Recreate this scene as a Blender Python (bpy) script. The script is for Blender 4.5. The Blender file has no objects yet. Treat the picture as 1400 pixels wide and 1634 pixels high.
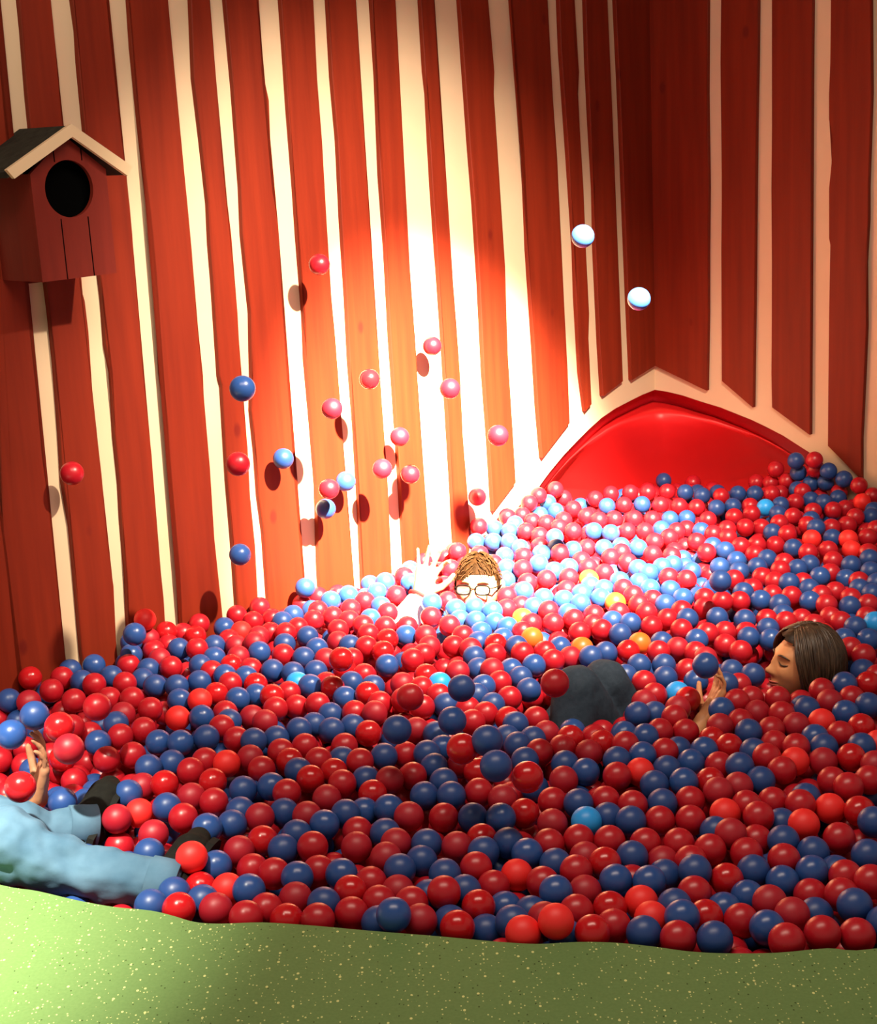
import bpy, bmesh, math, random
import numpy as np
from mathutils import Vector, Matrix, noise
random.seed(7)
C = bpy.context.scene.collection
scene = bpy.context.scene

# ------------------------------------------------------------------ camera
PITCH, ROLL, EYE = math.radians(14.4), math.radians(3.1), 1.54
cd = bpy.data.cameras.new('camera'); cam = bpy.data.objects.new('camera', cd); C.objects.link(cam)
cd.sensor_fit = 'VERTICAL'; cd.sensor_height = 24; cd.lens = 2400 / 1634 * 24; cd.clip_end = 60
fw = Vector((0, math.cos(PITCH), -math.sin(PITCH))); r0 = Vector((1, 0, 0)); u0 = Vector((0, math.sin(PITCH), math.cos(PITCH)))
rt = r0 * math.cos(ROLL) - u0 * math.sin(ROLL); up = r0 * math.sin(ROLL) + u0 * math.cos(ROLL)
m = Matrix((rt, up, -fw)).transposed().to_4x4(); m.translation = (0, 0, EYE)
cam.matrix_world = m
scene.camera = cam

# ------------------------------------------------------------------ exposure, world, lights
scene.view_settings.view_transform = 'Standard'; scene.view_settings.look = 'None'
scene.view_settings.gamma = 1; scene.view_settings.exposure = 0.0; scene.view_settings.use_curve_mapping = False
w = bpy.data.worlds.new('world'); scene.world = w; w.use_nodes = True
w.node_tree.nodes['Background'].inputs[0].default_value = (1, .80, .62, 1)
w.node_tree.nodes['Background'].inputs[1].default_value = .30

def aim(o, loc, tgt):
    o.location = loc
    o.rotation_euler = (Vector(tgt) - Vector(loc)).to_track_quat('-Z', 'Y').to_euler()
def spot(name, loc, tgt, watt, col, size, blend, rad):
    l = bpy.data.lights.new(name, 'SPOT'); l.energy = watt; l.color = col; l.spot_size = math.radians(size)
    l.spot_blend = blend; l.shadow_soft_size = rad
    o = bpy.data.objects.new(name, l); C.objects.link(o); aim(o, loc, tgt); return o
def area(name, loc, tgt, watt, col, sx, sy):
    l = bpy.data.lights.new(name, 'AREA'); l.shape = 'RECTANGLE'; l.size = sx; l.size_y = sy; l.energy = watt; l.color = col
    o = bpy.data.objects.new(name, l); C.objects.link(o); aim(o, loc, tgt); return o
spot('hot_spot', (1.05, 3.05, 2.86), (.10, 5.45, .06), 15500, (1, .92, .66), 33, 1.0, .04)
spot('key_spot', (1.05, 3.05, 2.86), (-.12, 5.30, .15), 1700, (1, .84, .64), 60, 1.0, .04)
area('ceiling_glow', (.0, 2.6, 2.92), (.0, 4.4, 0), 84, (1, .80, .64), 2.0, 1.0)
spot('left_spot', (-1.0, 1.9, 2.8), (-1.60, 2.75, 0), 1950, (1, .93, .74), 50, 1.0, .05)


# ------------------------------------------------------------------ materials
def new_mat(name, col, rough=.5, spec=.5, coat=0.0):
    mt = bpy.data.materials.new(name); mt.use_nodes = True
    b = mt.node_tree.nodes['Principled BSDF']
    b.inputs['Base Color'].default_value = (*col, 1); b.inputs['Roughness'].default_value = rough
    b.inputs['Specular IOR Level'].default_value = spec
    if coat: b.inputs['Coat Weight'].default_value = coat; b.inputs['Coat Roughness'].default_value = .12
    return mt
def noisy(mt, col2, scale, stretch=(1, 1, 1), fac=1.0, bump=0.0, detail=4, lo=.35, hi=.7, bscale=None):
    nt = mt.node_tree; N = nt.nodes; L = nt.links; b = N['Principled BSDF']
    tc = N.new('ShaderNodeTexCoord'); mp = N.new('ShaderNodeMapping'); mp.inputs['Scale'].default_value = stretch
    no = N.new('ShaderNodeTexNoise'); no.inputs['Scale'].default_value = scale; no.inputs['Detail'].default_value = detail
    L.new(tc.outputs['Object'], mp.inputs[0]); L.new(mp.outputs[0], no.inputs['Vector'])
    mr = N.new('ShaderNodeMapRange'); mr.inputs[1].default_value = lo; mr.inputs[2].default_value = hi; mr.inputs[4].default_value = fac
    L.new(no.outputs[0], mr.inputs[0])
    mx = N.new('ShaderNodeMix'); mx.data_type = 'RGBA'
    mx.inputs[6].default_value = b.inputs['Base Color'].default_value; mx.inputs[7].default_value = (*col2, 1)
    L.new(mr.outputs[0], mx.inputs[0]); L.new(mx.outputs[2], b.inputs['Base Color'])
    if bump:
        bp = N.new('ShaderNodeBump'); bp.inputs['Strength'].default_value = bump; bp.inputs['Distance'].default_value = .01
        L.new(no.outputs[0], bp.inputs['Height']); L.new(bp.outputs[0], b.inputs['Normal'])
    return mt
M = {}
M['cream'] = noisy(new_mat('cream_paint', (.74, .56, .37), .6, .3), (.70, .52, .335), 3, bump=.05)
M['plank'] = noisy(new_mat('red_painted_wood', (.225, .0215, .0062), .55, .2), (.172, .0155, .0050), 3.2, (9, 9, .55), bump=.10)
def knots(mt):
    nt = mt.node_tree; N = nt.nodes; L = nt.links; b = N['Principled BSDF']
    src = b.inputs['Base Color'].links[0].from_socket
    tc = N.new('ShaderNodeTexCoord'); mp = N.new('ShaderNodeMapping'); mp.inputs['Scale'].default_value = (1, 1, .6)
    vo = N.new('ShaderNodeTexVoronoi'); vo.inputs['Scale'].default_value = 5.5
    L.new(tc.outputs['Object'], mp.inputs[0]); L.new(mp.outputs[0], vo.inputs['Vector'])
    mr = N.new('ShaderNodeMapRange'); mr.inputs[1].default_value = .05; mr.inputs[2].default_value = .10; mr.inputs[3].default_value = .75; mr.inputs[4].default_value = 0
    L.new(vo.outputs['Distance'], mr.inputs[0])
    mx = N.new('ShaderNodeMix'); mx.data_type = 'RGBA'; mx.inputs[7].default_value = (.12, .008, .005, 1)
    L.new(mr.outputs[0], mx.inputs[0]); L.new(src, mx.inputs[6]); L.new(mx.outputs[2], b.inputs['Base Color'])
knots(M['plank'])
M['slide'] = new_mat('red_moulded_plastic', (.72, .012, .014), .42, .4)
M['slide_lip'] = new_mat('dark_red_moulded_plastic', (.40, .006, .014), .36, .5)
M['ceiling'] = new_mat('ceiling_paint', (.10, .08, .06), .9, .2)
M['pit'] = new_mat('dark_pit_mat', (.03, .02, .03), .8, .2)
M['house'] = noisy(new_mat('birdhouse_red_paint', (.185, .0175, .0095), .55, .25), (.15, .014, .008), 4, (8, 8, .7), bump=.08)
M['trim'] = new_mat('birdhouse_cream_paint', (.72, .54, .34), .55, .3)
M['roof'] = noisy(new_mat('roof_felt', (.030, .030, .022), .85, .2), (.018, .018, .013), 40, bump=.2)
M['black'] = new_mat('seam_and_hole_dark', (.002, .002, .002), .95, .0)  # flat black for board seams and the painted darkness behind the birdhouse hole
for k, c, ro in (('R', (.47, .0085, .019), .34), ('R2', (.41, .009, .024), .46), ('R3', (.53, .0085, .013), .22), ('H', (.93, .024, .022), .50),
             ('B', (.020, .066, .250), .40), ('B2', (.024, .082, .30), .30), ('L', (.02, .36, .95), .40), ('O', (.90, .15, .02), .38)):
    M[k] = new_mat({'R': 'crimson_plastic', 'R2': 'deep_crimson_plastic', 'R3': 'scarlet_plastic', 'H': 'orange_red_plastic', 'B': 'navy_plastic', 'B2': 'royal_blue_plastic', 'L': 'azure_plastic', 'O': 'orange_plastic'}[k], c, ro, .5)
M['skin'] = noisy(new_mat('skin', (.50, .235, .13), .55, .3), (.44, .20, .11), 30)
M['skin2'] = noisy(new_mat('tanned_skin', (.66, .30, .13), .5, .4), (.58, .24, .10), 30)
M['lips'] = new_mat('lips', (.50, .11, .08), .45, .4)
M['hair_dark'] = noisy(new_mat('dark_brown_hair', (.030, .016, .009), .42, .5), (.085, .048, .026), 14, (6, 6, 1))
M['hair_ginger'] = noisy(new_mat('light_brown_hair', (.060, .023, .007), .7, .08), (.030, .012, .004), 60, (1, 1, .3))
M['navy_denim'] = noisy(new_mat('dark_navy_denim', (.017, .028, .044), .8, .2), (.024, .037, .056), 90, bump=.1)
M['denim'] = noisy(new_mat('light_blue_denim', (.098, .190, .285), .85, .15), (.062, .135, .215), 14, bump=.25, detail=8)
M['green_knit'] = noisy(new_mat('dark_green_knit', (.030, .036, .020), .85, .2), (.018, .022, .012), 120, bump=.3)
M['white_cloth'] = noisy(new_mat('white_shirt_cloth', (.80, .78, .76), .8, .2), (.72, .70, .69), 12, bump=.2)
M['red_trim'] = new_mat('red_cuff_trim', (.45, .02, .02), .7, .2)
M['shoe'] = noisy(new_mat('black_shoe_fabric', (.007, .007, .006), .85, .15), (.011, .011, .009), 60, bump=.2)
M['sole'] = new_mat('black_rubber_sole', (.010, .010, .009), .8, .15)
M['frame'] = new_mat('dark_glasses_frame', (.006, .003, .002), .7, .08)
M['eye'] = new_mat('eye_white', (.75, .72, .68), .25, .5)
M['iris'] = new_mat('iris', (.05, .06, .07), .2, .5)
gl = new_mat('clear_lens', (1, 1, 1), .02, .5); gl.node_tree.nodes['Principled BSDF'].inputs['Alpha'].default_value = .03
gl.node_tree.nodes['Principled BSDF'].inputs['Specular IOR Level'].default_value = .1
gl.node_tree.nodes['Principled BSDF'].inputs['IOR'].default_value = 1.02; M['lens'] = gl
M['nail'] = new_mat('nail', (.70, .42, .34), .35, .5)
# green speckled rubber floor
g = new_mat('green_speckled_rubber', (.135, .24, .078), .75, .25)
nt = g.node_tree; N = nt.nodes; L = nt.links; b = N['Principled BSDF']
tc = N.new('ShaderNodeTexCoord')
base = N.new('ShaderNodeTexNoise'); base.inputs['Scale'].default_value = 160; base.inputs['Detail'].default_value = 6
L.new(tc.outputs['Object'], base.inputs['Vector'])
m1 = N.new('ShaderNodeMix'); m1.data_type = 'RGBA'; m1.inputs[6].default_value = (.108, .198, .060, 1); m1.inputs[7].default_value = (.155, .268, .088, 1)
L.new(base.outputs[0], m1.inputs[0]); prev = m1.outputs[2]
for sc, th, colr, seed, dens in ((75, .20, (.62, .66, .26, 1), 0, .80), (150, .23, (.55, .60, .24, 1), 3, .72), (120, .20, (.045, .085, .020, 1), 7, .88)):
    mp = N.new('ShaderNodeMapping'); mp.inputs['Location'].default_value = (seed, seed * 2, 0); mp.inputs['Scale'].default_value = (1, .75, 1)
    wn = N.new('ShaderNodeTexNoise'); wn.inputs['Scale'].default_value = 90
    L.new(tc.outputs['Object'], mp.inputs[0])
    vo = N.new('ShaderNodeTexVoronoi'); vo.inputs['Scale'].default_value = sc; L.new(mp.outputs[0], vo.inputs['Vector'])
    lt = N.new('ShaderNodeMath'); lt.operation = 'LESS_THAN'; lt.inputs[1].default_value = th; L.new(vo.outputs['Distance'], lt.inputs[0])
    sp = N.new('ShaderNodeSeparateColor'); L.new(vo.outputs['Color'], sp.inputs[0])
    gt = N.new('ShaderNodeMath'); gt.operation = 'GREATER_THAN'; gt.inputs[1].default_value = dens; L.new(sp.outputs[0], gt.inputs[0])
    mu = N.new('ShaderNodeMath'); mu.operation = 'MULTIPLY'; L.new(lt.outputs[0], mu.inputs[0]); L.new(gt.outputs[0], mu.inputs[1])
    mx = N.new('ShaderNodeMix'); mx.data_type = 'RGBA'; L.new(mu.outputs[0], mx.inputs[0]); L.new(prev, mx.inputs[6]); mx.inputs[7].default_value = colr
    prev = mx.outputs[2]
L.new(prev, b.inputs['Base Color'])
bp = N.new('ShaderNodeBump'); bp.inputs['Strength'].default_value = .15; bp.inputs['Distance'].default_value = .003; L.new(base.outputs[0], bp.inputs['Height']); L.new(bp.outputs[0], b.inputs['Normal'])
M['green'] = g

# ------------------------------------------------------------------ helpers
def link(name, me, mat=None, parent=None, smooth=False):
    o = bpy.data.objects.new(name, me); C.objects.link(o)
    if mat is not None: me.materials.clear(); me.materials.append(mat)
    if parent is not None: o.parent = parent
    if smooth: me.polygons.foreach_set('use_smooth', [True] * len(me.polygons))
    return o
def obj(name, bm, mat, parent=None, smooth=False):
    me = bpy.data.meshes.new(name); bmesh.ops.recalc_face_normals(bm, faces=bm.faces); bm.to_mesh(me); bm.free()
    return link(name, me, mat, parent, smooth)
def tag(o, label, cat, group=None):
    o['label'] = label; o['category'] = cat
    if group: o['group'] = group
    return o
def structure(o): o['kind'] = 'structure'; return o
def empty(name, loc=(0, 0, 0)):
    o = bpy.data.objects.new(name, None); C.objects.link(o); o.location = loc; o.empty_display_size = .1; return o
def prism(bm, pts, vec):
    """closed polygon (3D points) extruded along vec"""
    a = [bm.verts.new(p) for p in pts]; c = [bm.verts.new(Vector(p) + vec) for p in pts]
    n = len(a)
    f = [bm.faces.new(a), bm.faces.new(c[::-1])]
    for i in range(n): bm.faces.new((a[i], c[i], c[(i + 1) % n], a[(i + 1) % n]))
    bmesh.ops.triangulate(bm, faces=f)
def box(bm, cen, ax, half):
    """oriented box: ax three unit vectors, half three half sizes"""
    cen = Vector(cen); v = []
    for i in (-1, 1):
        for j in (-1, 1):
            for k in (-1, 1): v.append(bm.verts.new(cen + ax[0] * half[0] * i + ax[1] * half[1] * j + ax[2] * half[2] * k))
    for q in ((0, 1, 3, 2), (4, 6, 7, 5), (0, 4, 5, 1), (2, 3, 7, 6), (0, 2, 6, 4), (1, 5, 7, 3)): bm.faces.new([v[i] for i in q])
    return v
def capsule(bm, a, b, ra, rb, seg=16, rings=5, flat=1.0, flat_axis=None):
    a = Vector(a); b = Vector(b); d = (b - a); ln = d.length; d.normalize()
    x = d.orthogonal().normalized() if flat_axis is None else (flat_axis - d * flat_axis.dot(d)).normalized()
    y = d.cross(x); loops = []
    prof = [(-ra * math.cos(t), ra * math.sin(t)) for t in [math.pi / 2 * i / rings for i in range(1, rings + 1)]]
    prof += [(ln + rb * math.sin(t), rb * math.cos(t)) for t in [math.pi / 2 * i / rings for i in range(0, rings)]]
    for h, r in prof:
        loops.append([bm.verts.new(a + d * h + x * (r * flat * math.cos(2 * math.pi * k / seg)) + y * (r * math.sin(2 * math.pi * k / seg))) for k in range(seg)])
    for p, q in zip(loops, loops[1:]):
        for k in range(seg): bm.faces.new((p[k], p[(k + 1) % seg], q[(k + 1) % seg], q[k]))
    s = bm.verts.new(a - d * ra); e = bm.verts.new(b + d * rb)
    for k in range(seg): bm.faces.new((s, loops[0][(k + 1) % seg], loops[0][k])); bm.faces.new((e, loops[-1][k], loops[-1][(k + 1) % seg]))
def chain(bm, pts, rs, flat=1.0, fa=None):
    for i in range(len(pts) - 1): capsule(bm, pts[i], pts[i + 1], rs[i], rs[i + 1], flat=flat, flat_axis=fa)
def tube(bm, pts, rs, seg=8):
    """smooth tube through points, closed at the ends"""
    pts = [Vector(p) for p in pts]; loops = []; x = None
    for i, p in enumerate(pts):
        d = (pts[min(i + 1, len(pts) - 1)] - pts[max(i - 1, 0)]).normalized()
        x = d.orthogonal().normalized() if x is None else (x - d * x.dot(d)).normalized()
        y = d.cross(x); r = rs[i] if isinstance(rs, (list, tuple)) else rs
        loops.append([bm.verts.new(p + (x * math.cos(2 * math.pi * k / seg) + y * math.sin(2 * math.pi * k / seg)) * r) for k in range(seg)])
    for p, q in zip(loops, loops[1:]):
        for k in range(seg): bm.faces.new((p[k], p[(k + 1) % seg], q[(k + 1) % seg], q[k]))
    bm.faces.new(loops[0][::-1]); bm.faces.new(loops[-1])
def fuse(name, bm, mat, parent, voxel, smooth_it=3, wrinkle=0, wscale=20, disp=None):
    """join overlapping shells of bm into ONE continuous skin (voxel remesh)"""
    bmesh.ops.recalc_face_normals(bm, faces=bm.faces)
    me = bpy.data.meshes.new(name + '_src'); bm.to_mesh(me); bm.free()
    t = bpy.data.objects.new(name + '_src', me); C.objects.link(t)
    r = t.modifiers.new('r', 'REMESH'); r.mode = 'VOXEL'; r.voxel_size = voxel
    s = t.modifiers.new('s', 'SMOOTH'); s.iterations = smooth_it; s.factor = .5
    dg = bpy.context.evaluated_depsgraph_get(); dg.update()
    out = bpy.data.meshes.new_from_object(t.evaluated_get(dg)); out.name = name
    bpy.data.objects.remove(t); bpy.data.meshes.remove(me)
    if wrinkle or disp:
        nrm = [v.normal.copy() for v in out.vertices]
        for v, n in zip(out.vertices, nrm):
            q = v.co * wscale; a = wrinkle * noise.noise(Vector((q.x, q.y * 1.0, q.z))) + wrinkle * .5 * noise.noise(q * 2.3) if wrinkle else 0
            if disp: a += disp(v.co)
            v.co += n * a
    return link(name, out, mat, parent, True)

# ------------------------------------------------------------------ measured data of the place (metres)
COR = Vector((0.99345, 6.62017, 0)); UL = Vector((0.692969, 0.720968, 0)); NL = Vector((0.720968, -0.692969, 0)); VR = Vector((0.720968, -0.692969, 0)); NR = Vector((-0.692969, -0.720968, 0))
def PL(s, z, off=0.0): return COR - UL * s + NL * off + Vector((0, 0, z))     # on the left wall
def PR(s, z, off=0.0): return COR + VR * s + NR * off + Vector((0, 0, z))     # on the right wall
BOARDSL=[[(3.0586,3.000),(3.0628,2.750),(3.0846,2.500),(3.1018,2.250),(3.1169,1.938),(3.2179,1.089),(3.2868,0.430),(3.2915,0.248),(3.3016,-0.020),(3.3108,-0.300),(3.1399,-0.300),(3.1372,-0.052),(3.1354,0.029),(3.1343,0.219),(3.1241,0.440),(3.1222,0.519),(3.1249,0.657),(3.1139,0.939),(3.1147,1.077),(3.1124,1.176),(3.1168,1.379),(3.1171,1.578),(3.1096,1.772),(3.1061,1.838),(3.1038,1.937),(3.0944,2.250),(3.0875,2.500),(3.0692,2.750),(3.0705,3.000)],
[(2.9808,3.000),(2.9998,2.750),(3.0053,2.500),(3.0083,2.250),(3.0244,1.940),(3.0260,1.857),(3.0334,1.687),(3.0351,1.601),(3.0396,1.374),(3.0447,1.168),(3.0436,1.067),(3.0455,0.927),(3.0544,0.733),(3.0601,0.642),(3.0654,0.570),(3.0565,0.422),(3.0640,0.197),(3.0704,0.028),(3.0701,-0.057),(3.0760,-0.300),(2.9603,-0.300),(2.9453,-0.049),(2.9427,0.027),(2.9297,0.203),(2.9355,0.359),(2.9280,0.560),(2.9293,0.708),(2.9276,0.826),(2.9186,0.997),(2.9197,1.090),(2.9238,1.109),(2.9226,1.168),(2.9267,1.383),(2.9300,1.614),(2.9233,1.727),(2.9229,1.839),(2.9216,1.940),(2.9243,2.250),(2.9158,2.500),(2.9111,2.750),(2.9189,3.000)],
[(2.8360,3.000),(2.8401,2.750),(2.8498,2.500),(2.8415,2.250),(2.8497,1.944),(2.8463,1.858),(2.8514,1.771),(2.8541,1.603),(2.8553,1.379),(2.8569,1.161),(2.8559,1.082),(2.8617,0.950),(2.8525,0.862),(2.8644,0.679),(2.8649,0.528),(2.8720,0.417),(2.8774,0.225),(2.8960,0.001),(2.8998,-0.067),(2.9138,-0.300),(2.7597,-0.300),(2.7515,-0.022),(2.7511,0.044),(2.7475,0.115),(2.7481,0.314),(2.7374,0.581),(2.7383,0.846),(2.7346,0.953),(2.7306,1.173),(2.7258,1.267),(2.7245,1.351),(2.7266,1.443),(2.7308,1.589),(2.7326,1.786),(2.7278,1.944),(2.7312,2.250),(2.7194,2.500),(2.7196,2.750),(2.7243,3.000)],
[(2.6343,3.000),(2.6360,2.750),(2.6500,2.500),(2.6445,2.250),(2.6534,1.948),(2.6589,1.814),(2.6588,1.633),(2.6563,1.430),(2.6527,1.308),(2.6537,1.164),(2.6641,0.922),(2.6700,0.834),(2.6642,0.681),(2.6742,0.412),(2.6777,0.174),(2.6910,-0.003),(2.6933,-0.065),(2.7074,-0.300),(2.5186,-0.300),(2.5206,-0.067),(2.5197,0.012),(2.5234,0.261),(2.5146,0.498),(2.5132,0.734),(2.5081,0.800),(2.5117,1.052),(2.5070,1.199),(2.5072,1.344),(2.5091,1.534),(2.5110,1.721),(2.5097,1.949),(2.5159,2.250),(2.5081,2.500),(2.5080,2.750),(2.5171,3.000)],
[(2.3992,3.000),(2.4080,2.750),(2.4176,2.500),(2.4115,2.250),(2.4227,1.952),(2.4378,1.721),(2.4303,1.532),(2.4253,1.338),(2.4323,1.211),(2.4333,1.092),(2.4421,0.789),(2.4351,0.759),(2.4472,0.442),(2.4485,0.240),(2.4555,-0.018),(2.4553,-0.090),(2.4596,-0.300),(2.3772,-0.300),(2.3669,-0.066),(2.3630,0.023),(2.3554,0.196),(2.3586,0.370),(2.3514,0.536),(2.3546,0.704),(2.3484,0.906),(2.3453,0.982),(2.3435,1.233),(2.3545,1.480),(2.3505,1.738),(2.3508,1.952),(2.3505,2.250),(2.3410,2.500),(2.3498,2.750),(2.3419,3.000)],
[(2.2924,3.000),(2.2820,2.750),(2.2868,2.500),(2.2917,2.250),(2.2872,1.955),(2.2840,1.690),(2.2877,1.378),(2.2963,1.229),(2.2897,0.974),(2.3005,0.851),(2.3068,0.768),(2.3219,0.654),(2.3184,0.510),(2.3210,0.359),(2.3129,0.227),(2.3168,0.007),(2.3206,-0.083),(2.3260,-0.300),(2.1461,-0.300),(2.1508,-0.127),(2.1499,-0.088),(2.1558,0.059),(2.1595,0.369),(2.1548,0.584),(2.1555,0.797),(2.1529,0.958),(2.1423,1.247),(2.1567,1.369),(2.1409,1.647),(2.1629,1.764),(2.1502,1.956),(2.1595,2.250),(2.1618,2.500),(2.1801,2.750),(2.1796,3.000)],
[(2.0504,3.000),(2.0428,2.750),(2.0546,2.500),(2.0548,2.250),(2.0560,1.960),(2.0573,1.765),(2.0591,1.616),(2.0574,1.363),(2.0592,1.208),(2.0575,0.945),(2.0653,0.783),(2.0609,0.565),(2.0591,0.345),(2.0776,0.036),(2.0799,-0.111),(2.0808,-0.150),(2.0833,-0.300),(1.9096,-0.300),(1.9138,-0.121),(1.9124,-0.003),(1.9221,0.229),(1.9193,0.587),(1.9217,0.848),(1.9266,0.984),(1.9245,1.250),(1.9196,1.509),(1.9225,1.712),(1.9150,1.961),(1.9165,2.250),(1.9035,2.500),(1.9099,2.750),(1.9065,3.000)],
[(1.8577,3.000),(1.8463,2.750),(1.8544,2.500),(1.8517,2.250),(1.8485,1.964),(1.8527,1.712),(1.8463,1.507),(1.8535,1.244),(1.8550,0.975),(1.8606,0.752),(1.8567,0.529),(1.8608,0.213),(1.8703,-0.065),(1.8726,-0.160),(1.8770,-0.300),(1.7295,-0.300),(1.7248,-0.148),(1.7199,-0.052),(1.7116,0.275),(1.7159,0.598),(1.7218,0.821),(1.7168,1.125),(1.7183,1.384),(1.7192,1.709),(1.7197,1.965),(1.7228,2.250),(1.7151,2.500),(1.7263,2.750),(1.7218,3.000)],
[(1.6317,3.000),(1.6251,2.750),(1.6376,2.500),(1.6415,2.250),(1.6434,1.968),(1.6422,1.710),(1.6528,1.380),(1.6476,1.118),(1.6519,0.811),(1.6487,0.585),(1.6468,0.259),(1.6479,-0.073),(1.6494,-0.172),(1.6502,-0.300),(1.4971,-0.300),(1.5075,-0.031),(1.5122,0.042),(1.5177,0.234),(1.5261,0.472),(1.5245,0.741),(1.5322,1.051),(1.5306,1.384),(1.5304,1.653),(1.5289,1.969),(1.5272,2.250),(1.5233,2.500),(1.5326,2.750),(1.5225,3.000)],
[(1.4319,3.000),(1.4204,2.750),(1.4230,2.500),(1.4062,2.250),(1.4008,1.973),(1.3980,1.728),(1.3910,1.651),(1.3917,1.476),(1.3907,1.320),(1.3850,1.093),(1.3818,1.003),(1.3756,0.726),(1.3728,0.442),(1.3697,0.201),(1.3700,0.006),(1.3683,-0.068),(1.3670,-0.300),(1.2749,-0.036),(1.2796,0.054),(1.2934,0.369),(1.2928,0.624),(1.2982,0.792),(1.3088,1.028),(1.3131,1.292),(1.3257,1.484),(1.3265,1.780),(1.3346,1.972),(1.3362,2.250),(1.3424,2.500),(1.3542,2.750),(1.3479,3.000)],
[(1.2349,3.000),(1.2203,2.750),(1.2217,2.500),(1.2042,2.250),(1.1964,1.977),(1.1886,1.758),(1.1766,1.444),(1.1659,1.248),(1.1579,0.953),(1.1566,0.602),(1.1449,0.339),(1.1384,0.045),(0.9944,0.133),(0.9988,0.314),(1.0098,0.631),(1.0096,0.754),(1.0055,0.997),(1.0233,1.296),(1.0297,1.643),(1.0209,1.722),(1.0394,1.978),(1.0527,2.250),(1.0528,2.500),(1.0582,2.750),(1.0749,3.000)],
[(0.9621,3.000),(0.9571,2.750),(0.9327,2.500),(0.9195,2.250),(0.9051,1.983),(0.8891,1.710),(0.8666,1.405),(0.8653,1.044),(0.8485,0.669),(0.8395,0.412),(0.8234,0.200),(0.6363,0.313),(0.6384,0.524),(0.6467,0.770),(0.6541,1.024),(0.6631,1.395),(0.6826,1.694),(0.6901,1.986),(0.7016,2.250),(0.7095,2.500),(0.7311,2.750),(0.7333,3.000)],
[(0.6621,3.000),(0.6432,2.750),(0.6363,2.500),(0.6339,2.250),(0.6188,1.989),(0.6169,1.801),(0.6058,1.635),(0.5901,1.391),(0.5680,1.016),(0.5685,0.837),(0.5549,0.510),(0.5286,0.343),(0.4845,0.367),(0.4935,0.647),(0.4846,0.750),(0.4928,0.945),(0.4992,1.262),(0.5124,1.510),(0.5200,1.607),(0.5067,1.716),(0.5091,1.752),(0.5219,1.989),(0.5305,2.250),(0.5529,2.500),(0.5666,2.750),(0.5721,3.000)],
[(0.4756,3.000),(0.4718,2.750),(0.4570,2.500),(0.4616,2.250),(0.4519,1.992),(0.4507,1.753),(0.4413,1.508),(0.4275,1.258),(0.4303,1.003),(0.4174,0.609),(0.4049,0.389),(0.2603,0.430),(0.2695,0.790),(0.2873,1.248),(0.2941,1.627),(0.3091,1.993),(0.3110,2.250),(0.3261,2.500),(0.3344,2.750),(0.3327,3.000)],
[(0.2892,3.000),(0.2850,2.750),(0.2653,2.500),(0.2646,2.250),(0.2528,1.996),(0.2372,1.627),(0.2254,1.245),(0.2132,0.850),(0.1967,0.424),(0.0000,0.466),(0.0000,3.000)],
[(3.2777,3.000),(3.2850,2.700),(3.2875,2.400),(3.2872,2.100),(3.2835,1.800),(3.2769,1.500),(3.2777,1.200),(3.2772,0.900),(3.2864,0.600),(3.2854,0.300),(3.2900,0.000),(3.2799,-0.300),(3.4029,-0.300),(3.4115,0.000),(3.4036,0.300),(3.4016,0.600),(3.3985,0.900),(3.3936,1.200),(3.4029,1.500),(3.3999,1.800),(3.4110,2.100),(3.4056,2.400),(3.4054,2.700),(3.4011,3.000)],
[(3.4343,3.000),(3.4407,2.700),(3.4410,2.400),(3.4504,2.100),(3.4447,1.800),(3.4465,1.500),(3.4354,1.200),(3.4391,0.900),(3.4358,0.600),(3.4462,0.300),(3.4454,0.000),(3.4495,-0.300),(3.5978,-0.300),(3.5993,0.000),(3.5879,0.300),(3.5951,0.600),(3.5921,0.900),(3.6002,1.200),(3.6036,1.500),(3.6003,1.800),(3.6028,2.100),(3.5906,2.400),(3.5952,2.700),(3.5893,3.000)],
[(3.6626,3.000),(3.6542,2.700),(3.6612,2.400),(3.6615,2.100),(3.6699,1.800),(3.6671,1.500),(3.6658,1.200),(3.6590,0.900),(3.6570,0.600),(3.6592,0.300),(3.6629,0.000),(3.6694,-0.300),(3.7986,-0.300),(3.7979,0.000),(3.7985,0.300),(3.8089,0.600),(3.8046,0.900),(3.8120,1.200),(3.8017,1.500),(3.8012,1.800),(3.7974,2.100),(3.7959,2.400),(3.8052,2.700),(3.8025,3.000)],
[(3.8664,3.000),(3.8617,2.700),(3.8589,2.400),(3.8588,2.100),(3.8659,1.800),(3.8674,1.500),(3.8723,1.200),(3.8643,0.900),(3.8642,0.600),(3.8556,0.300),(3.8628,0.000),(3.8616,-0.300),(3.9915,-0.300),(3.9893,0.000),(3.9968,0.300),(3.9945,0.600),(3.9887,0.900),(3.9890,1.200),(3.9795,1.500),(3.9885,1.800),(3.9856,2.100),(3.9951,2.400),(3.9952,2.700),(3.9921,3.000)],
[(4.0499,3.000),(4.0523,2.700),(4.0415,2.400),(4.0438,2.100),(4.0385,1.800),(4.0490,1.500),(4.0481,1.200),(4.0550,0.900),(4.0471,0.600),(4.0463,0.300),(4.0391,0.000),(4.0428,-0.300),(4.2154,-0.300),(4.2074,0.000),(4.2111,0.300),(4.1993,0.600),(4.2025,0.900),(4.2017,1.200),(4.2050,1.500),(4.2136,1.800),(4.2087,2.100),(4.2145,2.400),(4.2026,2.700),(4.2040,3.000)],
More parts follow.
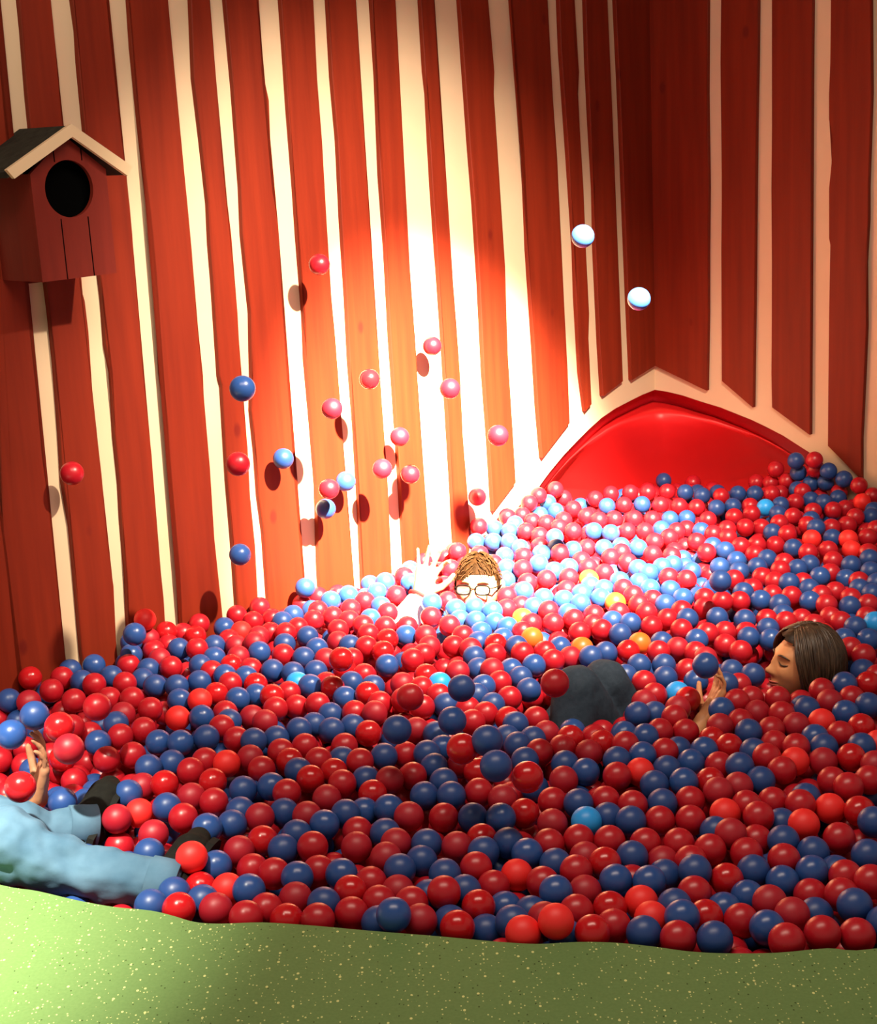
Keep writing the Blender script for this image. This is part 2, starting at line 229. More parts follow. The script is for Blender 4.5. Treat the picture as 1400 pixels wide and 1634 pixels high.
[(4.2658,3.000),(4.2631,2.700),(4.2648,2.400),(4.2562,2.100),(4.2550,1.800),(4.2534,1.500),(4.2585,1.200),(4.2636,0.900),(4.2646,0.600),(4.2640,0.300),(4.2561,0.000),(4.2558,-0.300),(4.4039,-0.300),(4.3990,0.000),(4.4010,0.300),(4.3966,0.600),(4.4087,0.900),(4.4054,1.200),(4.4127,1.500),(4.4071,1.800),(4.4025,2.100),(4.4019,2.400),(4.3949,2.700),(4.4052,3.000)],
[(4.4516,3.000),(4.4555,2.700),(4.4602,2.400),(4.4552,2.100),(4.4540,1.800),(4.4453,1.500),(4.4500,1.200),(4.4485,0.900),(4.4594,0.600),(4.4559,0.300),(4.4598,0.000),(4.4490,-0.300),(4.5733,-0.300),(4.5818,0.000),(4.5827,0.300),(4.5872,0.600),(4.5911,0.900),(4.5827,1.200),(4.5855,1.500),(4.5740,1.800),(4.5800,2.100),(4.5789,2.400),(4.5845,2.700),(4.5905,3.000)]]
BOARDSR=[[(0.0000,3.000),(0.0000,0.466),(0.2851,0.371),(0.2943,0.702),(0.2966,0.967),(0.3020,1.227),(0.2992,1.606),(0.3054,1.974),(0.3012,2.250),(0.3093,2.500),(0.3126,2.750),(0.3041,3.000)],
[(0.3717,3.000),(0.3636,2.750),(0.3739,2.500),(0.3674,2.250),(0.3677,1.968),(0.3632,1.726),(0.3662,1.226),(0.3616,0.968),(0.3614,0.418),(0.5158,0.317),(0.5219,0.715),(0.5249,0.973),(0.5308,1.473),(0.5365,1.715),(0.5392,1.952),(0.5387,2.250),(0.5538,2.500),(0.5527,2.750),(0.5533,3.000)],
[(0.6059,3.000),(0.5950,2.750),(0.6025,2.500),(0.6037,2.250),(0.6004,1.947),(0.6021,1.469),(0.6001,1.223),(0.6043,0.845),(0.6027,0.468),(0.6062,0.325),(0.7860,0.226),(0.7837,0.727),(0.7814,1.222),(0.7792,1.699),(0.7794,1.930),(0.7765,2.250),(0.7836,2.500),(0.7721,2.750),(0.7772,3.000)],
[(0.8699,3.000),(0.8647,2.750),(0.8562,2.500),(0.8648,2.250),(0.8563,1.924),(0.8569,1.694),(0.8532,1.577),(0.8545,1.483),(0.8690,1.412),(0.8676,1.316),(0.8581,1.220),(0.8608,1.026),(0.8667,1.001),(0.8650,0.728),(0.8668,0.188),(1.0197,0.066),(1.0165,0.234),(1.0249,0.501),(1.0293,0.688),(1.0217,0.933),(1.0289,1.101),(1.0265,1.220),(1.0323,1.569),(1.0227,1.908),(1.0245,2.250),(1.0208,2.500),(1.0126,2.750),(1.0221,3.000)],
[(1.1031,3.000),(1.1096,2.700),(1.1098,2.400),(1.1192,2.100),(1.1135,1.800),(1.1153,1.500),(1.1043,1.200),(1.1080,0.900),(1.1046,0.600),(1.1150,0.300),(1.1142,0.000),(1.1183,-0.300),(1.2516,-0.300),(1.2532,0.000),(1.2418,0.300),(1.2489,0.600),(1.2459,0.900),(1.2541,1.200),(1.2574,1.500),(1.2541,1.800),(1.2567,2.100),(1.2444,2.400),(1.2490,2.700),(1.2431,3.000)],
[(1.2957,3.000),(1.2874,2.700),(1.2944,2.400),(1.2946,2.100),(1.3030,1.800),(1.3002,1.500),(1.2990,1.200),(1.2922,0.900),(1.2902,0.600),(1.2923,0.300),(1.2961,0.000),(1.3025,-0.300),(1.4668,-0.300),(1.4661,0.000),(1.4667,0.300),(1.4770,0.600),(1.4728,0.900),(1.4801,1.200),(1.4698,1.500),(1.4694,1.800),(1.4656,2.100),(1.4640,2.400),(1.4733,2.700),(1.4707,3.000)],
[(1.5438,3.000),(1.5391,2.700),(1.5364,2.400),(1.5362,2.100),(1.5433,1.800),(1.5448,1.500),(1.5497,1.200),(1.5418,0.900),(1.5417,0.600),(1.5330,0.300),(1.5402,0.000),(1.5390,-0.300),(1.7039,-0.300),(1.7017,0.000),(1.7092,0.300),(1.7069,0.600),(1.7011,0.900),(1.7015,1.200),(1.6919,1.500),(1.7009,1.800),(1.6980,2.100),(1.7075,2.400),(1.7077,2.700),(1.7045,3.000)],
[(1.7716,3.000),(1.7740,2.700),(1.7632,2.400),(1.7655,2.100),(1.7602,1.800),(1.7707,1.500),(1.7698,1.200),(1.7767,0.900),(1.7688,0.600),(1.7680,0.300),(1.7608,0.000),(1.7645,-0.300),(1.9221,-0.300),(1.9142,0.000),(1.9178,0.300),(1.9060,0.600),(1.9092,0.900),(1.9084,1.200),(1.9117,1.500),(1.9203,1.800),(1.9154,2.100),(1.9212,2.400),(1.9093,2.700),(1.9107,3.000)],
[(1.9818,3.000),(1.9791,2.700),(1.9808,2.400),(1.9722,2.100),(1.9709,1.800),(1.9694,1.500),(1.9745,1.200),(1.9796,0.900),(1.9806,0.600),(1.9800,0.300),(1.9721,0.000),(1.9718,-0.300),(2.1549,-0.300),(2.1500,0.000),(2.1520,0.300),(2.1476,0.600),(2.1597,0.900),(2.1564,1.200),(2.1637,1.500),(2.1581,1.800),(2.1534,2.100),(2.1529,2.400),(2.1459,2.700),(2.1562,3.000)],
[(2.2118,3.000),(2.2158,2.700),(2.2205,2.400),(2.2155,2.100),(2.2143,1.800),(2.2056,1.500),(2.2103,1.200),(2.2087,0.900),(2.2197,0.600),(2.2162,0.300),(2.2201,0.000),(2.2092,-0.300),(2.3686,-0.300),(2.3771,0.000),(2.3780,0.300),(2.3824,0.600),(2.3864,0.900),(2.3780,1.200),(2.3807,1.500),(2.3692,1.800),(2.3752,2.100),(2.3742,2.400),(2.3797,2.700),(2.3858,3.000)],
[(2.4231,3.000),(2.4324,2.700),(2.4317,2.400),(2.4406,2.100),(2.4334,1.800),(2.4340,1.500),(2.4244,1.200),(2.4281,0.900),(2.4279,0.600),(2.4361,0.300),(2.4368,0.000),(2.4365,-0.300),(2.5798,-0.300),(2.5909,0.000),(2.5837,0.300),(2.5875,0.600),(2.5783,0.900),(2.5761,1.200),(2.5781,1.500),(2.5763,1.800),(2.5881,2.100),(2.5835,2.400),(2.5902,2.700),(2.5818,3.000)]]
ARCHL=[(0.9138,0.0263),(0.8722,0.0517),(0.8303,0.0773),(0.7880,0.1057),(0.7455,0.1317),(0.6597,0.1790),(0.5730,0.2189),(0.4850,0.2568),(0.3958,0.2899),(0.2964,0.3138),(0.1908,0.3291),(0.0971,0.3415),(0.0000,0.3485)]
ARCHR=[(0.0000,0.3485),(0.0659,0.3451),(0.1486,0.3350),(0.2460,0.3153),(0.3417,0.2987),(0.4201,0.2783),(0.4973,0.2582),(0.5734,0.2330),(0.6485,0.2055),(0.7226,0.1703),(0.7958,0.1356),(0.8538,0.0944),(0.9255,0.0501)]
LEDGE=[(-2.6000,3.1500),(-2.0000,3.2000),(-1.5000,3.1200),(-1.2000,3.0500),(-0.9744,2.9154),(-0.8853,2.8784),(-0.7957,2.8315),(-0.7102,2.7938),(-0.6289,2.7698),(-0.5803,2.7445),(-0.5317,2.7146),(-0.4799,2.7018),(-0.3920,2.6974),(-0.2907,2.6746),(-0.1660,2.6401),(-0.0441,2.6086),(0.0752,2.5755),(0.1460,2.5614),(0.2175,2.5608),(0.2878,2.5513),(0.3559,2.5308),(0.4224,2.5062),(0.4899,2.4928),(0.5814,2.4856),(0.6758,2.4913),(0.7661,2.4821),(1.1000,2.5600),(1.6000,2.7000),(2.2000,2.7500),(2.8000,2.7000)]
WJ={'head':Vector((1.029,4.080,-0.023)),'neck':Vector((1.059,4.100,-0.153)),'chest':Vector((0.949,4.060,-0.323)),'pelvis':Vector((0.600,3.930,-0.400)),'hipN':Vector((0.504,3.920,-0.359)),'hipF':Vector((0.580,4.010,-0.400)),'kneeN':Vector((0.348,3.800,0.051)),'ankN':Vector((0.280,3.680,-0.247)),'kneeF':Vector((0.438,3.930,0.014)),'ankF':Vector((0.182,3.900,-0.220)),'shN':Vector((0.959,3.950,-0.223)),'elN':Vector((0.613,3.720,-0.139)),'wrN':Vector((0.683,3.770,-0.043)),'hdN':Vector((0.725,3.800,0.008)),'shF':Vector((0.979,4.270,-0.223)),'elF':Vector((0.729,4.370,-0.373)),'wrF':Vector((0.529,4.340,-0.393))}
MJ={'head':Vector((0.122,4.980,-0.019)),'neck':Vector((0.132,5.010,-0.159)),'chest':Vector((0.132,5.050,-0.379)),'pelvis':Vector((0.122,4.980,-0.599)),'shR':Vector((-0.038,5.010,-0.249)),'elR':Vector((-0.196,4.740,-0.147)),'wrR':Vector((-0.075,4.860,0.000)),'hdR':Vector((-0.045,4.880,0.075)),'shL':Vector((0.302,5.010,-0.249)),'elL':Vector((0.422,4.810,-0.399)),'wrL':Vector((0.322,4.610,-0.429))}
JJ={'hip1':Vector((-1.147,2.990,0.111)),'knee1':Vector((-0.982,2.980,0.088)),'ank1':Vector((-0.640,2.950,-0.010)),'hip2':Vector((-1.201,3.140,0.070)),'knee2':Vector((-1.023,3.200,0.019)),'ank2':Vector((-0.884,3.260,-0.016)),'toe1':Vector((-0.580,3.090,0.025)),'toe2':Vector((-0.839,3.390,0.029)),'pelvis':Vector((-1.234,3.065,0.110)),'chest':Vector((-1.614,3.095,0.160)),'neck':Vector((-1.854,3.115,0.220)),'head':Vector((-2.004,3.115,0.290)),'shR':Vector((-1.804,3.295,0.220)),'elR':Vector((-1.158,3.420,-0.045)),'wrR':Vector((-1.005,3.360,0.017)),'hdR':Vector((-0.985,3.360,0.081))}
HANDW=(0.755,3.820,0.060)
HANDM=(-0.029,4.880,0.140)
HANDJ=(-0.974,3.360,0.121)
TRACED_KIND=[
2,1,0,2,0,0,0,0,1,1,1,1,1,0,0,1,1,0,1,0,0,0,0,1,2,0,1,0,0,1,0,0,1,0,0,0,0,1,0,1,1,1,1,1,0,0,0,1,2,0,0,0,1,1,1,1,0,0,0,1,
0,1,2,0,0,0,0,0,1,1,1,0,0,0,1,2,1,0,1,1,0,1,1,1,0,0,1,0,1,0,1,2,1,0,0,1,0,0,0,0,1,1,1,1,0,1,1,0,1,0,0,0,0,1,0,0,0,0,1,0,
0,1,0,0,0,0,0,0,1,1,0,1,1,1,1,0,2,3,0,0,1,0,1,1,0,0,0,1,1,1,0,0,0,1,1,0,2,1,1,0,2,1,2,1,0,0,0,1,1,0,0,0,1,0,0,0,0,1,0,1,
1,1,0,0,0,0,1,1,0,0,0,0,1,0,0,1,1,0,0,1,0,0,1,0,0,0,0,0,1,0,2,0,1,0,1,0,1,1,1,0,1,0,0,1,2,1,0,0,0,0,0,2,0,1,1,1,0,0,1,0,
0,0,0,1,1,0,0,0,0,1,0,1,1,1,0,0,0,0,1,1,0,1,0,0,2,1,1,1,0,1,0,0,1,0,1,1,0,1,0,1,1,1,0,1,0,0,1,1,0,0,0,1,1,0,0,0,1,0,0,0,
1,0,1,1,1,0,0,0,2,0,0,2,1,0,0,0,1,0,1,0,1,0,0,0,0,1,0,0,0,1,1,0,0,0,0,1,1,1,0,0,0,0,0,0,0,2,1,1,0,0,0,1,0,0,0,0,1,1,0,0,
0,0,0,1,3,0,0,0,1,0,0,1,1,1,1,1,0,0,0,0,3,1,0,1,3,0,1,0,0,0,1,1,0,1,1,0,0,1,1,1,1,1,0,1,0,0,1,1,1,0,0,1,1,1,1,0,0,1,0,0,
1,1,0,0,1,1,1,0,1,1,1,0,0,0,0,0,1,1,0,0,0,1,1,0,0,0,0,1,0,1,0,1,0,0,0,0,0,0,0,1,1,0,0,0,4,1,1,0,0,0,1,0,0,1,0,1,0,0,4,1,
1,0,1,0,1,1,1,1,0,1,0,4,1,1,0,0,1,0,0,0,1,0,0,0,0,0,0,1,0,0,0,2,0,0,0,0,1,1,0,1,1,0,0,0,0,0,0,0,0,1,0,1,0,3,0,0,1,0,1,1,
2,0,1,0,1,0,0,0,1,1,0,0,4,0,0,1,0,0,1,0,0,1,1,0,0,0,0,1,0,0,1,0,0,1,1,0,0,1,0,1,1,0,1,0,0,1,1,4,0,0,1,0,0,1,1,0,1,1,1,1,
0,0,0,0,1,0,0,0,0,1,1,1,1,0,1,1,0,1,1,0,1,1,1,0,1,0,1,1,0,1,1,0,1,1,0,0,1,0,0,4,1,0,0,0,0,0,1,1,0,0,1,1,1,0,1,0,0,1,1,1,
0,1,1,1,1,1,1,0,1,0,0,0,1,0,1,1,0,1,0,0,0,0,0,1,0,0,0,0,0,0,1,1,2,0,1,1,1,1,0,1,1,0,1,0,0,0,1,1,1,0,0,2,2,1,1,0,0,0,0,0,
0,1,1,1,1,0,0,0,0,0,1,1,0,0,0,1,0,1,0,0,0,0,0,0,1,0,0,0,0,0,1,0,1,0,0,1,0,0,1,0,0,0,0,1,0,1,0,1,0,1,0,0,0,1,3,0,1,0,1,0,
0,0,1,1,0,1,1,0,2,1,0,0,1,0,0,1,0,0,1,1,0,1,0,0,0,0,0,0,1,0,0,1,0,1,1,0,0,1,1,0,0,1,0,]
TRACED=[
183,2600,49,481,2562,15,613,2541,15,119,2606,24,252,2595,24,413,2573,14,686,2561,15,754,2566,3,353,2610,7,204,2635,-6,50,2701,-23,102,2671,11,
591,2606,7,-7,2666,9,300,2656,-1,-131,2670,42,-165,2720,-2,552,2661,-7,815,2598,7,-352,2752,-3,-287,2730,6,-81,2703,7,167,2693,2,432,2639,21,
377,2674,1,-433,2745,12,-21,2729,-14,485,2677,-3,649,2646,9,704,2681,-14,-221,2761,-1,233,2714,3,144,2754,-17,-399,2802,-4,38,2766,-3,-500,2790,9,
301,2725,0,531,2726,-17,-576,2794,12,93,2800,-29,430,2718,2,773,2652,18,-639,2822,8,-279,2798,4,-98,2772,9,619,2708,4,-166,2803,-1,-536,2848,-2,
367,2745,-2,-341,2840,-3,-31,2787,21,766,2719,5,587,2767,-15,198,2787,9,-63,2838,-13,-600,2879,3,714,2759,-15,-226,2842,5,-128,2860,-10,12,2834,-4,
479,2767,1,-439,2856,13,-490,2899,-5,260,2812,-8,-553,2926,-13,73,2865,-14,-186,2897,-7,176,2853,-5,393,2808,8,669,2811,-10,326,2825,6,366,2873,-23,
557,2828,-7,831,2739,20,-342,2908,9,125,2911,-15,434,2871,-13,795,2796,3,-249,2924,2,-28,2902,0,-396,2950,-1,492,2833,14,735,2829,0,793,2861,-20,
-302,2966,-9,249,2879,4,619,2858,-7,-448,2994,-11,-124,2927,4,39,2923,1,-527,2997,0,-572,2964,41,210,2935,-7,313,2907,4,495,2901,0,-78,2978,-5,
441,2940,-18,690,2887,0,277,2964,-10,-155,2989,2,375,2937,0,867,2886,0,-687,3074,0,152,2971,2,619,2927,-2,760,2919,-4,58,2989,3,-484,3060,1,
-386,3062,-2,545,2949,0,-319,3050,7,-222,3050,0,1,3027,-1,-66,3046,0,203,3019,-2,413,3001,-4,485,2992,-4,-134,3054,2,114,3029,1,-437,3111,-2,
336,3011,2,706,2961,5,57,3067,-5,270,3032,-2,829,2969,0,658,3008,-14,598,2990,14,-693,3167,0,-361,3126,1,-160,3118,-4,-224,3142,-8,576,3051,-10,
-566,3150,17,-299,3156,7,-516,3195,1,219,3112,0,768,3032,6,295,3102,6,461,3108,-5,530,3103,-5,394,3093,6,676,3069,12,733,3092,-19,920,3025,6,
-455,3227,0,-636,3243,2,-26,3183,-5,41,3167,-1,104,3141,7,348,3144,-7,-792,3246,7,-344,3221,0,-106,3179,5,-253,3208,6,-403,3271,-12,160,3182,-4,
610,3114,2,-506,3274,-4,-213,3259,-16,908,3093,0,-750,3299,-6,-154,3229,3,853,3133,-9,-682,3293,8,410,3179,3,667,3153,0,785,3132,5,287,3199,5,
479,3184,1,-575,3324,0,230,3236,-5,732,3175,-6,-940,3339,14,352,3221,-2,546,3200,-4,-303,3308,0,114,3254,0,813,3193,-9,-634,3360,0,-784,3353,20,
-6,3279,4,-70,3304,-4,-194,3324,-1,-401,3342,5,60,3298,0,613,3209,11,-513,3395,-5,-444,3395,0,-770,3453,-8,668,3249,2,915,3206,6,-709,3425,8,
477,3288,0,-269,3376,6,-593,3440,0,-23,3367,0,546,3285,4,612,3301,-6,894,3270,-7,-214,3415,-5,-154,3379,7,266,3341,0,728,3283,-2,977,3251,0,
-349,3414,6,-98,3418,-3,394,3334,6,-295,3464,-1,323,3380,0,61,3412,1,454,3366,-1,-658,3512,1,-384,3473,2,-478,3500,0,521,3381,-5,787,3318,5,
-768,3537,5,-45,3463,-2,690,3338,12,650,3391,-7,278,3432,0,23,3472,-3,1012,3325,3,-717,3582,-5,-571,3542,3,587,3418,-8,-631,3577,-2,-411,3539,1,
-336,3522,6,-230,3494,9,901,3376,-4,832,3375,1,-889,3609,3,-279,3557,-10,180,3441,11,405,3422,8,-1010,3640,0,-516,3582,-3,-171,3529,4,765,3382,13,
970,3380,1,-829,3643,-3,-117,3569,-12,471,3442,8,-62,3529,6,343,3489,1,-439,3603,1,32,3541,0,220,3497,7,747,3448,-1,531,3475,0,629,3472,-1,
573,3526,-20,-22,3585,-6,-380,3638,-3,-276,3626,-3,281,3529,1,696,3494,-5,921,3445,2,1011,3435,3,852,3446,6,168,3542,10,437,3504,12,811,3500,-6,
1065,3476,-10,-774,3718,-3,-710,3688,5,-935,3723,3,383,3545,2,-514,3660,11,664,3554,-10,-567,3713,-4,210,3596,0,307,3593,-1,-460,3701,-3,145,3620,-2,
371,3615,-12,916,3513,-1,-885,3770,-1,-645,3709,7,494,3553,9,-38,3660,2,250,3651,-9,447,3607,-4,984,3525,-1,-216,3697,0,319,3660,-12,758,3557,5,
539,3603,0,607,3612,-9,-830,3811,-2,-402,3737,3,-314,3718,5,-90,3705,-2,822,3582,-3,-1034,3854,0,-261,3760,-5,-612,3770,9,696,3615,0,1047,3563,0,
-367,3796,-9,889,3597,-1,-914,3859,0,172,3682,8,-601,3837,-2,-500,3808,2,60,3726,3,756,3648,-4,958,3609,0,229,3733,-1,155,3748,-3,-748,3881,-2,
-680,3868,2,-543,3875,-9,589,3679,4,-908,3928,0,-326,3857,-7,97,3784,0,494,3688,15,867,3662,5,545,3731,-4,-620,3904,-3,-202,3807,11,-259,3845,0,
812,3703,-5,1033,3658,0,-836,3954,0,-480,3900,2,51,3836,-3,942,3698,0,718,3705,8,610,3751,0,-426,3941,-11,-73,3848,5,-364,3914,3,119,3850,-1,
-9,3874,-3,1104,3697,2,-1204,4061,1,-191,3907,-1,527,3798,4,647,3810,1,768,3753,10,1013,3738,1,-1073,4055,0,-702,3991,4,-765,4018,-3,-1268,4087,-1,
-125,3893,11,-972,4056,-1,-904,4042,1,-594,3983,5,168,3898,-3,817,3801,-3,885,3782,0,1078,3761,-2,-292,3982,-9,-548,4033,-6,-495,3970,13,-227,3966,7,
-28,3940,0,564,3856,0,-663,4047,-1,78,3910,6,630,3876,-8,-454,4024,-1,-1159,4147,0,1014,3823,0,225,3945,0,-329,4039,3,-75,3993,4,-214,4036,0,
-855,4140,-1,-788,4123,1,-395,4058,4,100,3975,6,-1038,4169,3,-556,4105,0,-352,4110,-11,-130,4043,0,-23,4038,-4,762,3872,14,808,3918,-9,1081,3842,7,
-436,4113,-7,-946,4159,5,-278,4086,-4,-630,4107,6,1149,3851,1,549,3955,0,-1086,4218,-3,-727,4155,-1,148,4024,-3,692,3938,0,-904,4212,-5,-1237,4217,17,
-1151,4246,1,209,4056,-5,613,3980,0,-591,4165,2,-1001,4236,0,505,4014,-1,1191,3905,-1,-656,4189,1,-243,4145,-4,-62,4103,0,857,3966,0,-454,4179,1,
-388,4197,-4,-702,4240,-3,31,4114,2,807,4014,-4,1168,3970,-7,-1142,4314,-1,-518,4215,0,130,4089,12,685,4029,0,-900,4289,-2,-585,4239,-1,-302,4192,0,
186,4125,-5,92,4146,-5,-831,4286,2,-967,4328,0,-1076,4345,0,-744,4295,-1,-177,4205,0,-648,4283,-2,254,4134,1,555,4091,0,625,4080,0,313,4171,-1,
-879,4370,0,-364,4288,0,-101,4231,4,-284,4276,0,-709,4355,0,-432,4310,0,368,4211,-9,750,4106,5,-635,4350,1,83,4229,3,423,4164,7,1200,4073,0,
-498,4348,0,-68,4291,-3,145,4257,-3,-974,4413,4,227,4233,5,473,4211,0,733,4172,-1,-574,4381,1,-191,4318,3,863,4159,0,627,4192,1,295,4244,1,
541,4220,-2,-911,4449,1,1183,4150,-5,-834,4457,0,-397,4389,0,-772,4428,7,74,4302,3,689,4225,-3,408,4267,-2,344,4292,-5,214,4300,3,-243,4364,6,
24,4349,-3,-50,4357,-2,-725,4477,-3,-875,4513,-5,-656,4472,-6,-296,4406,-2,830,4220,0,-502,4447,0,-594,4447,10,152,4332,2,583,4275,0,651,4284,-4,
-984,4478,24,-336,4462,-7,101,4378,-4,-686,4534,-6,970,4238,3,1252,4206,-2,1184,4219,-1,177,4397,-4,-180,4433,2,751,4251,10,-939,4529,14,265,4364,4,
911,4272,0,-434,4507,0,-798,4571,0,-590,4522,4,-123,4473,-3,-61,4444,3,55,4429,1,-242,4499,0,536,4366,1,793,4305,9,1135,4272,0,-891,4579,17,
-847,4626,-7,-506,4541,4,-559,4584,-6,113,4467,-4,415,4403,0,853,4338,-1,920,4350,-11,-654,4595,-1,241,4428,4,-340,4558,0,485,4412,2,727,4380,0,
988,4357,-4,-714,4640,0,-472,4605,-2,1241,4304,4,197,4481,3,-190,4564,0,-119,4552,0,641,4424,0,-261,4585,1,15,4537,1,466,4478,-3,1129,4355,1,
-800,4675,6,160,4539,0,274,4512,1,580,4456,3,342,4502,1,1312,4341,3,1050,4386,4,1214,4367,1,-527,4661,3,-625,4683,2,101,4576,-3,530,4503,-3,
-942,4518,82,-426,4665,1,50,4621,-11,-309,4649,-1,934,4436,0,1003,4436,-2,1108,4423,-3,-566,4718,-4,-240,4650,0,760,4464,5,409,4521,4,703,4501,-5,
250,4577,-3,1200,4434,-5,1307,4410,-3,855,4474,0,-43,4634,0,-365,4698,-1,-498,4732,0,-688,4764,0,478,4564,0,1061,4473,-2,398,4589,1,-184,4704,0,
646,4561,0,559,4575,0,-417,4764,0,156,4633,9,338,4623,3,758,4560,0,39,4691,4,-309,4765,0,205,4681,-2,101,4721,-4,294,4676,0,834,4577,0,
-619,4839,0,-209,4775,0,255,4732,-11,1281,4507,2,717,4629,1,633,4644,1,1074,4570,0,1214,4531,4,1346,4529,-2,447,4687,0,-39,4767,5,561,4679,0,
-265,4839,0,15,4808,-5,1176,4589,-1,897,4605,9,959,4632,-3,-381,4867,0,398,4736,0,685,4689,-1,1028,4636,-4,784,4687,0,520,4735,0,334,4767,0,
1308,4594,0,853,4675,0,213,4809,0,1128,4638,3,-324,4920,0,-160,4890,0,628,4740,2,1077,4684,-4,1225,4637,1,462,4791,0,1386,4624,1,-226,4938,0,
986,4705,3,1281,4678,-3,273,4855,0,758,4780,0,418,4844,0,694,4808,0,542,4833,-1,604,4805,6,1205,4714,0,1363,4689,-1,898,4770,0,1028,4760,-3,
503,4889,-5,6,4927,13,-112,5027,0,668,4882,0,293,4952,0,1150,4761,10,1428,4711,9,1206,4805,-6,-200,5050,0,605,4910,0,1116,4820,-2,1383,4763,0,
224,5082,-27,830,4884,1,360,4977,0,505,4958,-2,1358,4826,-9,987,4860,0,776,4927,-1,439,4984,0,1086,4882,-4,-134,5106,0,1271,4834,2,715,4983,1,
566,5013,0,1320,4884,-3,395,5066,1,1023,4950,0,1453,4869,0,1159,4925,4,232,5147,-3,34,5168,0,287,5106,4,688,5046,-1,1224,4949,-2,451,5106,-1,
518,5091,0,770,5033,4,1094,4989,0,968,5013,0,816,5084,-4,1410,4952,0,1277,4993,-2,188,5202,0,349,5171,0,662,5127,0,1196,5024,0,503,5181,0,
1041,5078,0,1364,5015,0,1149,5080,0,1491,5014,0,611,5201,0,233,5293,0,300,5276,0,826,5175,0,142,5334,0,764,5212,0,1119,5142,0,369,5299,0,
435,5278,5,657,5258,0,1306,5130,0,1507,5084,1,957,5199,0,62,5392,0,1026,5207,0,486,5325,0,1463,5137,-1,1382,5147,0,296,5388,0,601,5323,1,
725,5303,0,429,5364,0,543,5362,-6,1268,5195,0,667,5343,-1,371,5401,-1,994,5275,0,1088,5237,5,1220,5263,-5,1152,5263,0,202,5499,-1,137,5521,-4,
261,5463,5,796,5374,0,947,5344,0,1363,5303,0,1486,5261,4,1441,5312,-4,436,5507,1,858,5423,0,1562,5280,0,1070,5379,0,382,5551,-1,1026,5432,2,
1290,5374,3,652,5528,0,1247,5428,-3,592,5569,0,272,5644,-2,718,5549,-2,781,5522,2,514,5585,0,334,5613,2,898,5489,4,991,5491,-1,848,5543,0,
944,5541,-4,1622,5382,0,1090,5488,1,216,5688,-1,465,5651,0,1411,5427,6,1475,5453,-4,1159,5492,4,1224,5513,-6,154,5665,19,1541,5471,-2,1397,5502,-2,
299,5729,2,422,5725,1,1299,5541,0,370,5769,-1,494,5760,0,629,5718,3,1427,5564,0,1045,5643,0,902,5674,2,693,5741,-3,836,5697,0,970,5687,-2,
768,5721,0,272,5790,19,1661,5575,-4,1152,5668,0,1595,5557,4,588,5799,0,1373,5630,0,410,5889,-8,334,5833,10,1326,5680,0,1228,5701,0,475,5911,-1,
1466,5688,0,1693,5649,0,1542,5677,3,549,5930,0,1600,5714,-3,1112,5816,0,1299,5778,2,1037,5843,0,688,5941,0,972,5878,0,1180,5830,0,1248,5824,-2,
758,5946,0,902,5914,0,1367,5811,0,831,5940,0,367,5882,46,1541,5810,1,450,5971,21,1436,5847,0,1685,5780,3,1503,5868,-1,655,6076,0,522,6050,17,
1612,5864,1,410,5933,63,1167,6004,0,1094,6031,0,1739,5820,15,729,6147,0,1243,6037,-2,1309,6015,0,1374,5993,2,1036,6100,0,812,6151,0,883,6135,0,
964,6127,0,1570,5983,-22,485,6012,65,1633,5929,8,1503,6054,-15,1443,6112,-35,1694,5858,51,1589,5969,43,1355,6196,3,1541,6017,30,1645,5903,70,1405,6148,9,
1460,6092,28,1497,6053,70,1590,5931,100,1551,5994,95,1421,6127,73,1479,6021,129,1537,5949,145,]
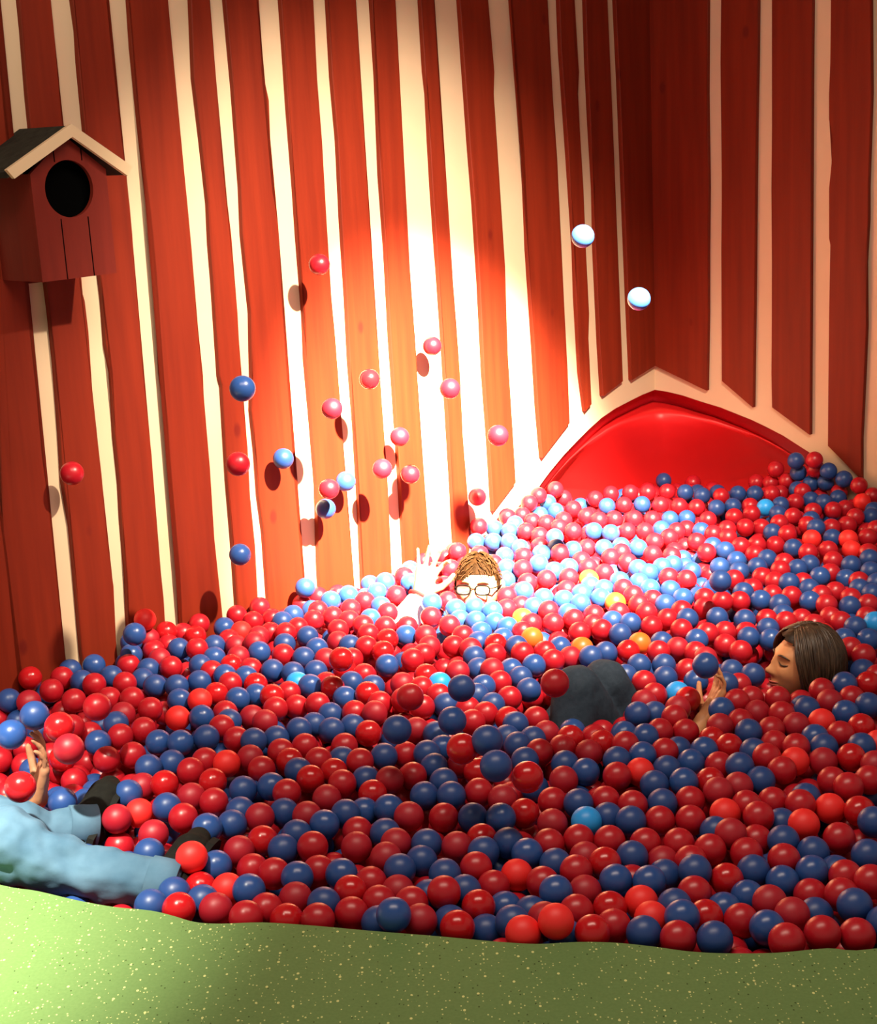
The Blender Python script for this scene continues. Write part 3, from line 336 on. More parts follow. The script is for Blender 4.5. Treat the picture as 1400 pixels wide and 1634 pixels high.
FILLER=[
1813,2859,-122,2265,3279,-94,-821,4595,-89,350,3281,-152,-411,4580,-79,426,3636,-117,1421,5907,-33,1540,5466,-70,599,3997,-104,669,4630,-55,23,2655,-117,414,4480,-87,
201,3334,-92,-1229,3183,-91,2048,3986,-119,218,4893,-143,-1629,3665,-31,1655,5459,-121,128,5518,-100,-1100,3665,-41,1758,3062,-39,1989,4710,-105,-16,4986,-35,-63,5155,-159,
-899,3068,-140,-203,3230,-144,980,4407,-77,706,3947,-169,1599,4329,-92,537,5496,-137,-18,5145,-59,1889,4662,-85,487,2798,-127,1222,4126,-133,154,4441,-97,960,4562,-40,
-865,4316,-105,242,2821,-81,407,5433,-137,-327,2892,-130,-119,4957,-101,1565,4211,-53,541,3449,-106,1969,2955,-87,-1704,3227,-39,-667,4466,-91,-1303,4077,-122,1400,5880,-102,
1199,5755,-84,-262,2906,-142,1633,5049,-81,1514,4512,0,-317,4683,-100,2067,3560,-60,823,4925,-117,1176,5962,-121,-783,3719,-74,1199,4864,-126,1723,4503,-81,1312,2832,-61,
1055,5681,-86,-1393,3587,-85,-695,3661,-84,1020,6265,-150,1809,2971,-64,1058,3935,-150,1654,5749,-137,298,5778,-145,-40,3032,-62,-702,3319,-73,-381,2995,-112,-75,3505,-101,
2142,4951,-117,844,5167,-92,-1467,3293,-8,1225,3510,-131,2103,4424,-48,1982,5175,-116,1221,2903,-102,854,2779,-156,606,6075,-110,136,5400,-129,840,2658,-43,337,5709,-142,
1048,3217,-72,784,4866,-66,1722,5816,-95,1547,4634,-122,12,4072,-105,1124,5694,-81,-289,4955,-104,1557,3058,-27,52,2872,-89,-1616,3468,-128,1377,6097,-29,752,3033,-60,
2213,4685,-110,-91,5189,-107,1595,4947,-27,1039,6342,-135,903,3384,-71,1315,4300,-168,1802,3328,-71,351,2588,-97,1025,4328,-77,1465,3594,-69,-861,3850,-48,-1054,3645,-107,
5,4139,-116,-940,3650,-89,-1239,3877,-80,772,5240,-161,1231,3276,-125,213,2796,-142,1081,6160,-143,1398,5565,-119,-220,4612,-136,310,2818,-86,43,5245,-53,-507,4688,-174,
436,4367,-164,1085,4998,-71,171,5361,-74,-1579,3692,-99,856,3290,-122,618,2710,-64,1929,3904,1,-1567,3182,-64,229,5576,-43,1085,5482,-108,-218,4705,-65,-165,2724,-154,
1582,2816,2,-1208,3502,-94,-762,3883,-163,-1468,3829,-32,-915,3550,-62,1886,4590,-37,1360,3237,-12,549,4687,-159,1181,3559,-4,-627,3662,-86,-801,4332,-119,989,3489,-125,
333,5570,-60,1771,2770,-94,-424,2799,-128,-701,4410,-109,311,2944,-114,660,2990,-122,1307,5704,-114,1024,3219,-165,1768,5745,-37,689,4460,-103,1445,3460,-15,845,6178,-158,
1,3070,-138,-1075,3539,-74,257,4515,-147,1016,3541,-78,1253,3148,-68,-278,4595,-70,1144,5404,-76,-792,3233,-158,-933,4261,-133,1147,3319,-93,2239,5158,-71,1161,5625,-61,
-292,5099,-132,1646,3476,-122,886,4499,-87,-994,3332,-155,1949,4464,-37,612,5152,-47,-995,3983,-129,-348,3660,-109,-926,3220,-94,838,2627,-104,-852,4540,-142,1140,5301,-161,
-658,3167,-160,2204,2839,-10,-883,2962,-71,-389,4300,-158,1110,3855,-78,-423,4467,-59,-942,3756,-109,1146,3054,0,552,2903,-148,1022,5123,-47,497,3193,-109,978,6198,-158,
1635,4847,-98,201,3475,-90,-1289,3622,-115,-526,3998,-73,631,3313,-157,1261,6029,-124,550,3158,-140,-833,3658,-98,-135,3386,-115,650,5848,-44,2104,2963,-112,2151,4498,-104,
1171,6126,-140,2082,3766,3,1215,3032,-102,211,2870,-137,393,5061,-149,-312,5139,-79,2078,3290,-15,-1436,3684,-77,1662,3171,-70,636,4363,-167,1288,3934,-99,652,4949,-159,
1191,3424,-39,812,2583,-153,1028,2628,-54,1802,3082,-92,-1332,3906,-21,1096,5216,-112,891,5236,-143,1879,5006,-44,-68,3437,-91,1533,2966,-106,1357,3367,-103,1610,5112,-92,
2008,3102,-51,1026,3781,-58,478,5119,-62,-47,4227,-155,2154,3166,-4,697,4596,-120,-15,3987,-47,1864,4421,-121,1965,3983,-131,2100,4197,-6,1575,3433,-115,-1213,4046,-117,
1144,5861,-141,1860,5591,-114,-428,3274,-154,295,2657,-121,1722,3301,-114,568,5545,-99,1205,2837,-104,2298,3417,-8,1689,5650,-113,-896,2927,-165,163,3689,-92,1627,2995,-18,
443,5762,-99,1748,4196,-25,1357,2747,-3,1797,4443,-8,893,3608,-169,300,4084,-72,2011,4349,-23,-221,3430,-100,-1489,3588,0,1451,4632,-116,2111,4910,-38,-372,3812,-166,
1040,2985,-101,1261,4247,-55,1242,2703,-57,2241,3668,-39,959,5107,-147,289,3585,-112,-1455,3784,-118,-116,4243,-116,553,2543,-114,1015,4706,-171,-59,3944,-89,1846,5060,-105,
389,2871,-178,-965,3406,-63,941,3076,-145,-1257,3745,-161,1600,4764,-54,969,4505,-123,57,3290,-104,-115,4414,-111,1533,5548,-142,-315,4844,-161,1555,4178,-112,-735,3100,-105,
2027,3243,-15,1310,4798,-126,-458,3692,-88,-1437,3533,-85,1577,5836,-90,-1155,3279,-58,2241,3390,-127,-1148,3956,-123,970,4815,-90,2035,3703,-61,744,6081,-115,1242,5313,-94,
556,5895,-109,374,3650,-169,691,3644,-160,1663,3660,-103,1089,2719,-87,975,5511,-83,-273,4506,-80,489,4483,-104,339,4648,-61,38,4757,-93,-454,3326,-100,1220,4922,-88,
111,4064,-58,2142,4578,0,1840,4059,-51,-28,2692,-143,1634,2952,-102,849,5396,-90,704,2883,-77,81,2948,-154,125,5241,-130,1915,4876,-55,677,3513,-161,1593,4450,-108,
610,5081,-99,303,5811,-46,1513,5203,-131,1398,4873,-81,-440,3067,-150,1958,2893,-28,-1382,3141,-73,1327,4900,-150,2026,3167,-122,1476,6006,-54,1162,3814,-103,2207,5352,-107,
14,5002,-136,-444,4165,-162,1994,3542,-4,2296,2924,-112,-1571,3547,-74,440,3539,-102,-655,4181,-115,580,2584,-64,548,3892,-56,-118,3295,-141,-316,2785,-51,1602,4611,-24,
-486,4172,-61,628,2821,-83,-318,3222,-150,-59,4090,-134,-254,3530,-85,-891,3613,-130,-254,5045,-158,1109,3245,-116,-714,3378,-41,1776,4133,-28,1922,3647,-30,1966,3326,-54,
1549,5555,-46,1929,5189,-24,-750,4185,-57,1365,5184,-127,757,2656,-87,247,4114,-112,1735,2891,-28,-1118,3856,-123,1256,5857,-141,-1376,3746,-112,1347,4957,-104,98,5603,-118,
651,5250,-146,1439,2848,1,-545,4887,-150,1706,3090,-88,1866,4839,-103,-565,3687,-100,382,5731,-97,1121,4476,-46,579,5964,-51,750,4153,-141,144,3091,-42,1975,4390,-75,
-22,3751,-121,1058,5834,-106,-906,3412,-117,-425,4984,-153,536,5217,-132,72,4390,-147,1341,5425,-134,247,5128,-116,7,3948,-163,1490,3840,-117,527,4082,-100,834,5825,-70,
-102,3693,-128,178,3208,-85,-408,4727,-83,-201,3997,-140,2010,3786,-18,285,3100,-79,463,5706,-67,1115,5801,-154,2099,3645,-124,24,3212,-119,-1052,3866,-64,433,5523,-121,
161,4545,-148,1974,4613,-76,-1007,3540,-71,734,4276,-165,-1168,3849,-55,-248,2976,-111,483,5431,-134,214,2972,-171,2152,3325,-68,2176,4056,-87,569,3806,-56,958,6024,-83,
1349,3579,-48,2081,4626,-18,1708,3343,-62,-1976,3263,-48,2159,4334,-83,-189,3099,-67,1364,3136,-93,189,4301,-138,232,4185,-97,173,3729,-160,-327,3021,-167,268,5267,-66,
-373,3698,-44,1497,5241,-60,1829,5474,-109,674,3209,-136,-327,3808,-115,228,2646,-129,1920,3017,-119,513,3294,-129,-37,2675,-78,326,5681,-48,615,4123,-94,902,4208,-117,
-797,4081,-94,973,5435,-154,-12,3369,-67,1167,5278,-86,378,4018,-63,790,4233,-56,-445,4525,-131,345,4746,-163,2041,3042,-74,1612,4708,-125,375,2729,-127,1439,3606,-131,
-821,3559,-56,-924,3470,-156,-472,4905,-151,2167,3011,-110,-996,3876,-158,-357,5087,-118,1852,5676,-103,408,5908,-127,-871,3771,-77,-1525,3627,-99,998,3372,-101,1662,3431,-22,
217,5344,-140,1666,4010,-34,175,5196,-155,820,5990,-84,2297,3535,-125,-1066,3099,-55,1568,3972,-89,-1655,3734,-38,-504,3544,-71,-824,3544,-145,-1428,3702,-10,1819,5568,-38,
-1417,3473,-60,-1373,3474,-115,-795,3114,-72,1427,4490,-119,1079,3444,-115,-319,4869,-56,-108,4580,-88,557,4620,-51,1603,3078,-103,1558,4541,-43,2155,3488,-93,-312,4352,-97,
-313,4045,-78,-45,3113,-113,-1121,4115,-140,1406,3611,-31,1145,5976,-58,1566,3824,-16,869,3976,-152,920,3931,-129,1465,4828,-138,1985,4234,-16,747,3219,-58,-266,3677,-63,
19,5323,-136,1425,5766,-50,1002,5203,-122,719,5210,-57,1244,2970,-111,779,5912,-116,850,2863,-134,-601,4488,-81,-593,4720,-106,1357,2916,-11,-1156,4275,-91,-108,2681,-51,
756,5509,-60,-1750,3555,-35,1350,4025,-105,1372,3085,-7,-406,3437,-142,1844,4954,-110,1623,5346,-77,1848,2780,-66,-549,3228,-158,1070,5328,-147,590,4094,-159,343,3140,-80,
-6,4718,-131,-1446,3948,-80,1581,3774,-59,929,4601,-98,2275,4070,-119,562,3365,-122,-669,3941,-107,-393,4882,-165,63,4531,-71,-287,4127,-156,568,3251,-73,1281,3337,-51,
1969,4042,-39,998,3045,-78,596,6112,-37,-553,4225,-135,1970,2966,-20,972,2800,-93,-522,3052,-163,712,3572,-57,1059,4788,-95,325,5749,-64,1262,6170,-160,1376,3211,-81,
1691,3044,-11,958,3307,-154,-1501,3466,-41,-989,3540,-148,997,4914,-138,548,5832,-64,2254,4565,-83,-678,4245,-145,1738,5069,-30,471,5830,-60,109,4273,-159,1222,2638,-21,
-1532,3360,2,181,2935,-124,18,3428,-162,1806,5166,-36,-1829,3225,-47,75,3901,-128,-443,3208,-168,1456,4973,-89,-923,4168,-124,1498,4008,-48,1220,4443,-82,672,2935,-48,
182,5273,-158,1123,6414,-38,-1205,3735,-35,1224,6145,-52,1308,5035,-71,-693,3508,-95,1585,5158,-135,987,3607,-104,-1037,4315,-161,-680,3014,-119,-850,3241,-124,1816,5428,1,
255,5197,-62,900,5347,-158,1990,4926,-61,767,4481,-81,749,3058,-143,66,3721,-90,1913,3245,-77,535,2968,-133,673,4195,-150,964,4228,-151,-500,4477,-61,-496,2785,-97,
-86,5267,-144,-88,3326,-73,1632,3674,-14,1236,3506,-50,-734,4134,-104,454,2912,-156,730,4347,-99,2077,3939,-48,2278,3216,-115,1070,3355,-147,485,4749,-108,35,3124,-108,
-128,4019,-165,683,4049,-83,1101,3350,-5,-387,3597,-78,1956,3458,-73,821,5828,-155,1461,3823,-43,1072,3170,-1,1097,5540,-67,774,5264,-62,785,2818,-116,833,5516,-120,
227,4213,-160,545,4387,-80,-1145,3577,-78,502,5901,-150,-744,3666,-157,-39,4449,-113,-30,3229,-54,594,4226,-132,1104,3601,-107,-1860,3402,-49,1582,5312,-131,-123,3620,-56,
1205,3240,-73,1573,5781,-141,-1061,3021,-132,1685,5272,-43,1547,3213,-111,1362,5512,-92,961,5652,-71,1102,2806,-53,617,5701,-115,740,3241,-139,-384,3455,-64,23,4535,-126,
321,3096,-164,2271,3080,-52,1553,4508,-109,1185,5559,-113,904,4334,-176,-105,2973,-122,154,4200,-149,1033,6048,-157,-241,3367,-118,1755,5385,-118,1703,4691,-84,1221,3931,-102,
1859,4262,-81,657,5016,-96,265,4840,-142,330,3393,-152,778,4627,-154,1924,3395,-13,338,4203,-141,731,5362,-155,1334,3062,-109,753,2675,-152,983,3903,-151,1111,3686,-155,
1928,5498,-21,415,2560,-97,928,4965,-134,1477,4474,-44,54,4220,-70,1730,4209,-121,-223,4257,-113,1821,4802,-48,1539,4956,-137,535,5451,-79,11,4926,-150,-1082,4326,-111,
1614,3915,-116,-1639,3331,-64,1491,2899,3,-397,4958,-93,804,2920,-100,-929,3926,-158,2231,4254,-9,-706,4750,-132,1279,4441,-132,972,5762,-69,183,3255,-143,-126,3885,-60,
-1556,3296,-4,1697,3428,-94,2224,4968,-59,1492,5897,-118,-70,3487,-166,-529,3537,-134,1405,4230,-18,-824,2920,-47,634,2711,-130,1815,3557,-69,1180,4520,-168,616,5883,-137,
313,5114,-58,1350,4583,-70,5,5093,-96,-455,2907,-143,662,5435,-129,1240,5715,-120,367,4945,-106,1389,4720,-58,1150,6183,-105,1982,4496,-98,1744,3853,-67,1340,3277,-63,
1139,2695,-5,491,5030,-160,1015,3110,-22,1464,5291,-104,1801,4468,-75,2149,3531,-11,1963,3188,-29,1845,4207,-23,-844,4168,-63,482,5760,-166,1150,3645,-85,2271,4225,-79,
-906,4476,-125,434,5236,-127,-570,2878,-60,1550,5061,-47,668,6026,-140,650,5217,-69,-384,3205,-52,1161,2993,-91,-1324,3314,-112,1613,5664,-152,349,5363,-72,2279,4387,-123,
712,3515,-103,491,3376,-163,-221,4853,-59,1185,4303,-147,2271,3796,-34,1321,4714,-74,888,4864,-99,965,6485,-92,-542,4307,-152,403,2939,-119,-353,4009,-165,1346,4446,-141,
1149,3955,-139,2127,3045,-34,1115,6183,-46,2112,4832,-88,-63,5099,-80,1506,4720,-33,1657,5529,-141,-91,3841,-169,777,4694,-168,802,5444,-128,891,3141,-174,1559,5061,-118,
769,3486,-81,1325,5269,-128,1323,4248,-102,616,5632,-166,-1146,3336,-125,375,5549,-161,-1936,3255,-113,409,4210,-120,1473,5699,-94,1227,6294,-122,376,4842,-89,-1836,3364,-128,
944,3205,-56,1009,6329,-76,1595,3681,-71,79,2628,-36,-652,4589,-117,799,3720,-90,-88,4465,-157,-248,4776,-90,1868,5402,-111,-30,4224,-84,-384,5021,-72,2181,3098,-106,
1137,5711,-156,2047,4226,-52,2122,4138,-69,1475,5617,-138,-315,4112,-89,623,2887,-100,1464,3749,-76,-600,4171,-155,870,3205,-172,4,4452,-60,-920,3078,-39,-423,4184,-86,
1482,3403,-9,2213,3482,-47,615,2783,-170,1731,2770,-33,1007,3161,-95,-1498,3477,-109,524,5359,-84,520,3115,-79,1680,4622,-24,-99,2683,-118,1904,3962,-98,1921,5058,-58,
1709,2839,-86,-107,4667,-95,1627,3120,-29,-263,2860,-59,1389,4270,-71,-937,3972,-44,146,3626,-112,-707,2962,-154,1440,4279,-122,1822,4887,-38,-825,3858,-157,-544,4817,-104,
1184,5657,-116,346,5033,-66,-1049,3348,-92,-939,4021,-137,71,5484,-89,2130,2961,-39,921,3504,-92,1801,4736,-100,1497,3304,-118,1721,3976,-54,1576,3553,-122,-67,4816,-125,
1533,3596,-17,1148,6349,-83,487,3730,-111,258,3017,-146,1561,5325,-60,50,4624,-126,-65,5411,-40,221,5665,-107,-82,3178,-164,112,4354,-67,-182,2990,-123,-1594,3358,-107,
1437,4012,-84,844,2976,-66,1396,4536,-158,-80,3366,-163,1913,3320,-12,518,3802,-124,-618,3394,-99,-1493,3653,-20,1873,3526,-125,2029,3479,-38,124,2707,-62,1211,5920,-80,
1505,3236,-30,923,6191,-60,1784,3193,-2,1366,4116,-112,-1844,3233,-128,-438,4113,-76,1781,3662,-28,812,4625,-94,1479,4756,-84,1314,5802,-162,1565,5132,-46,756,5811,-102,
1875,3538,-41,1322,3614,-100,2011,3418,-14,-159,3510,-87,-131,5143,-147,-39,4528,-153,1417,3050,-80,1476,5097,-163,-1255,4185,-159,-701,3443,-57,-745,3900,-77,1752,5591,-81,
744,5117,-163,-1046,4368,-71,2111,4037,-80,-1669,3343,-4,1196,2960,-43,-542,4668,-63,-766,3964,-66,1340,3153,-15,477,3019,-74,2298,3038,-120,-681,4044,-112,-470,4227,-158,
1364,5689,-80,1860,4177,-128,312,3034,-57,-255,3975,-65,1706,3494,-64,1131,6280,-99,568,3235,-158,1758,3452,-56,-244,3599,-119,103,4682,-60,39,5544,-113,1827,4722,-39,
-1536,3825,-91,833,2971,-170,-1696,3624,-85,564,4725,-87,830,6325,-154,-1140,4036,-82,137,3460,-133,1046,6241,-47,1297,3809,-79,-731,3794,-163,236,5487,-82,2058,5121,-88,
1479,2790,-33,2081,4333,-55,31,3064,-77,-13,2940,-116,1788,5216,-78,874,3434,-163,-584,3990,-157,1917,4408,-15,2062,4478,-35,-202,3728,-102,856,5180,-157,-337,2995,-60,
452,4249,-52,2217,3934,-50,850,4974,-156,-959,3871,-85,-708,3786,-99,2124,5261,-21,830,4708,-103,1196,4005,-141,67,2708,-98,492,5232,-82,-1220,4154,-65,1902,4260,-28,
-30,3339,-126,1559,5621,-134,910,4415,-124,1257,3082,-121,634,4188,-91,503,3490,-144,2108,3220,-120,227,3074,-167,1819,4026,-107,1383,4102,-2,1725,5310,-82,1674,4390,-76,
1077,2671,8,1263,4392,-70,1005,2886,3,1875,4149,-4,1578,5723,-106,-469,3818,-119,699,4533,-145,719,6026,-63,595,4831,-156,2282,3298,-31,2086,3505,-12,-408,4462,-127,
1821,5701,-40,437,4817,-71,-304,3264,-79,432,2814,-72,-591,4282,-53,281,5384,-141,378,5305,-94,1905,4311,-72,-977,4370,-145,727,3110,-105,1573,4275,-30,1898,5587,-56,
1680,4855,-48,1017,4550,-153,-159,3618,-122,477,3333,-78,2080,3889,3,-541,3231,-56,-259,5152,-38,339,4242,-85,1678,3009,-71,2145,3387,-95,-1909,3372,-106,-112,4130,-119,
1285,3635,-29,151,4774,-100,857,4810,-37,-413,3393,-65,502,4168,-145,1783,4907,-115,1767,4411,-63,1137,6125,-73,2238,4151,-18,91,3556,-120,1688,3846,-30,602,4671,-101,
-875,3341,-89,1575,3329,-14,1846,3247,-68,2157,2795,-101,846,3415,-100,2168,3599,-7,1779,3653,-95,2286,2851,-13,433,3276,-50,1955,4549,8,-956,3492,-45,1402,3685,-71,
2011,4556,-79,1900,4841,1,2172,4954,-15,551,3638,-153,1227,3684,-89,557,5248,-42,-105,3088,-152,-865,4606,-155,-501,3454,-45,-589,4560,-91,1371,3471,-100,1254,2768,-43,
1686,4222,-31,786,4033,-121,-1006,3151,-124,2040,3823,-125,1545,4049,-103,-323,3088,-68,578,2906,-54,1080,3090,-22,1680,3755,-113,901,5892,-143,1060,6458,-81,694,3335,-144,
1425,5456,-149,-497,3275,-84,-419,5049,-126,871,3643,-89,-583,4060,-101,507,2824,-69,-82,3746,-165,305,4923,-88,-1788,3496,-90,1664,5400,-71,2036,5245,-115,1468,3521,-41,
501,5016,-87,-343,4081,-174,1201,4569,-126,1720,4542,3,2283,3991,-63,1554,5400,-64,1479,4892,-92,-1206,3806,-168,797,4746,-44,1289,6233,-59,-1672,3461,-79,-1643,3261,-49,
-522,3393,-116,-512,4111,-76,1267,3338,-117,972,3739,-169,-41,4324,-150,-263,4432,-65,62,4321,-98,855,6369,-65,1926,3091,-44,2152,4771,-88,1231,5066,-135,1023,2790,-9,
1167,4401,-82,1492,3647,-35,512,3032,-135,-632,3527,-71,-624,3575,-167,2211,4371,-108,1853,3141,-117,394,3723,-126,-1347,3253,-87,-290,3758,-67,1404,3539,-76,2094,3417,-64,
904,5727,-135,-462,2844,-88,956,2894,-91,981,4610,-164,1428,5011,-155,543,5613,-165,813,5950,-162,-186,3671,-65,-1282,3261,-105,1946,5586,-8,1131,6331,-153,2057,4689,-10,
63,3812,-147,64,5124,-82,-268,4889,-145,60,3375,-56,2051,3180,-48,712,4677,-126,915,5068,-87,597,3501,-140,937,4354,-79,401,4274,-166,1540,3151,-10,2009,4888,-115,
-369,3534,-98,640,5408,-44,1438,4082,-36,1968,5435,-25,-189,3966,-50,830,5330,-87,2252,4497,-15,1933,5594,-114,1767,3717,-78,279,5651,-138,704,5548,-80,1266,3068,-7,
-809,3799,-71,38,5141,-162,393,4312,-78,759,5617,-95,679,4101,-40,-1233,3995,-77,1208,6219,-132,365,4384,-77,2032,2956,-58,-1610,3423,-3,1412,5644,-160,1030,4453,-144,
1244,5214,-128,2166,4546,-59,1918,2840,-41,1837,3403,-124,402,4994,-142,2284,4150,-79,-588,3075,-156,1676,4132,-81,448,4717,-61,1906,4464,-90,54,4014,-156,81,5358,-134,
185,4382,-105,1026,6097,-75,-623,3656,-153,-207,4527,-128,-98,2753,-111,2164,5250,-82,663,2651,-144,1405,5460,-84,1494,3466,-73,1138,4416,-166,486,4661,-63,294,4807,-65,
2124,5305,-83,594,2995,-153,1205,3186,-33,-852,3480,-120,-1277,3652,-29,863,6287,-52,1156,2695,-70,-173,4260,-40,891,5635,-125,945,4664,-143,-1878,3498,-121,2235,4813,-98,
-1261,3921,-129,1312,4666,-163,-1803,3338,-71,725,2940,-167,-756,3401,-104,-1138,3154,-96,-486,3862,-53,616,5901,-72,700,4752,-72,-625,3782,-76,169,2734,-176,2178,5393,-22,
954,2822,-19,815,3664,-131,419,3177,-144,1983,5147,-29,1899,4782,-64,1164,2866,-46,301,4267,-142,-1173,3638,-98,-50,4494,-61,-1005,3480,-119,2219,5009,0,1421,5820,-135,
30,3627,-60,2077,2869,-110,780,2756,-89,-606,4341,-87,353,3576,-89,1411,3976,-5,387,4130,-106,-747,3020,-128,902,2611,-85,-1526,3259,-52,92,4722,-125,1617,3488,-3,
526,4554,-133,1637,4232,-78,611,4346,-82,1628,4244,-3,1420,4356,-64,956,4748,-91,2020,4330,-123,1781,4264,-97,-345,5002,-144,976,5959,-73,1468,4163,-129,775,3905,-95,
841,5068,-68,-502,3141,-153,1449,3102,-129,1279,2926,-19,-1353,3903,-92,2226,4145,-114,-404,2910,-86,421,5377,-67,1924,3172,-93,-924,4420,-59,1471,3168,-69,1326,4495,-76,
794,4129,-60,1148,4858,-71,1805,3881,-75,1692,4811,-109,2223,4859,-3,-326,2885,-58,80,3163,-64,-982,3062,-65,1964,5278,-110,154,4233,-66,1210,4269,-94,-354,3139,-103,
503,4538,-66,938,6421,-156,-229,3027,-158,989,5724,-150,1248,5859,-69,2004,5338,-90,33,3832,-84,465,3737,-46,-945,3589,-163,129,3743,-70,300,2953,-180,147,3968,-50,
1982,3250,-106,1244,5166,-57,541,4351,-137,1348,3845,-52,2248,4644,-57,458,3073,-125,1041,4871,-109,1596,4078,-69,2003,2844,-103,1427,3302,-13,1892,5677,-19,-826,2923,-121,
399,2734,-61,417,4900,-150,2283,3923,-63,1422,2934,-70,-893,4370,-134,754,6222,-95,1702,3706,-4,1058,6219,-118,905,2942,-43,-1754,3621,-19,493,5598,-123,1503,4240,-49,
-1023,2988,-61,-1511,3524,-5,722,2563,-160,52,3478,-64,106,4132,-131,-448,2765,-53,2133,4622,-117,-1135,3732,-122,947,3681,-66,2081,2795,-80,561,2614,-125,345,5095,-115,
623,4548,-86,2224,3740,-53,-216,4073,-135,-180,5155,-84,1411,2706,-90,1889,2799,-117,2044,4044,-82,836,4030,-75,618,5005,-176,1833,4309,-36,921,5448,-46,1333,4940,-40,
809,5333,-153,-1151,3653,-168,134,3018,-113,2017,4180,-97,632,5535,-160,1355,4618,-143,-353,4161,-57,323,5143,-160,0,3001,-142,-7,3716,-43,102,3236,-79,-380,4797,-50,
239,2686,-70,105,4482,-120,-61,4656,-143,992,5587,-130,-976,4379,-77,2074,5189,-50,193,3511,-160,2029,3479,-128,1980,2812,-44,1299,5498,-114,-609,2944,-109,137,3495,-75,
1672,3246,-71,2263,4733,-24,1251,5791,-61,44,3660,-117,-94,2885,-118,-1061,3773,-137,826,5758,-77,1219,3744,-58,1058,5539,-168,474,4131,-70,-391,3348,-110,1430,5211,-154,
539,2697,-95,2050,4962,-44,-53,3600,-70,-858,3176,-56,1547,3530,-22,2241,2839,-97,-693,4672,-136,-891,3862,-120,-1051,3945,-135,-616,4437,-124,772,4980,-156,-172,3177,-39,
2294,4911,-122,122,3269,-168,1096,6316,-52,1310,5645,-147,-769,4694,-163,-1476,3232,-89,1630,5157,-41,543,4917,-115,245,5165,-173,2298,5025,-119,1839,5175,-96,1308,4298,-59,
2233,5281,-9,1530,3781,-128,2102,3611,-16,1666,4996,-116,1694,4768,-23,628,3193,-75,-1173,3245,-114,1836,3646,-131,-1624,3281,-119,1479,5996,13,898,5507,-69,1411,5078,-159,
-1707,3686,-109,192,4704,-173,783,5696,-91,341,5223,-43,1774,4609,-120,388,5664,-120,2012,4808,-101,-387,4409,-88,2060,5294,-64,1108,4629,-95,1656,3539,-27,1527,4114,-78,
594,4455,-77,1719,5201,-101,1893,3742,3,-327,4562,-103,-931,3272,-144,1380,5036,-103,-1915,3266,-19,2037,5489,-115,247,4633,-98,1827,5075,-38,1015,2686,-113,-293,2837,-166,
-889,3720,-133,823,4340,-167,229,3252,-92,1508,4760,-160,310,5477,-169,1460,2875,-116,-135,2979,-62,2086,3053,-123,1323,3777,-1,709,5891,-41,937,5994,-151,1307,4053,-21,
2153,4661,-17,869,3156,-112,-862,4394,-63,-675,3392,-149,-2,5404,-162,-1695,3656,-22,1786,3957,-52,470,3593,-146,1790,5563,-131,626,4739,-153,1611,5069,-169,1150,4739,-58,
-738,4193,-137,-536,3457,-150,-64,3666,-76,-375,3185,-148,1168,3452,-104,-558,4517,-162,939,5498,-141,1605,3810,-111,453,3245,-107,862,2560,-113,1476,4372,-15,1164,4663,-49,
805,4342,-76,1212,6002,-51,-105,4083,-70,1653,5832,-118,-720,4599,-55,1620,5942,-69,-631,3285,-83,2179,5035,-65,497,4251,-143,298,5468,-102,1104,5387,-163,370,3660,-69,
1032,6502,-149,1736,2964,-118,-1756,3642,-128,-1545,3376,-63,-859,4073,-155,878,3757,-80,-684,3868,-66,-454,4414,-96,1082,4520,-164,1868,5460,-36,2201,4983,-121,848,4918,-54,
-459,3590,-136,2019,4835,-11,-1148,4214,-159,973,4288,-120,1942,3824,-46,-489,3187,-79,1774,3875,-6,936,6330,-71,2165,3621,-123,1752,5131,-128,1401,2825,-88,-169,2869,-163,
16,2768,-68,1285,3677,-123,1273,5606,-93,101,2860,-158,-1209,3701,-94,1489,4600,-12,160,2666,-102,743,3302,-110,-257,3106,-69,534,3733,-160,-1072,3232,-125,-516,3883,-150,
-375,2752,-133,-1761,3282,-69,-1390,3201,-44,-250,4496,-170,1584,3733,-124,298,2850,-147,1774,2840,-66,1252,3779,-5,285,3176,-85,597,5766,-58,-848,3001,-119,684,5490,-51,
1340,3302,0,2218,4087,-34,-794,3097,-138,579,5152,-133,-1001,3727,-95,-128,3130,-75,1302,3908,-37,-70,5205,-42,1697,5211,-16,-215,2770,-152,706,4422,-49,1485,2790,-118,
1988,4643,-11,1874,3325,-99,-1664,3391,-85,598,4871,-100,1044,4649,-83,157,5498,-168,1928,5255,-7,869,5997,-136,1957,4908,-4,242,4946,-80,1734,3577,-27,1075,4728,-67,
1016,5122,-114,1472,4579,-80,-1284,3732,-31,332,3575,-169,418,5140,-91,-114,3889,-126,258,3367,-109,-1605,3209,-119,-984,4261,-84,614,3389,-65,808,5555,-57,878,5469,-141,
964,5043,-169,825,4488,-135,-316,3499,-73,-309,4740,-63,-220,2912,-64,-635,4786,-161,1390,4035,-41,-730,3076,-169,952,3334,-69,2263,5287,-70,1658,5692,-62,839,5668,-153,
-997,3002,-122,-1237,4212,-99,896,2754,-100,310,4576,-87,-547,3741,-62,1788,3761,-129,-203,5289,-140,1630,5594,-153,386,4164,-169,-745,3043,-45,905,4562,-161,441,2541,-157,
1157,3188,-103,-1337,3247,-12,367,5794,-120,1080,5090,-159,1961,3704,-3,-1821,3296,-121,672,5728,-86,626,3853,-72,1647,3274,-8,1088,5328,-60,424,4043,-151,2095,2874,-11,
1902,4717,2,680,5882,-161,2000,4246,-98,2116,5154,-110,-1277,3794,-72,-9,5387,-70,527,3553,-65,1038,4969,-118,883,3956,-73,-688,3232,-93,926,5718,-43,2190,2879,-118,
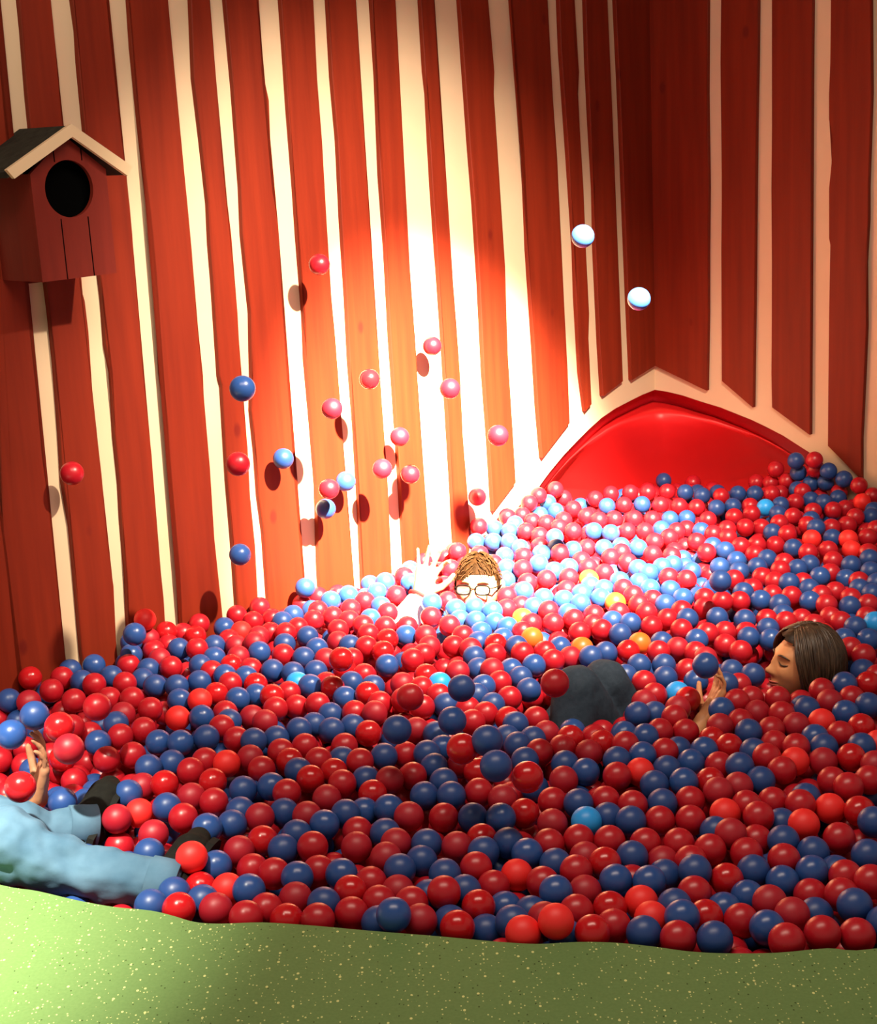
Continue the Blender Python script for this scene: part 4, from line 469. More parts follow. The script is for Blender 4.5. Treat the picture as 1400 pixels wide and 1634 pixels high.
-192,3087,-138,-638,3231,-163,300,3353,-58,-421,3779,-47,1007,5820,-161,982,5915,-136,974,6372,-116,405,5511,-60,1924,3601,-113,-485,4076,-131,-219,2712,-83,-133,2840,-85,
1450,5500,-45,1438,5211,-75,-383,4268,-90,-818,3887,-96,-54,3153,-59,441,3390,-89,-30,2755,-116,1952,4793,-5,-555,4436,-66,1444,3406,-121,-262,4200,-82,1869,2886,-48,
1471,2707,-58,1822,3378,-11,1582,4804,-119,-1301,4144,-130,-676,3609,-125,1920,4117,-43,1953,4822,-71,1516,4639,-62,743,4482,-153,321,4310,-85,2287,2966,-54,1621,5215,-83,
-367,3263,-127,-1003,4460,-41,1033,3319,-79,-782,4285,-167,-1349,3659,-89,265,4014,-153,-294,3899,-137,-9,4329,-69,-18,3859,-128,1620,2812,-66,-722,3574,-89,1559,5898,-24,
556,4283,-83,-1069,3476,-147,1522,3944,-2,1593,4922,-110,-152,4126,-47,-202,4965,-97,1338,5540,-150,1221,4619,-70,-152,3188,-129,-1888,3468,-16,1119,3406,-54,712,3648,-95,
2167,2908,-61,1283,3743,-80,127,4645,-153,977,3881,-71,-472,4718,-62,2080,3119,-40,-947,3829,-155,2025,4758,-11,-831,3420,-80,517,5116,-171,2272,3512,-35,1045,3692,-141,
1209,4679,-100,1891,3477,-68,2058,5398,-28,-416,4768,-137,212,4473,-111,541,5294,-89,-257,4914,-55,-616,3961,-69,-87,3771,-48,61,4881,-160,-737,4480,-81,2109,3216,2,
-556,2994,-152,-430,3966,-85,1236,3823,-119,-631,4640,-67,1710,4316,-78,1785,3809,-18,898,5549,-123,1408,3842,-86,-1337,3524,-64,-134,4536,-133,1303,2722,-34,761,3429,-165,
1407,5384,-91,910,3813,-55,1066,2878,-28,947,5263,-51,617,5776,-126,-222,3845,-57,-1627,3740,-99,1087,3111,-122,872,4134,-70,69,4432,-90,2199,3431,-89,2109,4662,-68,
-1440,3418,-124,763,4976,-47,1313,5818,-81,2007,3843,-54,2168,3098,-21,237,4554,-68,-1970,3383,-66,805,4755,-157,-849,3141,-114,99,3646,-44,1919,4062,3,551,2750,-154,
1167,3582,-67,14,3523,-138,53,3775,-52,-1305,3459,-64,-38,5316,-50,646,4038,-150,-1483,3399,-25,1655,2852,-20,-291,3536,-151,1227,4860,-43,-407,4659,-96,468,2937,-83,
-218,4031,-81,1273,6098,-168,-71,5024,-154,245,5440,-154,1833,3756,-60,2200,3803,-49,1312,3098,-47,-646,3084,-58,687,3057,-89,239,4054,-65,578,5978,-155,1387,4420,-93,
520,3699,-60,-18,5230,-79,448,2617,-114,-953,3657,-165,-652,3885,-143,885,5976,-47,1856,4380,-16,1477,3092,-63,718,3940,-63,-584,4603,-158,2025,4587,1,1021,6003,-99,
1104,4470,-124,1091,6395,-95,-1171,4095,-96,-1365,3431,-51,2089,4745,-87,756,4922,-107,-69,2924,-52,1786,2944,0,259,5275,-146,598,4606,-139,1377,5251,-168,2262,3671,-103,
830,4553,-113,-301,2724,-76,1196,3118,-102,812,3110,-124,1950,4952,-122,1061,5376,-100,707,4185,-92,2182,3230,-22,1717,4438,-100,268,3646,-89,1487,5514,-103,421,5310,-147,
-360,3391,-164,196,3577,-114,1400,3827,-13,1048,5891,-46,1980,3053,-105,628,5589,-54,1823,3007,-7,1977,4106,-77,-820,4282,-66,1782,5664,-82,447,4825,-138,2143,3931,-10,
282,4362,-61,852,5070,-143,-1090,3598,-44,-1398,3831,-8,818,5610,-127,996,4600,-85,2097,5412,-125,1791,5630,-143,-929,3143,-160,-393,3711,-108,256,3319,-158,678,5579,-135,
2094,5122,-23,1698,3990,-125,1587,4873,-24,548,4192,-96,-627,4499,-149,1216,5420,-146,393,2611,-48,1238,3436,-86,2293,4876,-62,1526,3733,0,2108,3376,-10,1778,4350,-90,
319,4936,-163,-751,4513,-166,1305,5937,-94,-454,3672,-164,-151,4374,-154,-412,3932,-169,-1712,3468,-6,-566,3572,-84,1850,3921,-106,1345,5256,-59,1101,6097,-125,-828,3620,-157,
2160,3177,-113,-248,3322,-58,1127,4337,-134,887,6240,-107,1246,4513,-135,1855,4534,-66,2130,3856,-44,68,5425,-134,1449,5104,-85,440,2685,-92,1345,3926,-135,388,3454,-101,
-963,4439,-115,1584,3506,-74,-1132,3426,-145,-373,4520,-133,-202,5221,-135,-1729,3422,-52,2200,5091,-116,1682,4156,-11,-153,4619,-142,1764,3154,-94,2164,4286,-131,1761,5464,-59,
63,2784,-145,725,4849,-104,-719,2881,-56,1016,2963,1,-1933,3438,-82,993,4275,-49,1521,4838,-100,2112,5446,-41,-364,4501,-56,1940,3768,-106,952,6086,-52,-815,3952,-115,
2079,4573,-89,1335,6162,-111,650,6165,-38,245,4400,-136,1341,5389,-77,562,4887,-174,2040,4269,1,733,5962,-143,-1247,3442,-110,-298,4820,-99,1836,3708,-12,285,3153,-163,
1396,4150,-56,-1056,4002,-81,285,3479,-127,257,3623,-160,2290,4853,2,-1469,3877,-92,642,3527,-71,1469,2980,-5,1271,3572,-87,1679,5347,-115,1664,4058,-111,813,4095,-116,
-46,3552,-150,1365,6003,-91,893,2577,-18,894,2698,-56,970,6119,-109,-170,4467,-56,-358,4609,-152,911,6194,-151,-1635,3191,-38,194,3095,-109,-439,3493,-161,-213,3900,-144,
162,3327,-149,1640,3576,-114,678,4909,-111,1074,5897,-166,1447,3876,-2,2045,3602,-128,-1005,4175,-110,2208,3385,-40,835,4812,-101,1869,3126,-53,1989,5371,-15,494,5329,-137,
1181,6080,-46,1036,4524,-93,567,5611,-74,164,4310,-62,1075,3757,-143,834,4296,-117,643,3580,-125,1518,3113,-122,1088,4933,-91,1438,3228,-56,-487,4857,-94,-281,3706,-123,
968,3800,-88,837,3488,-80,2205,5157,-8,1578,3201,-35,1208,5125,-97,188,3781,-53,99,2960,-64,1895,2941,-18,592,4168,-168,178,4036,-89,1586,2915,-56,584,4061,-70,
-197,3599,-68,991,5272,-154,1125,4219,-131,848,3039,-40,1228,4242,-156,745,3370,-116,1316,4175,-79,-63,4154,-161,983,3725,-103,684,3044,-156,1508,5800,-140,-1414,3245,-113,
-931,3144,-49,-288,3095,-156,1878,4939,-40,-1299,3863,-152,-1213,3882,-156,297,4679,-104,980,5053,-73,-134,3026,-155,425,3483,-52,1300,4119,-163,1587,5401,-137,2211,3147,-70,
28,3598,-142,2291,2923,-1,1851,5283,-60,1468,5614,-70,1258,4026,-125,1263,2800,-119,1236,6124,-117,-304,4758,-163,958,2694,-78,1102,2957,-95,528,5382,-162,-1072,3702,-152,
1968,3133,-126,1214,3358,-8,111,3992,-126,871,3812,-119,-1411,3638,-25,1792,5273,-116,939,3156,-106,730,5076,-103,2159,3744,-110,1105,3045,-67,-135,5066,-71,1925,4715,-62,
527,4751,-161,731,4691,-52,2217,3607,-56,1111,3700,-74,1330,5130,-86,-49,4396,-167,597,5481,-63,879,3758,-161,951,3427,-119,849,4235,-153,-1660,3521,-117,927,2644,-31,
196,4602,-163,1649,2764,-8,1109,4572,-59,-1093,3997,-146,-136,4089,-167,1652,3337,-100,781,5444,-63,2017,3765,-83,1144,5021,-136,1525,2851,-94,608,3116,-79,133,3387,-163,
1278,4726,-136,1314,3870,-114,1329,4866,-91,1151,5343,-40,-508,4774,-166,1889,2781,-11,-1240,3322,-52,265,3526,-69,1015,5258,-62,2246,4622,-121,55,3961,-58,-1085,4376,-158,
1578,4412,-43,775,4556,-70,775,6171,-150,106,4617,-82,339,4531,-156,1557,4108,-4,-1464,3226,-22,1582,4658,-68,-131,4342,-45,289,5193,-129,-105,4338,-118,1239,4336,-105,
2141,4046,3,153,5580,-34,-656,3099,-158,1080,4842,-59,2088,4531,-2,600,5325,-104,2055,2781,-18,58,5424,-60,996,2745,-54,-785,4245,-113,-360,4160,-129,649,4493,-45,
1901,3008,-11,657,3255,-65,809,4862,-138,-427,3645,-51,-1287,4149,-59,-762,3173,-79,325,4645,-165,1991,3652,-55,947,4770,-161,457,4652,-126,2105,4743,-21,1804,4978,-61,
-191,5099,-47,112,5166,-158,1226,5613,-44,680,3987,-115,1873,3406,-63,625,2927,-170,1616,4525,-93,1099,5593,-166,1787,4841,-128,286,4134,-164,198,3373,-33,-514,4327,-63,
227,2938,-75,2156,4482,-38,-984,3215,-129,2032,5009,-127,1100,4402,-74,873,3222,-68,1293,5042,-164,449,4585,-131,-195,3422,-163,689,4325,-149,364,5346,-160,923,4860,-160,
1096,2870,-116,-501,4810,-47,477,2698,-171,236,4714,-108,-756,3480,-140,1106,5867,-71,-1061,4086,-86,1078,5014,-151,1305,5193,-96,-548,3334,-137,1337,5594,-109,77,4071,-126,
318,3041,-125,628,2623,-93,-701,4545,-133,1651,3352,-26,944,5300,-108,452,4884,-93,995,4352,-145,1931,4627,-126,-1334,3798,-110,942,3011,-97,1903,5471,-94,1340,5569,-46,
1171,4758,-145,219,3691,-54,2277,3179,-58,-248,4299,-64,-20,4602,-74,60,4152,-70,941,6255,-157,2299,4266,-19,436,3689,-166,1051,3615,-156,1247,3936,-166,-1555,3690,-22,
1685,3625,-30,-1370,3968,-38,814,4183,-113,233,3428,-151,2031,5281,2,2236,4501,-110,980,4928,-64,1189,5001,-64,1432,4769,-131,504,3628,-99,1408,3773,-107,1526,5646,-55,
1070,2604,3,1161,2786,-110,1550,4800,-26,-1122,4218,-76,-721,4704,-67,584,4403,-137,886,4803,-163,759,3494,-148,887,5109,-40,1730,4050,-124,397,3494,-163,-621,4243,-103,
452,5059,-113,-463,3487,-90,-31,3272,-137,1143,3494,-10,2253,4313,-64,2233,5199,-125,133,3142,-131,-798,4618,-149,2227,3987,-116,117,2875,-73,1154,3904,-95,1047,3513,-164,
767,3613,-163,1904,3883,-75,-477,4993,-107,821,3360,-131,-1542,3859,-18,-739,4368,-147,2020,5076,-121,-212,4378,-57,-1819,3498,-30,-596,4843,-139,1757,5504,-134,1395,3281,-126,
1901,4031,-93,548,6028,-81,2153,4230,-33,1825,5346,-52,-621,4660,-131,1160,5503,-142,-1792,3642,-71,47,3325,-175,17,5206,-139,119,5200,-57,1067,5684,-154,-456,2952,-63,
199,4756,-56,2225,5349,-1,1127,3285,-27,-1249,4081,-163,-117,3448,-137,1512,4948,-41,1617,4330,-25,2214,3813,-126,-557,3441,-81,2046,4162,-28,1113,3208,-40,443,5314,-75,
96,3208,-154,776,3560,-87,553,2667,-175,-1740,3310,-127,2037,2908,3,1346,3371,-20,730,2715,-66,841,2547,-50,-678,4343,-115,2128,3314,-130,1540,4728,-96,-331,4912,-138,
-1018,3270,-109,2075,4870,-129,1468,5439,-70,-318,5025,-86,2033,2972,-124,-258,3769,-132,164,4106,-66,689,5614,-69,-161,2778,-108,1745,4962,-28,-337,3706,-161,342,4784,-107,
1247,4819,-140,889,6090,-136,498,5987,-30,509,3096,-165,1586,5491,-169,1267,4124,-64,2253,4395,-61,-848,3345,-151,1102,4290,-56,-805,4183,-131,-1688,3578,-1,955,4468,-61,
2228,2923,-35,2015,3975,-9,2221,3214,-77,-146,3802,-159,-270,4015,-150,-1122,3075,-113,325,4083,-142,1878,5120,-68,-1062,3088,-143,626,6033,-58,2178,4293,-26,-190,4643,-71,
-753,4437,-167,1388,5324,-119,2201,4767,-135,924,3261,-92,-1347,3373,-87,2219,3499,-113,1262,3986,-65,-552,4377,-112,1712,4090,-18,1754,4765,-61,1023,5723,-44,1828,4620,-22,
726,2750,-175,1398,3414,-30,22,4251,-138,1766,5745,-110,1194,4789,-89,1224,4401,-142,-197,5280,-73,959,4687,-63,-1415,3832,-73,1624,3893,-39,-1080,3572,-132,1353,3956,-49,
-945,3786,-48,906,3062,-65,2087,3526,-133,2030,3390,-94,-771,3527,-90,1340,4379,-122,1433,3055,-12,-520,2932,-75,1333,3026,-42,-197,2925,-134,1936,5004,-4,190,3146,-169,
1766,3858,-133,1054,4602,-131,-666,3721,-96,353,4344,-173,185,3850,-124,-497,3362,-62,489,4332,-47,1119,4919,-150,1733,3332,3,1551,2744,-17,2026,4414,-3,457,4393,-104,
-845,4013,-122,1805,5339,-119,259,5686,-54,2182,4879,-54,819,3857,-48,-4,3551,-79,1182,3072,-55,258,5755,-53,1322,3420,-126,811,3945,-137,1572,3999,-8,660,4847,-86,
150,5633,-76,-311,3413,-62,-1469,3754,-23,1607,3617,-51,1288,2899,-102,-1212,3623,-167,2248,3018,-34,-408,3754,-165,144,3411,-65,1162,4620,-158,1206,5012,-171,1205,3312,-58,
421,3593,-65,1345,4774,-54,2296,3614,-3,1834,4519,-1,1632,5528,-48,4,5481,-141,2011,5214,-53,2142,4882,-122,-1353,3722,-12,-517,4550,-114,-369,3961,-113,650,3138,-127,
-278,3289,-169,-689,4083,-166,2046,3237,-87,1118,2953,-22,-113,3545,-141,649,4407,-117,1465,5389,-146,-1786,3414,-16,1261,3401,-32,2224,3324,-125,1787,4048,2,2214,4263,-91,
1045,4258,-126,1196,2747,4,2041,4627,-72,1518,4251,-122,-767,4026,-120,1751,3218,-63,1371,5758,-113,1873,3863,-18,672,4338,-48,1150,6057,-102,-989,3341,-55,2292,4780,-64,
1366,3676,-3,-464,3022,-98,-996,3751,-166,-230,5219,-69,-24,5073,-154,-1163,3977,-59,-1433,3974,-13,1041,2695,-45,880,2984,-123,747,2566,-66,185,5526,-61,-232,4388,-133,
-692,4287,-55,1432,4100,-117,1290,4598,-153,-1365,4067,-96,1134,3381,-116,1716,3623,-124,1210,5272,-138,1565,5914,-97,384,3038,-159,1744,4856,-21,-366,4626,-54,133,2779,-98,
-600,3035,-102,-1871,3346,-4,-608,4822,-76,-1103,3933,-49,1161,3980,-74,861,4141,-137,1773,3550,-122,-648,3805,-166,1744,3391,-28,1891,5003,-110,180,5118,-127,-560,3925,-84,
678,5030,-159,1615,5280,-62,32,3166,-168,247,5559,-128,-1489,3922,-22,315,4463,-121,193,5184,-85,-33,2837,-102,-585,4168,-65,1236,4064,-62,1161,2623,-103,655,5161,-159,
115,4437,-171,793,3287,-153,-990,4008,-66,491,3466,-59,76,3500,-163,-542,3627,-47,823,4396,-39,-566,3368,-54,361,4027,-128,1817,2770,-5,603,5467,-133,1910,4183,-62,
1718,4586,-89,1537,3892,-135,245,5096,-175,1661,3172,0,-788,4435,-80,1233,5966,-158,653,2580,-41,1898,2870,-109,1862,5201,-20,1494,4536,-129,277,5047,-117,686,3387,-65,
1030,6434,-147,529,3558,-141,1994,5493,-2,1641,2929,-12,-531,3630,-114,-1331,4016,-145,1727,5024,-124,1947,4318,-128,205,5611,-156,1490,3356,-75,456,5945,-97,1318,3435,-47,
1950,3854,-116,855,4616,-147,-1577,3621,-55,368,2662,-86,490,2632,-166,1989,5056,-64,-328,4298,-57,-32,2849,-170,137,4527,-62,-251,3203,-62,1720,3915,-16,1066,5762,-86,
353,4440,-40,1506,5014,-67,1578,3629,-112,1189,2812,-14,-537,4892,-61,-273,5069,-59,81,3407,-112,532,4622,-149,-520,2915,-159,-619,4117,-103,-413,4854,-101,354,5468,-47,
1486,4403,-103,-321,4296,-153,66,4823,-81,971,5845,-86,514,4967,-169,2150,4427,1,-1326,3597,-64,2179,3987,-67,1793,4537,-120,1592,3003,-77,378,3021,-71,-1086,3375,-143,
-1258,3235,-46,-450,4884,-35,1599,5611,-74,-782,3422,-168,2175,4712,-62,440,5185,-45,2094,4281,-111,2045,3891,-124,922,6410,-59,1338,5093,-143,1206,3695,-12,-592,4102,-164,
1306,5177,-170,692,4956,-58,1586,3368,-80,817,3233,-104,1101,5640,-116,1842,3670,-68,-1166,4021,-165,334,2785,-140,237,2753,-82,-1764,3211,-92,1281,3027,-86,585,3899,-132,
-488,4482,-169,1598,4121,-121,830,2797,-70,-605,2842,-146,-1272,3505,-118,221,3815,-171,789,6058,-53,-223,3165,-169,125,4848,-59,76,4214,-167,2079,4511,-120,-763,4251,-48,
-461,4823,-161,741,5525,-136,1634,4179,-121,874,6061,-76,-761,2919,-92,1689,5010,-22,-801,4394,-145,1271,3570,-16,-358,3883,-66,-714,2843,-129,-1087,3628,-170,1426,5975,-90,
1261,5602,-166,-105,5303,-57,1353,4651,-76,1903,5306,-117,577,5388,-115,1853,3795,-124,754,4005,-68,-1074,3760,-41,-5,3461,-98,306,5316,-109,2159,3696,-44,1837,2999,-120,
1027,5560,-79,927,5352,-69,-1693,3252,-113,-77,3089,-58,-689,3544,-168,-320,3587,-85,-1013,4070,-169,-1412,3346,-76,2293,5054,-19,1385,4832,-160,1662,4930,-92,1851,3975,-40,
-194,2830,-57,-1819,3573,-122,-432,4621,-147,1964,4047,-110,-1158,3538,-133,1656,2874,-114,504,5790,-106,583,5021,-85,575,4793,-91,426,3187,-63,-1366,4050,-30,1876,3604,-55,
-1948,3396,-3,-82,5011,-59,1711,2968,-10,-549,3112,-106,802,5111,-104,-844,4499,-77,1302,3144,-127,2247,4566,0,1980,4298,-59,-205,4915,-145,1016,2754,-118,855,3330,-63,
728,5422,-118,-66,2913,-173,-58,4373,-84,1920,4532,-48,-1210,3273,-16,-1258,4009,-170,904,6130,-83,21,2884,-149,354,5162,-82,-662,3328,-126,548,4885,-55,1136,3559,-150,
1534,4452,-75,1772,3401,-104,1366,6039,-153,558,5023,-149,692,2881,-176,89,3087,-126,-351,3508,-165,888,4731,-77,1149,5801,-82,593,5825,-165,518,5671,-47,2180,4431,-98,
617,3403,-136,121,4770,-163,1841,2931,-108,1966,3912,-71,147,5129,-63,1059,3049,-117,2178,5177,-93,1169,5155,-47,1605,4158,-42,396,2805,-162,1465,3673,-94,1130,3849,-160,
-1735,3352,-19,1389,3969,-106,-521,3804,-63,1498,5767,-80,-764,3461,-75,480,4330,-117,-1332,3177,-107,-1056,4208,-154,1773,5695,-160,-104,5207,-171,-147,5211,-62,-419,4061,-128,
1170,5347,-106,1800,4573,-62,1067,5960,-73,1260,4728,-44,-754,3281,-96,1369,5079,-51,1510,5830,-57,1819,3491,-105,2094,4378,-112,2268,4950,-3,1519,6029,-101,851,5910,-92,
1860,3196,-11,718,6124,-63,-238,2814,-106,961,2586,-22,433,5020,-61,1814,5496,-3,-1502,3362,-113,2025,5550,-65,-202,3278,-89,686,2655,-79,1814,3257,-7,-15,3700,-167,
1570,3877,-77,-627,4405,-65,616,3050,-113,494,5662,-169,539,2762,-74,977,3021,-162,41,3747,-147,-1781,3411,-113,336,4870,-161,1280,4544,-85,-863,3696,-43,1516,4863,-166,
876,2694,-156,339,5621,-149,-258,3478,-141,-1587,3772,-17,2154,3449,-35,1702,5496,-66,-576,2808,-75,395,3358,-139,-1845,3569,-38,1533,3711,-65,2226,4790,-35,-509,3290,-171,
1185,5696,-53,926,6258,-47,1706,3532,-121,-855,4287,-165,1723,3788,-73,-1892,3222,-73,-896,4067,-95,476,4951,-85,791,2862,-167,1341,2694,-94,281,4703,-165,1872,5311,-1,
88,5294,-88,1994,3554,-82,-1098,4290,-47,424,4450,-162,723,2839,-132,197,3530,-51,856,5695,-68,385,3366,-53,2062,4799,-56,644,4566,-168,2091,4999,-95,866,5000,-79,
-161,5043,-169,1194,3864,-56,-362,4230,-159,-202,5098,-166,-295,5200,-139,1073,4792,-171,1745,3269,-18,-109,4276,-55,521,2893,-88,-1027,3433,-74,1982,3706,-116,1781,4658,-54,
-959,4118,-79,1065,4697,-126,-407,4025,-62,716,3327,-53,1359,5712,-161,1468,5538,-163,279,2725,-128,-132,4183,-156,-624,3452,-134,2133,5328,-14,132,3837,-84,824,3510,-163,
249,4444,-61,1372,4290,-133,-312,3935,-77,246,3047,-63,704,5789,-154,627,2591,-153,-966,4308,-170,-1604,3508,-23,-489,3751,-157,1218,3613,-100,1070,5075,-74,436,3008,-128,
904,3889,-61,709,3157,-163,2072,3672,-11,321,3411,-86,691,4803,-144,783,3093,-65,393,4602,-75,2277,3744,-129,1025,3303,-145,2022,5424,-123,2187,4201,-114,1070,5158,-136,
-390,3059,-91,1371,4683,-134,715,2817,-68,-490,4979,-42,164,4652,-56,-1259,3515,-47,1132,5229,-55,741,5854,-168,-60,4021,-86,-692,3753,-42,135,5443,-76,-849,4439,-130,
809,4430,-96,-120,5367,-124,-816,4035,-46,742,5787,-40,1693,3168,-130,-1309,3991,-56,1644,4692,2,-1479,3305,-84,181,4172,-53,2288,4344,-14,2287,3465,-110,412,4702,-135,
1560,4694,-1,-1092,3149,-146,-939,3013,-45,2136,2818,-13,886,5866,-53,1201,5729,-173,194,2867,-69,1960,4152,-123,1684,4438,-29,712,4421,-160,57,4813,-166,1649,2776,-114,
1823,5013,-5,144,4830,-142,686,4257,-70,-812,3053,-41,-1507,3740,-120,1327,4197,-158,848,5254,-92,-662,2868,-92,1270,5499,-53,-1722,3492,-118,1779,5061,-84,-141,5310,-154,
634,2851,-157,1448,5745,-138,372,4544,-48,1084,5262,-160,2289,4092,-22,95,2663,-161,1601,5223,-148,348,5214,-156,-169,3846,-103,2275,5210,-24,856,4381,-98,179,2983,-59,
-457,3105,-67,1461,3213,-123,891,2708,14,-1063,4184,-77,1372,6111,-138,526,2548,-35,-269,3836,-136,905,4479,-148,720,5174,-134,2143,5180,-22,-995,4066,-102,1255,6187,-95,
35,4044,-40,598,3940,-59,539,5144,-79,-1283,3692,-101,736,5138,-76,225,5320,-63,1245,5001,-106,945,5198,-71,1443,4690,-152,-731,4610,-156,1014,5497,-137,1762,4123,-94,
881,5208,-52,616,5089,-166,659,5328,-138,212,4256,-92,585,3813,-126,1482,3955,-92,1038,2823,-81,39,4674,-81,-954,4103,-145,-1317,3956,-114,1944,3583,-23,-690,4102,-63,
638,3836,-161,207,3739,-102,1902,4098,-105,-1340,3314,-28,-908,4486,-57,767,6302,-128,957,6490,-164,-14,3782,-58,1796,4423,-125,786,5186,-122,791,2755,-156,1259,3273,-46,
707,5285,-159,-946,2971,-154,1191,6310,-48,1257,3877,-78,201,3023,-109,212,4775,-156,573,3011,-65,1498,5295,-162,1131,4705,-134,1332,5323,-65,125,5308,-145,2285,2788,-87,
1180,4820,-173,432,3125,-90,1243,6064,-68,-1701,3426,-130,1005,3840,-164,498,4105,-169,691,3443,-102,1040,4389,-103,2298,4689,-124,-139,4614,-37,2266,3603,-103,688,4092,-166,
-769,4102,-161,363,2845,-118,439,5635,-85,1523,4318,-47,-156,3357,-58,1,4811,-124,2080,5057,-48,1470,4146,-59,27,4327,-156,1114,2627,-54,1937,5417,-123,-59,3833,-60,
2034,2888,-62,-575,3839,-121,-167,4306,-150,1980,4122,1,1753,2892,-104,-1126,3277,-153,1050,2920,-118,859,5597,-74,1905,3679,-117,1611,5459,-64,505,5889,-61,952,5783,-149,
931,3226,-150,282,3461,-61,1232,5794,-156,2143,3774,-25,1172,4474,-119,662,2531,-161,-750,3833,-73,1930,4213,-119,833,6184,-61,400,4538,-128,437,5578,-159,269,5402,-76,
1362,5927,-138,1670,3829,-105,-248,3644,-170,984,3274,-64,-1687,3518,-45,-896,3929,-76,820,6237,-101,1304,5332,-156,1019,5638,-169,1191,3630,-24,-776,4648,-79,294,3825,-169,
-375,4344,-72,1365,5929,-64,1613,3749,-3,1964,3377,-102,-513,4270,-102,1174,6272,-160,42,4375,-63,-193,3678,-148,1725,5143,-5,341,3331,-107,-1779,3291,-4,1350,2789,-116,
1967,3271,0,1516,3038,-78,-774,3589,-131,-1092,3471,-84,15,4587,-171,-1616,3592,-6,142,2603,-54,762,4070,-52,2221,3176,-10,237,2614,-62,-814,3485,-176,1556,3152,-76,
567,2833,-124,1661,5072,-4,1289,6134,-69,1688,4268,-122,-1052,4262,-89,-532,3009,-82,1457,4542,-25,1003,6199,-80,103,2628,-103,1724,5352,-29,-113,3263,-66,49,4117,-168,
727,5348,-88,1661,4640,-100,-567,3163,-146,1381,3481,-23,1434,4655,-47,1241,5382,-62,201,5425,-75,-1849,3289,-33,-1452,3162,-86,-496,3993,-162,1792,5266,-31,512,4808,-125,
1554,2795,-68,-1128,3051,-50,1019,3662,-79,2299,4275,-115,1708,4323,-10,665,2533,-94,132,3931,-106,560,4961,-55,663,4263,-150,1308,3237,-108,-1418,3641,-125,-1674,3326,-121,
1241,4955,-157,1665,3052,-126,-792,3754,-171,-473,4296,-150,1597,4486,-18,-351,4440,-158,526,3393,-72,1694,5584,-125,-743,4305,-95,414,5580,-53,911,4293,-64,1792,3549,-6,
857,3060,-112,426,3281,-157,-220,4146,-106,932,6332,-155,2032,3321,-96,1325,5869,-158,198,5713,-64,701,4540,-78,-1011,3404,-146,-1643,3585,-102,1112,5950,-140,901,3339,-172,
85,4521,-172,2183,5094,-24,1093,3515,-115,-105,4181,-53,86,5345,-43,2077,5296,-131,1681,5258,-117,1342,3764,-120,381,3258,-89,1587,5676,-58,257,3811,-113,989,3947,-81,
-661,4734,-77,-452,4307,-83,1498,5147,-60,1158,5081,-107,-399,2855,-48,-926,3341,-155,1542,2992,-25,487,5265,-157,-178,5016,-54,-293,2730,-146,1603,4589,-115,791,5044,-128,
601,4295,-160,1060,4340,-161,813,6105,-161,751,5457,-171,-525,4720,-104,-564,3297,-81,2108,3989,-15,407,4954,-52,-881,4216,-95,-1583,3293,-66,-1238,3604,-62,-1128,3512,-40,
1814,3196,-116,384,2671,-162,753,4086,-147,2257,4741,-108,763,5723,-160,1199,3877,-138,528,5719,-139,717,4904,-167,887,5295,-49,655,4864,-160,2247,5102,-4,2142,5369,-97,
332,4401,-144,790,3395,-58,-492,3927,-76,1520,5945,-53,1178,5172,-139,-835,3697,-166,-1539,3745,-58,1420,3716,-6,1324,5478,-174,1522,5734,-143,350,3508,-116,816,3631,-52,
1078,3010,-15,-153,3730,-40,-371,5082,-45,1658,4512,-35,1357,2931,-112,2104,3770,-81,2067,3873,-63,111,4190,-96,-364,2838,-109,965,2592,-117,1169,5541,-42,1007,6496,-40,
2046,3363,-34,1693,5407,-143,1473,3183,-3,1512,3302,-40,1413,4929,-117,1244,4660,-160,897,5800,-42,1160,5898,-42,295,4160,-96,-318,3192,-63,427,2880,-95,2062,3053,-10,
-1212,3384,-113,-141,3771,-93,1839,4097,-129,1458,4308,-30,479,5484,-57,1134,6010,-164,-223,2988,-49,1857,4326,-119,1301,6013,-70,-1171,3807,-108,1003,3475,-51,2201,4014,0,
1270,4203,-121,-844,4129,-119,970,2970,-51,398,5076,-76,-319,3613,-149,142,3797,-140,2222,4371,-6,1020,6404,-71,213,5251,-102,-69,4750,-164,776,5049,-62,514,5567,-66,
616,4257,-62,-518,4138,-138,1957,5540,-67,1890,5393,-17,-1460,3596,-62,50,5555,-46,-197,4168,-170,1193,6214,-37,425,5447,-41,1930,5338,-24,944,3655,-128,-172,4238,-155,
-308,4251,-101,333,5031,-161,-866,3990,-57,562,4481,-131,231,3417,-72,2286,3131,-110,1743,5589,-172,1154,4329,-72,298,5327,-176,-1197,3702,-160,-1111,3222,-71,-437,4363,-48,
690,2777,-121,1072,2743,-5,677,6136,-133,360,3215,-137,149,4043,-151,2169,4163,-20,584,5685,-45,1278,2668,2,-992,3812,-90,-1556,3441,-105,-149,4041,-98,1373,4946,-170,
1190,3268,-9,1147,3753,-138,253,5723,-131,458,2625,-40,2000,4504,-16,-890,3982,-163,-386,4367,-165,1194,3106,3,820,6031,-170,2299,3696,-17,507,3835,-56,843,3904,-91,
1317,5450,-60,1428,4595,-169,-423,3223,-105,-721,3158,-137,-1376,3521,-8,1094,3524,-48,1674,3895,-90,1184,4968,-122,1266,5918,-41,912,4934,-69,-803,4489,-130,595,3091,-162,
-38,4081,-59,2240,5065,-61,2025,4446,-113,-404,4111,-172,1656,5885,-76,2200,3278,-74,970,3154,-166,-437,5045,-38,453,3449,-121,357,5511,-108,1541,3426,-43,-1980,3308,-113,
2144,5100,-79,138,2799,-173,797,3012,-106,387,4826,-170,-435,3895,-98,-451,4245,-52,1371,2852,-34,881,5832,-118,1020,6115,-164,1634,3055,-47,756,3702,-155,663,5281,-87,
